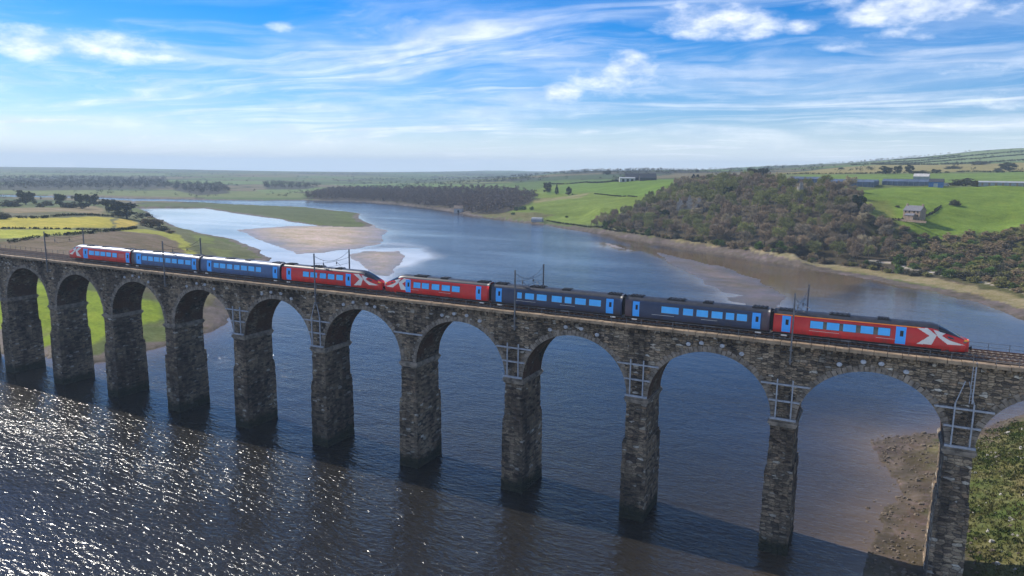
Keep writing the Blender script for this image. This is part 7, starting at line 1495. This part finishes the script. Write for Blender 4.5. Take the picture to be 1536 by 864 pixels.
# ------------------------------------------------------------------ near bank: grass tufts and rubble
rs = np.random.default_rng(12)
n = 110000
bx = rs.uniform(8, 75, n)
by = rs.uniform(-70, 95, n)
bh, bs, bm = land(bx, by)
dens = np.clip(0.55 + 2.2 * fbm(bx / 6, by / 6, 61, 4), .08, 1)
kp = (bm > 4.5) & (bh > 1.7) & (rs.random(n) < dens) & (bh < 29)
bx, by, bh = bx[kp], by[kp], bh[kp]
cen = np.stack([bx, by, bh + .05], -1)
V = leaf_cloud(rs, len(bx) * 5, cen, np.full(len(bx), .34), .34, .35, 1.2)
M_TUFT, t, b = mat('bank_grass')
pos = t.node('ShaderNodeNewGeometry').outputs['Position']
nn = t.noise(pos, .35, 5, .65)
nf = t.noise(pos, 2.2, 3, .6)
gc = t.mix(t.ramp(nn, .38, .62), (.060, .095, .018), (.17, .150, .055))
t.l.new(t.mix(t.ramp(nf, .3, .7), gc, t.mix(1.0, gc, (.5, .55, .5), 'MULTIPLY')), b.inputs['Base Color'])
b.inputs['Roughness'].default_value = .9
b.inputs['Specular IOR Level'].default_value = .1
tag(link('bank_grass', quads_mesh('bank_grass', V), M_TUFT), 'rough tufted grass on the near bank beside the right pier', None, None, 'stuff')

rk = MB()
n = 0
tries = 0
while n < 1900 and tries < 40000:
    tries += 1
    x, y = rnd.uniform(2, 45), rnd.uniform(-45, 85)
    hh, _, mm = land(np.array([x]), np.array([y]))
    if mm[0] < -2.5 or hh[0] > 12: continue
    high = hh[0] > 2.2
    if high and rnd.random() > .22: continue
    s = rnd.uniform(.10, .30) * (1.5 if rnd.random() < .2 else 1) * (1.3 if rnd.random() < .1 else 1)
    z = max(hh[0], -.15) + s * .25
    vs = []
    for a in range(6):
        an = a * math.pi / 3 + rnd.uniform(-.3, .3)
        vs.append((x + math.cos(an) * s * rnd.uniform(.8, 1.4), y + math.sin(an) * s * rnd.uniform(.7, 1.1), z - s * .5))
    for a in range(6):
        an = a * math.pi / 3 + rnd.uniform(-.3, .3)
        vs.append((x + math.cos(an) * s * .7, y + math.sin(an) * s * .6, z + s * rnd.uniform(.25, .6)))
    fs = [(6, 7, 8, 9, 10, 11)] + [(a, (a + 1) % 6, 6 + (a + 1) % 6, 6 + a) for a in range(6)]
    rk.add(vs, fs, 1 if (high and rnd.random() < .75) else 0)
    n += 1
tag(rk.build('shore_rubble', [simple('brown_rock', (.15, .115, .08), .9, .5, 1.5), simple('pale_rock', (.50, .46, .40), .9, .25, 1.5)]), 'loose brown stones and pale rubble strewn over the near shore and bank', None, None, 'stuff')

# ------------------------------------------------------------------ buildings
BS = {"cottage":[20.1,440.3,4.4,4.4],"hut":[-312.3,564.0,6.8,6.8],"boathouse":[-467.8,665.1,8.3,8.3],"farm":[-312.0,852.2,9.1,9.1],"barn":[-296.3,844.2,9.0,9.0],"ruin":[-145.1,516.6,5.7,5.7],"tower":[-56.9,497.8,5.2,5.2],"glass1":[-60.9,593.5,6.0,6.0],"glass2":[-25.7,569.3,5.6,5.6],"glass3":[20.9,594.5,5.6,5.6],"end":[38.5,577.3,5.4,5.4],"van":[46.0,592.2,5.5,5.5],"wall":[87.5,586.8,5.3,5.3],"shed":[35.4,770.2,7.0,7.0]}
M_SAND = simple('sandstone_wall', (.34, .245, .17), .9, .3, 1.3, bump=.05)
M_SLATE = simple('slate_roof', (.155, .15, .165), .7, .2, 1.5)
M_WHITE = simple('white_render', (.50, .49, .46), .85, .1, .7)
M_DKROOF = simple('dark_sheet_roof', (.045, .047, .055), .6, .2, .8)
M_GLZ = simple('glasshouse_glazing', (.10, .13, .18), .35, .3, .25, spec=.6)
M_WIN = simple('dark_window_glass', (.02, .022, .026), .1, .2, 1)
M_GREYW = simple('pale_grey_wall', (.33, .34, .35), .8, .15, .4)
M_RUIN = simple('ruin_stone', (.33, .29, .24), .95, .35, .8, bump=.08)


def gable(mb_w, mb_r, x0, x1, y0, y1, z0, ze, zr, ov=.3, along='x'):
    """walls with gables and a pitched roof; ridge along x or y"""
    if along == 'x':
        ym = (y0 + y1) / 2
        mb_w.add([(x0, y0, z0), (x1, y0, z0), (x1, y1, z0), (x0, y1, z0), (x0, y0, ze), (x1, y0, ze), (x1, y1, ze), (x0, y1, ze), (x0, ym, zr), (x1, ym, zr)],
                 [(0, 1, 5, 4), (2, 3, 7, 6), (1, 2, 6, 9, 5), (3, 0, 4, 8, 7)])
        for s in (-1, 1):
            ye = y0 - ov if s < 0 else y1 + ov
            dz = (zr - ze) / (ym - y0) * ov
            a = [(x0 - ov, ye, ze - dz + .02), (x1 + ov, ye, ze - dz + .02), (x1 + ov, ym, zr + .02), (x0 - ov, ym, zr + .02)]
            b_ = [(p[0], p[1], p[2] + .16) for p in a]
            mb_r.add(a + b_, [(3, 2, 1, 0), (4, 5, 6, 7), (0, 1, 5, 4), (1, 2, 6, 5), (2, 3, 7, 6), (3, 0, 4, 7)])


def bld(key, name, label, cat, rz=0.0, dz=0.0):
    x, y = BS[key][:2]
    return thing(name, label, cat, (x, y, float(hgt(x, y)[0]) + dz), rz)


def quad_part(root, name, m, x0, x1, y0, y1, z0, z1):
    q = MB()
    q.box(x0, x1, y0, y1, z0, z1)
    return q.build(name, m, root)


FACE = YAW * .9
# stone cottage
c = bld('cottage', 'stone_cottage', 'sandstone cottage with slate roof standing alone in the green field', 'cottage', -.55)
w_, r_ = MB(), MB()
gable(w_, r_, -5.6, 5.6, -3.4, 3.4, -1.2, 5.0, 8.0)
w_.build('wall', M_SAND, c)
ro_ = r_.build('roof', M_SLATE, c)
for sx in (-5.1, 5.1):
    quad_part(ro_, 'chimney', M_SAND, sx - .55, sx + .55, -.45, .45, 7.0, 9.2)
for wx_ in (-4.0, -1.6, 1.6, 4.0):
    for wz_ in (1.2, 3.4):
        if abs(wx_) < 2 and wz_ < 2 and wx_ > 0: continue
        quad_part(c, 'window', M_WIN, wx_ - .45, wx_ + .45, -3.46, -3.35, wz_, wz_ + 1.2)
quad_part(c, 'door', M_WIN, 1.0, 2.0, -3.46, -3.35, -.2, 2.0)
lw, lr = MB(), MB()
gable(lw, lr, -2.5, 3.0, -6.6, -3.41, -1.2, 2.0, 3.0)
an_ = lw.build('lean_to', M_SAND, c)
lr.build('lean_to_roof', M_SLATE, an_)
x, y = BS['cottage'][:2]
wl = MB()
for i in range(30):
    a = i / 30
    xx, yy = -13 + 27 * a, -9.5 + 1.2 * math.sin(a * 5)
    wl.box(xx, xx + .92, yy, yy + .5, -2.2, -.9 + rnd.uniform(0, .2))
tag(wl.build('garden_wall', M_SAND), 'low stone garden wall in front of the sandstone cottage', 'wall')
bpy.data.objects['garden_wall'].location = c.location
bpy.data.objects['garden_wall'].rotation_euler = c.rotation_euler

# white round roofed hut on the shore
c = bld('hut', 'riverside_hut', 'white hut with a rounded roof on the bank below the green field', 'hut', FACE - .3)
k_ = 1.05
w_ = MB()
vs, fs = [], []
for xx in (-5.5 * k_, 5.5 * k_):
    for i in range(13):
        a = math.pi * i / 12
        vs.append((xx, -3.0 * k_ * math.cos(a), -.5 + 4.4 * k_ * math.sin(a) ** .8))
for i in range(12):
    fs.append((i, i + 1, 14 + i, 13 + i))
w_.add(vs, fs)
w_.build('barrel_roof', M_GREYW, c, smooth=True)
e_ = MB()
for xx in (-5.5, 5.5):
    e_.add([(xx * k_ * .995, -3.0 * k_ * math.cos(math.pi * i / 12) * .98, -.5 + 4.4 * k_ * .98 * math.sin(math.pi * i / 12) ** .8) for i in range(13)], [tuple(range(13))])
e_.build('end_wall', M_WHITE, c)
quad_part(c, 'door', M_WIN, 5.45 * k_, 5.5 * k_ + .05, -.8, .8, -.4, 2.2)

c = bld('boathouse', 'boathouse', 'small pale stone boathouse at the water edge of the distant wood', 'boathouse', FACE)
w_, r_ = MB(), MB()
gable(w_, r_, -5.5, 5.5, -3.5, 3.5, -1.5, 4.6, 8.0)
w_.build('wall', M_WHITE, c)
r_.build('roof', M_SAND, c)
quad_part(c, 'door', M_WIN, -1.2, 1.2, -3.56, -3.45, -.5, 2.4)

# farm
c = bld('farm', 'farm_shed', 'long white farm shed at the top of the green field', 'shed', FACE)
w_, r_ = MB(), MB()
gable(w_, r_, -11, 10, -5, 5, -1, 4.2, 5.6)
w_.build('wall', M_WHITE, c)
r_.build('roof', M_GREYW, c)
for xx in (-6, 0, 6):
    quad_part(c, 'door', M_WIN, xx - 1.6, xx + 1.6, -5.06, -4.95, -.6, 3.2)
for i, (ox, lb) in enumerate(((-14, 'dark roofed barn behind the white farm shed'), (12, 'largest dark roofed barn right of the white farm shed'))):
    x, y = BS['barn'][:2]
    x, y = x + ox * .9, y + 14 + (10 if i == 0 else 0)
    c = thing('barn', lb, 'barn', (x, y, float(hgt(x, y)[0])), FACE, 'dark barns of the hilltop farm')
    w_, r_ = MB(), MB()
    gable(w_, r_, -11, 11, -7, 7, -1, 3.6, 9.2)
    w_.build('wall', M_DKROOF, c)
    r_.build('roof', M_DKROOF, c)

# ruin on the wooded slope
c = bld('ruin', 'ruined_wall', 'broken pale stone walls of a ruin inside the brown wood', 'ruin', FACE - .6)
q_ = MB()
for i in range(26):
    xx = -13 + i
    q_.box(xx, xx + 1.02, -.5, .5, -3, 10.5 + 3.2 * math.sin(i * .7) + rnd.uniform(-1.3, 1.3) - abs(i - 13) * .28)
q_.build('broken_wall', M_RUIN, c)
q_ = MB()
for i in range(12):
    q_.box(8 - .5, 9, -i - .52, -i + .52, -3, 11 - i * .5 + rnd.uniform(-1, 1))
q_.build('broken_wall', M_RUIN, c)
c = bld('tower', 'ruined_tower', 'stump of a ruined stone tower among the trees near the top of the wood', 'ruin', FACE)
q_ = MB()
for i in range(12):
    a0, a1 = i * math.pi / 6, (i + 1) * math.pi / 6
    hh = 13 + rnd.uniform(-3, 1.5)
    vs = [(2.6 * math.cos(a0), 2.6 * math.sin(a0), -2), (2.6 * math.cos(a1), 2.6 * math.sin(a1), -2), (2.3 * math.cos(a1), 2.3 * math.sin(a1), hh), (2.3 * math.cos(a0), 2.3 * math.sin(a0), hh),
          (1.7 * math.cos(a0), 1.7 * math.sin(a0), -2), (1.7 * math.cos(a1), 1.7 * math.sin(a1), -2), (1.7 * math.cos(a1), 1.7 * math.sin(a1), hh), (1.7 * math.cos(a0), 1.7 * math.sin(a0), hh)]
    q_.add(vs, [(0, 1, 2, 3), (5, 4, 7, 6), (3, 2, 6, 7), (0, 3, 7, 4), (1, 5, 6, 2)])
q_.build('tower_wall', M_RUIN, c)

# glasshouses on the terrace
for key, nrow, L_, lb in (('glass1', 3, 30, 'low dark blue glasshouse block, leftmost behind the top of the wood'), ('glass2', 4, 38, 'long blue grey glasshouse block in the middle of the terrace'), ('glass3', 4, 44, 'largest blue glasshouse block at the right of the terrace')):
    c = bld(key, 'glasshouse', lb, 'glasshouse', YAW * 0 - .15)
    c['group'] = 'glasshouses on the terrace above the wood'
    base, top_ = MB(), MB()
    for r0 in range(nrow):
        gable(base, top_, -L_ / 2, L_ / 2, r0 * 6.4, r0 * 6.4 + 6.3, -1, 3.4, 5.2, .02)
    base.build('glazed_wall', M_GLZ, c)
    tp_ = top_.build('glazed_roof', M_GLZ, c)
    fr_ = MB()
    nb3 = int(L_ / 4)
    for i in range(nb3 + 1):
        xx = -L_ / 2 + L_ * i / nb3
        fr_.box(xx - .09, xx + .09, -.1, -.01, -1, 3.5)
        for r0 in range(nrow):
            fr_.box(xx - .12, xx + .12, r0 * 6.4 + 2.9, r0 * 6.4 + 3.4, 5.2, 5.75)
    fr_.build('frame', M_GREYW, c)
c = bld('end', 'packing_shed', 'bright blue shed at the right end of the glasshouses', 'shed', -.15)
w_, r_ = MB(), MB()
gable(w_, r_, -5, 5, -4, 4, -1, 4.2, 6.6)
w_.build('wall', simple('blue_sheet', (.09, .19, .42), .6, .2, .6), c)
r_.build('roof', M_DKROOF, c)
quad_part(c, 'door', M_WHITE, -1.5, 1.5, -4.06, -3.95, -.6, 3)
c = bld('shed', 'sheet_shed', 'pale sloping roofed shed behind the glasshouses', 'shed', -.15)
w_, r_ = MB(), MB()
gable(w_, r_, -7, 7, -5, 5, -1, 3.4, 6.2)
w_.build('wall', M_GREYW, c)
r_.build('roof', simple('pale_roof', (.50, .47, .43), .7, .15, .5), c)
# white van
c = bld('van', 'parked_van', 'white van parked right of the blue shed', 'van', -.1)
vb = MB()
prof_v = [(-2.9, .5), (2.9, .5), (2.95, 1.25), (2.2, 1.45), (1.5, 2.5), (-2.85, 2.6), (-2.95, 1.0)]
vs = [(x, -1, z) for x, z in prof_v] + [(x, 1, z) for x, z in prof_v]
vb.add(vs, [tuple(range(7)), tuple(range(13, 6, -1))] + [(i, i + 7, (i + 1) % 7 + 7, (i + 1) % 7) for i in range(7)])
vb.build('body', M_WHITE, c)
quad_part(c, 'side_window', M_WIN, .6, 1.6, -1.03, -.98, 1.5, 2.2)
for xx in (-1.8, 1.9):
    for yy in (-1, 1):
        wq = MB()
        wq.tube([(xx, yy - .12, .42), (xx, yy + .12, .42)], .42, 14)
        wq.build('wheel', M_BELLOW, c)
c = bld('wall', 'long_shed', 'long low pale shed right of the dark bushes on the terrace', 'shed', -.1)
w_, r_ = MB(), MB()
gable(w_, r_, -19, 25, -3, 3, -1, 2.2, 3.2)
w_.build('wall', M_GREYW, c)
r_.build('roof', M_GREYW, c)
for i in range(9):
    quad_part(c, 'door', M_SAND, -17 + i * 4.6, -15.6 + i * 4.6, -3.06, -2.95, -.6, 1.9)

# ------------------------------------------------------------------ air
HAZE_DENSITY = 0.00014
hb = MB()
hb.box(-11500, 11500, -900, 11000, -130, 185)
hz_o = hb.build('haze', None)
hm_, ht, hbs = mat('haze_air')
ht.n.remove(hbs)
pv = ht.node('ShaderNodeVolumePrincipled')
pv.inputs['Color'].default_value = (.68, .84, 1.0, 1)
pv.inputs['Density'].default_value = HAZE_DENSITY
pv.inputs['Anisotropy'].default_value = .0
ht.l.new(pv.outputs[0], [n for n in ht.n if n.type == 'OUTPUT_MATERIAL'][0].inputs['Volume'])
hz_o.data.materials.append(hm_)
tag(hz_o, 'thin blue haze in the air over river and plain', None, None, 'stuff')
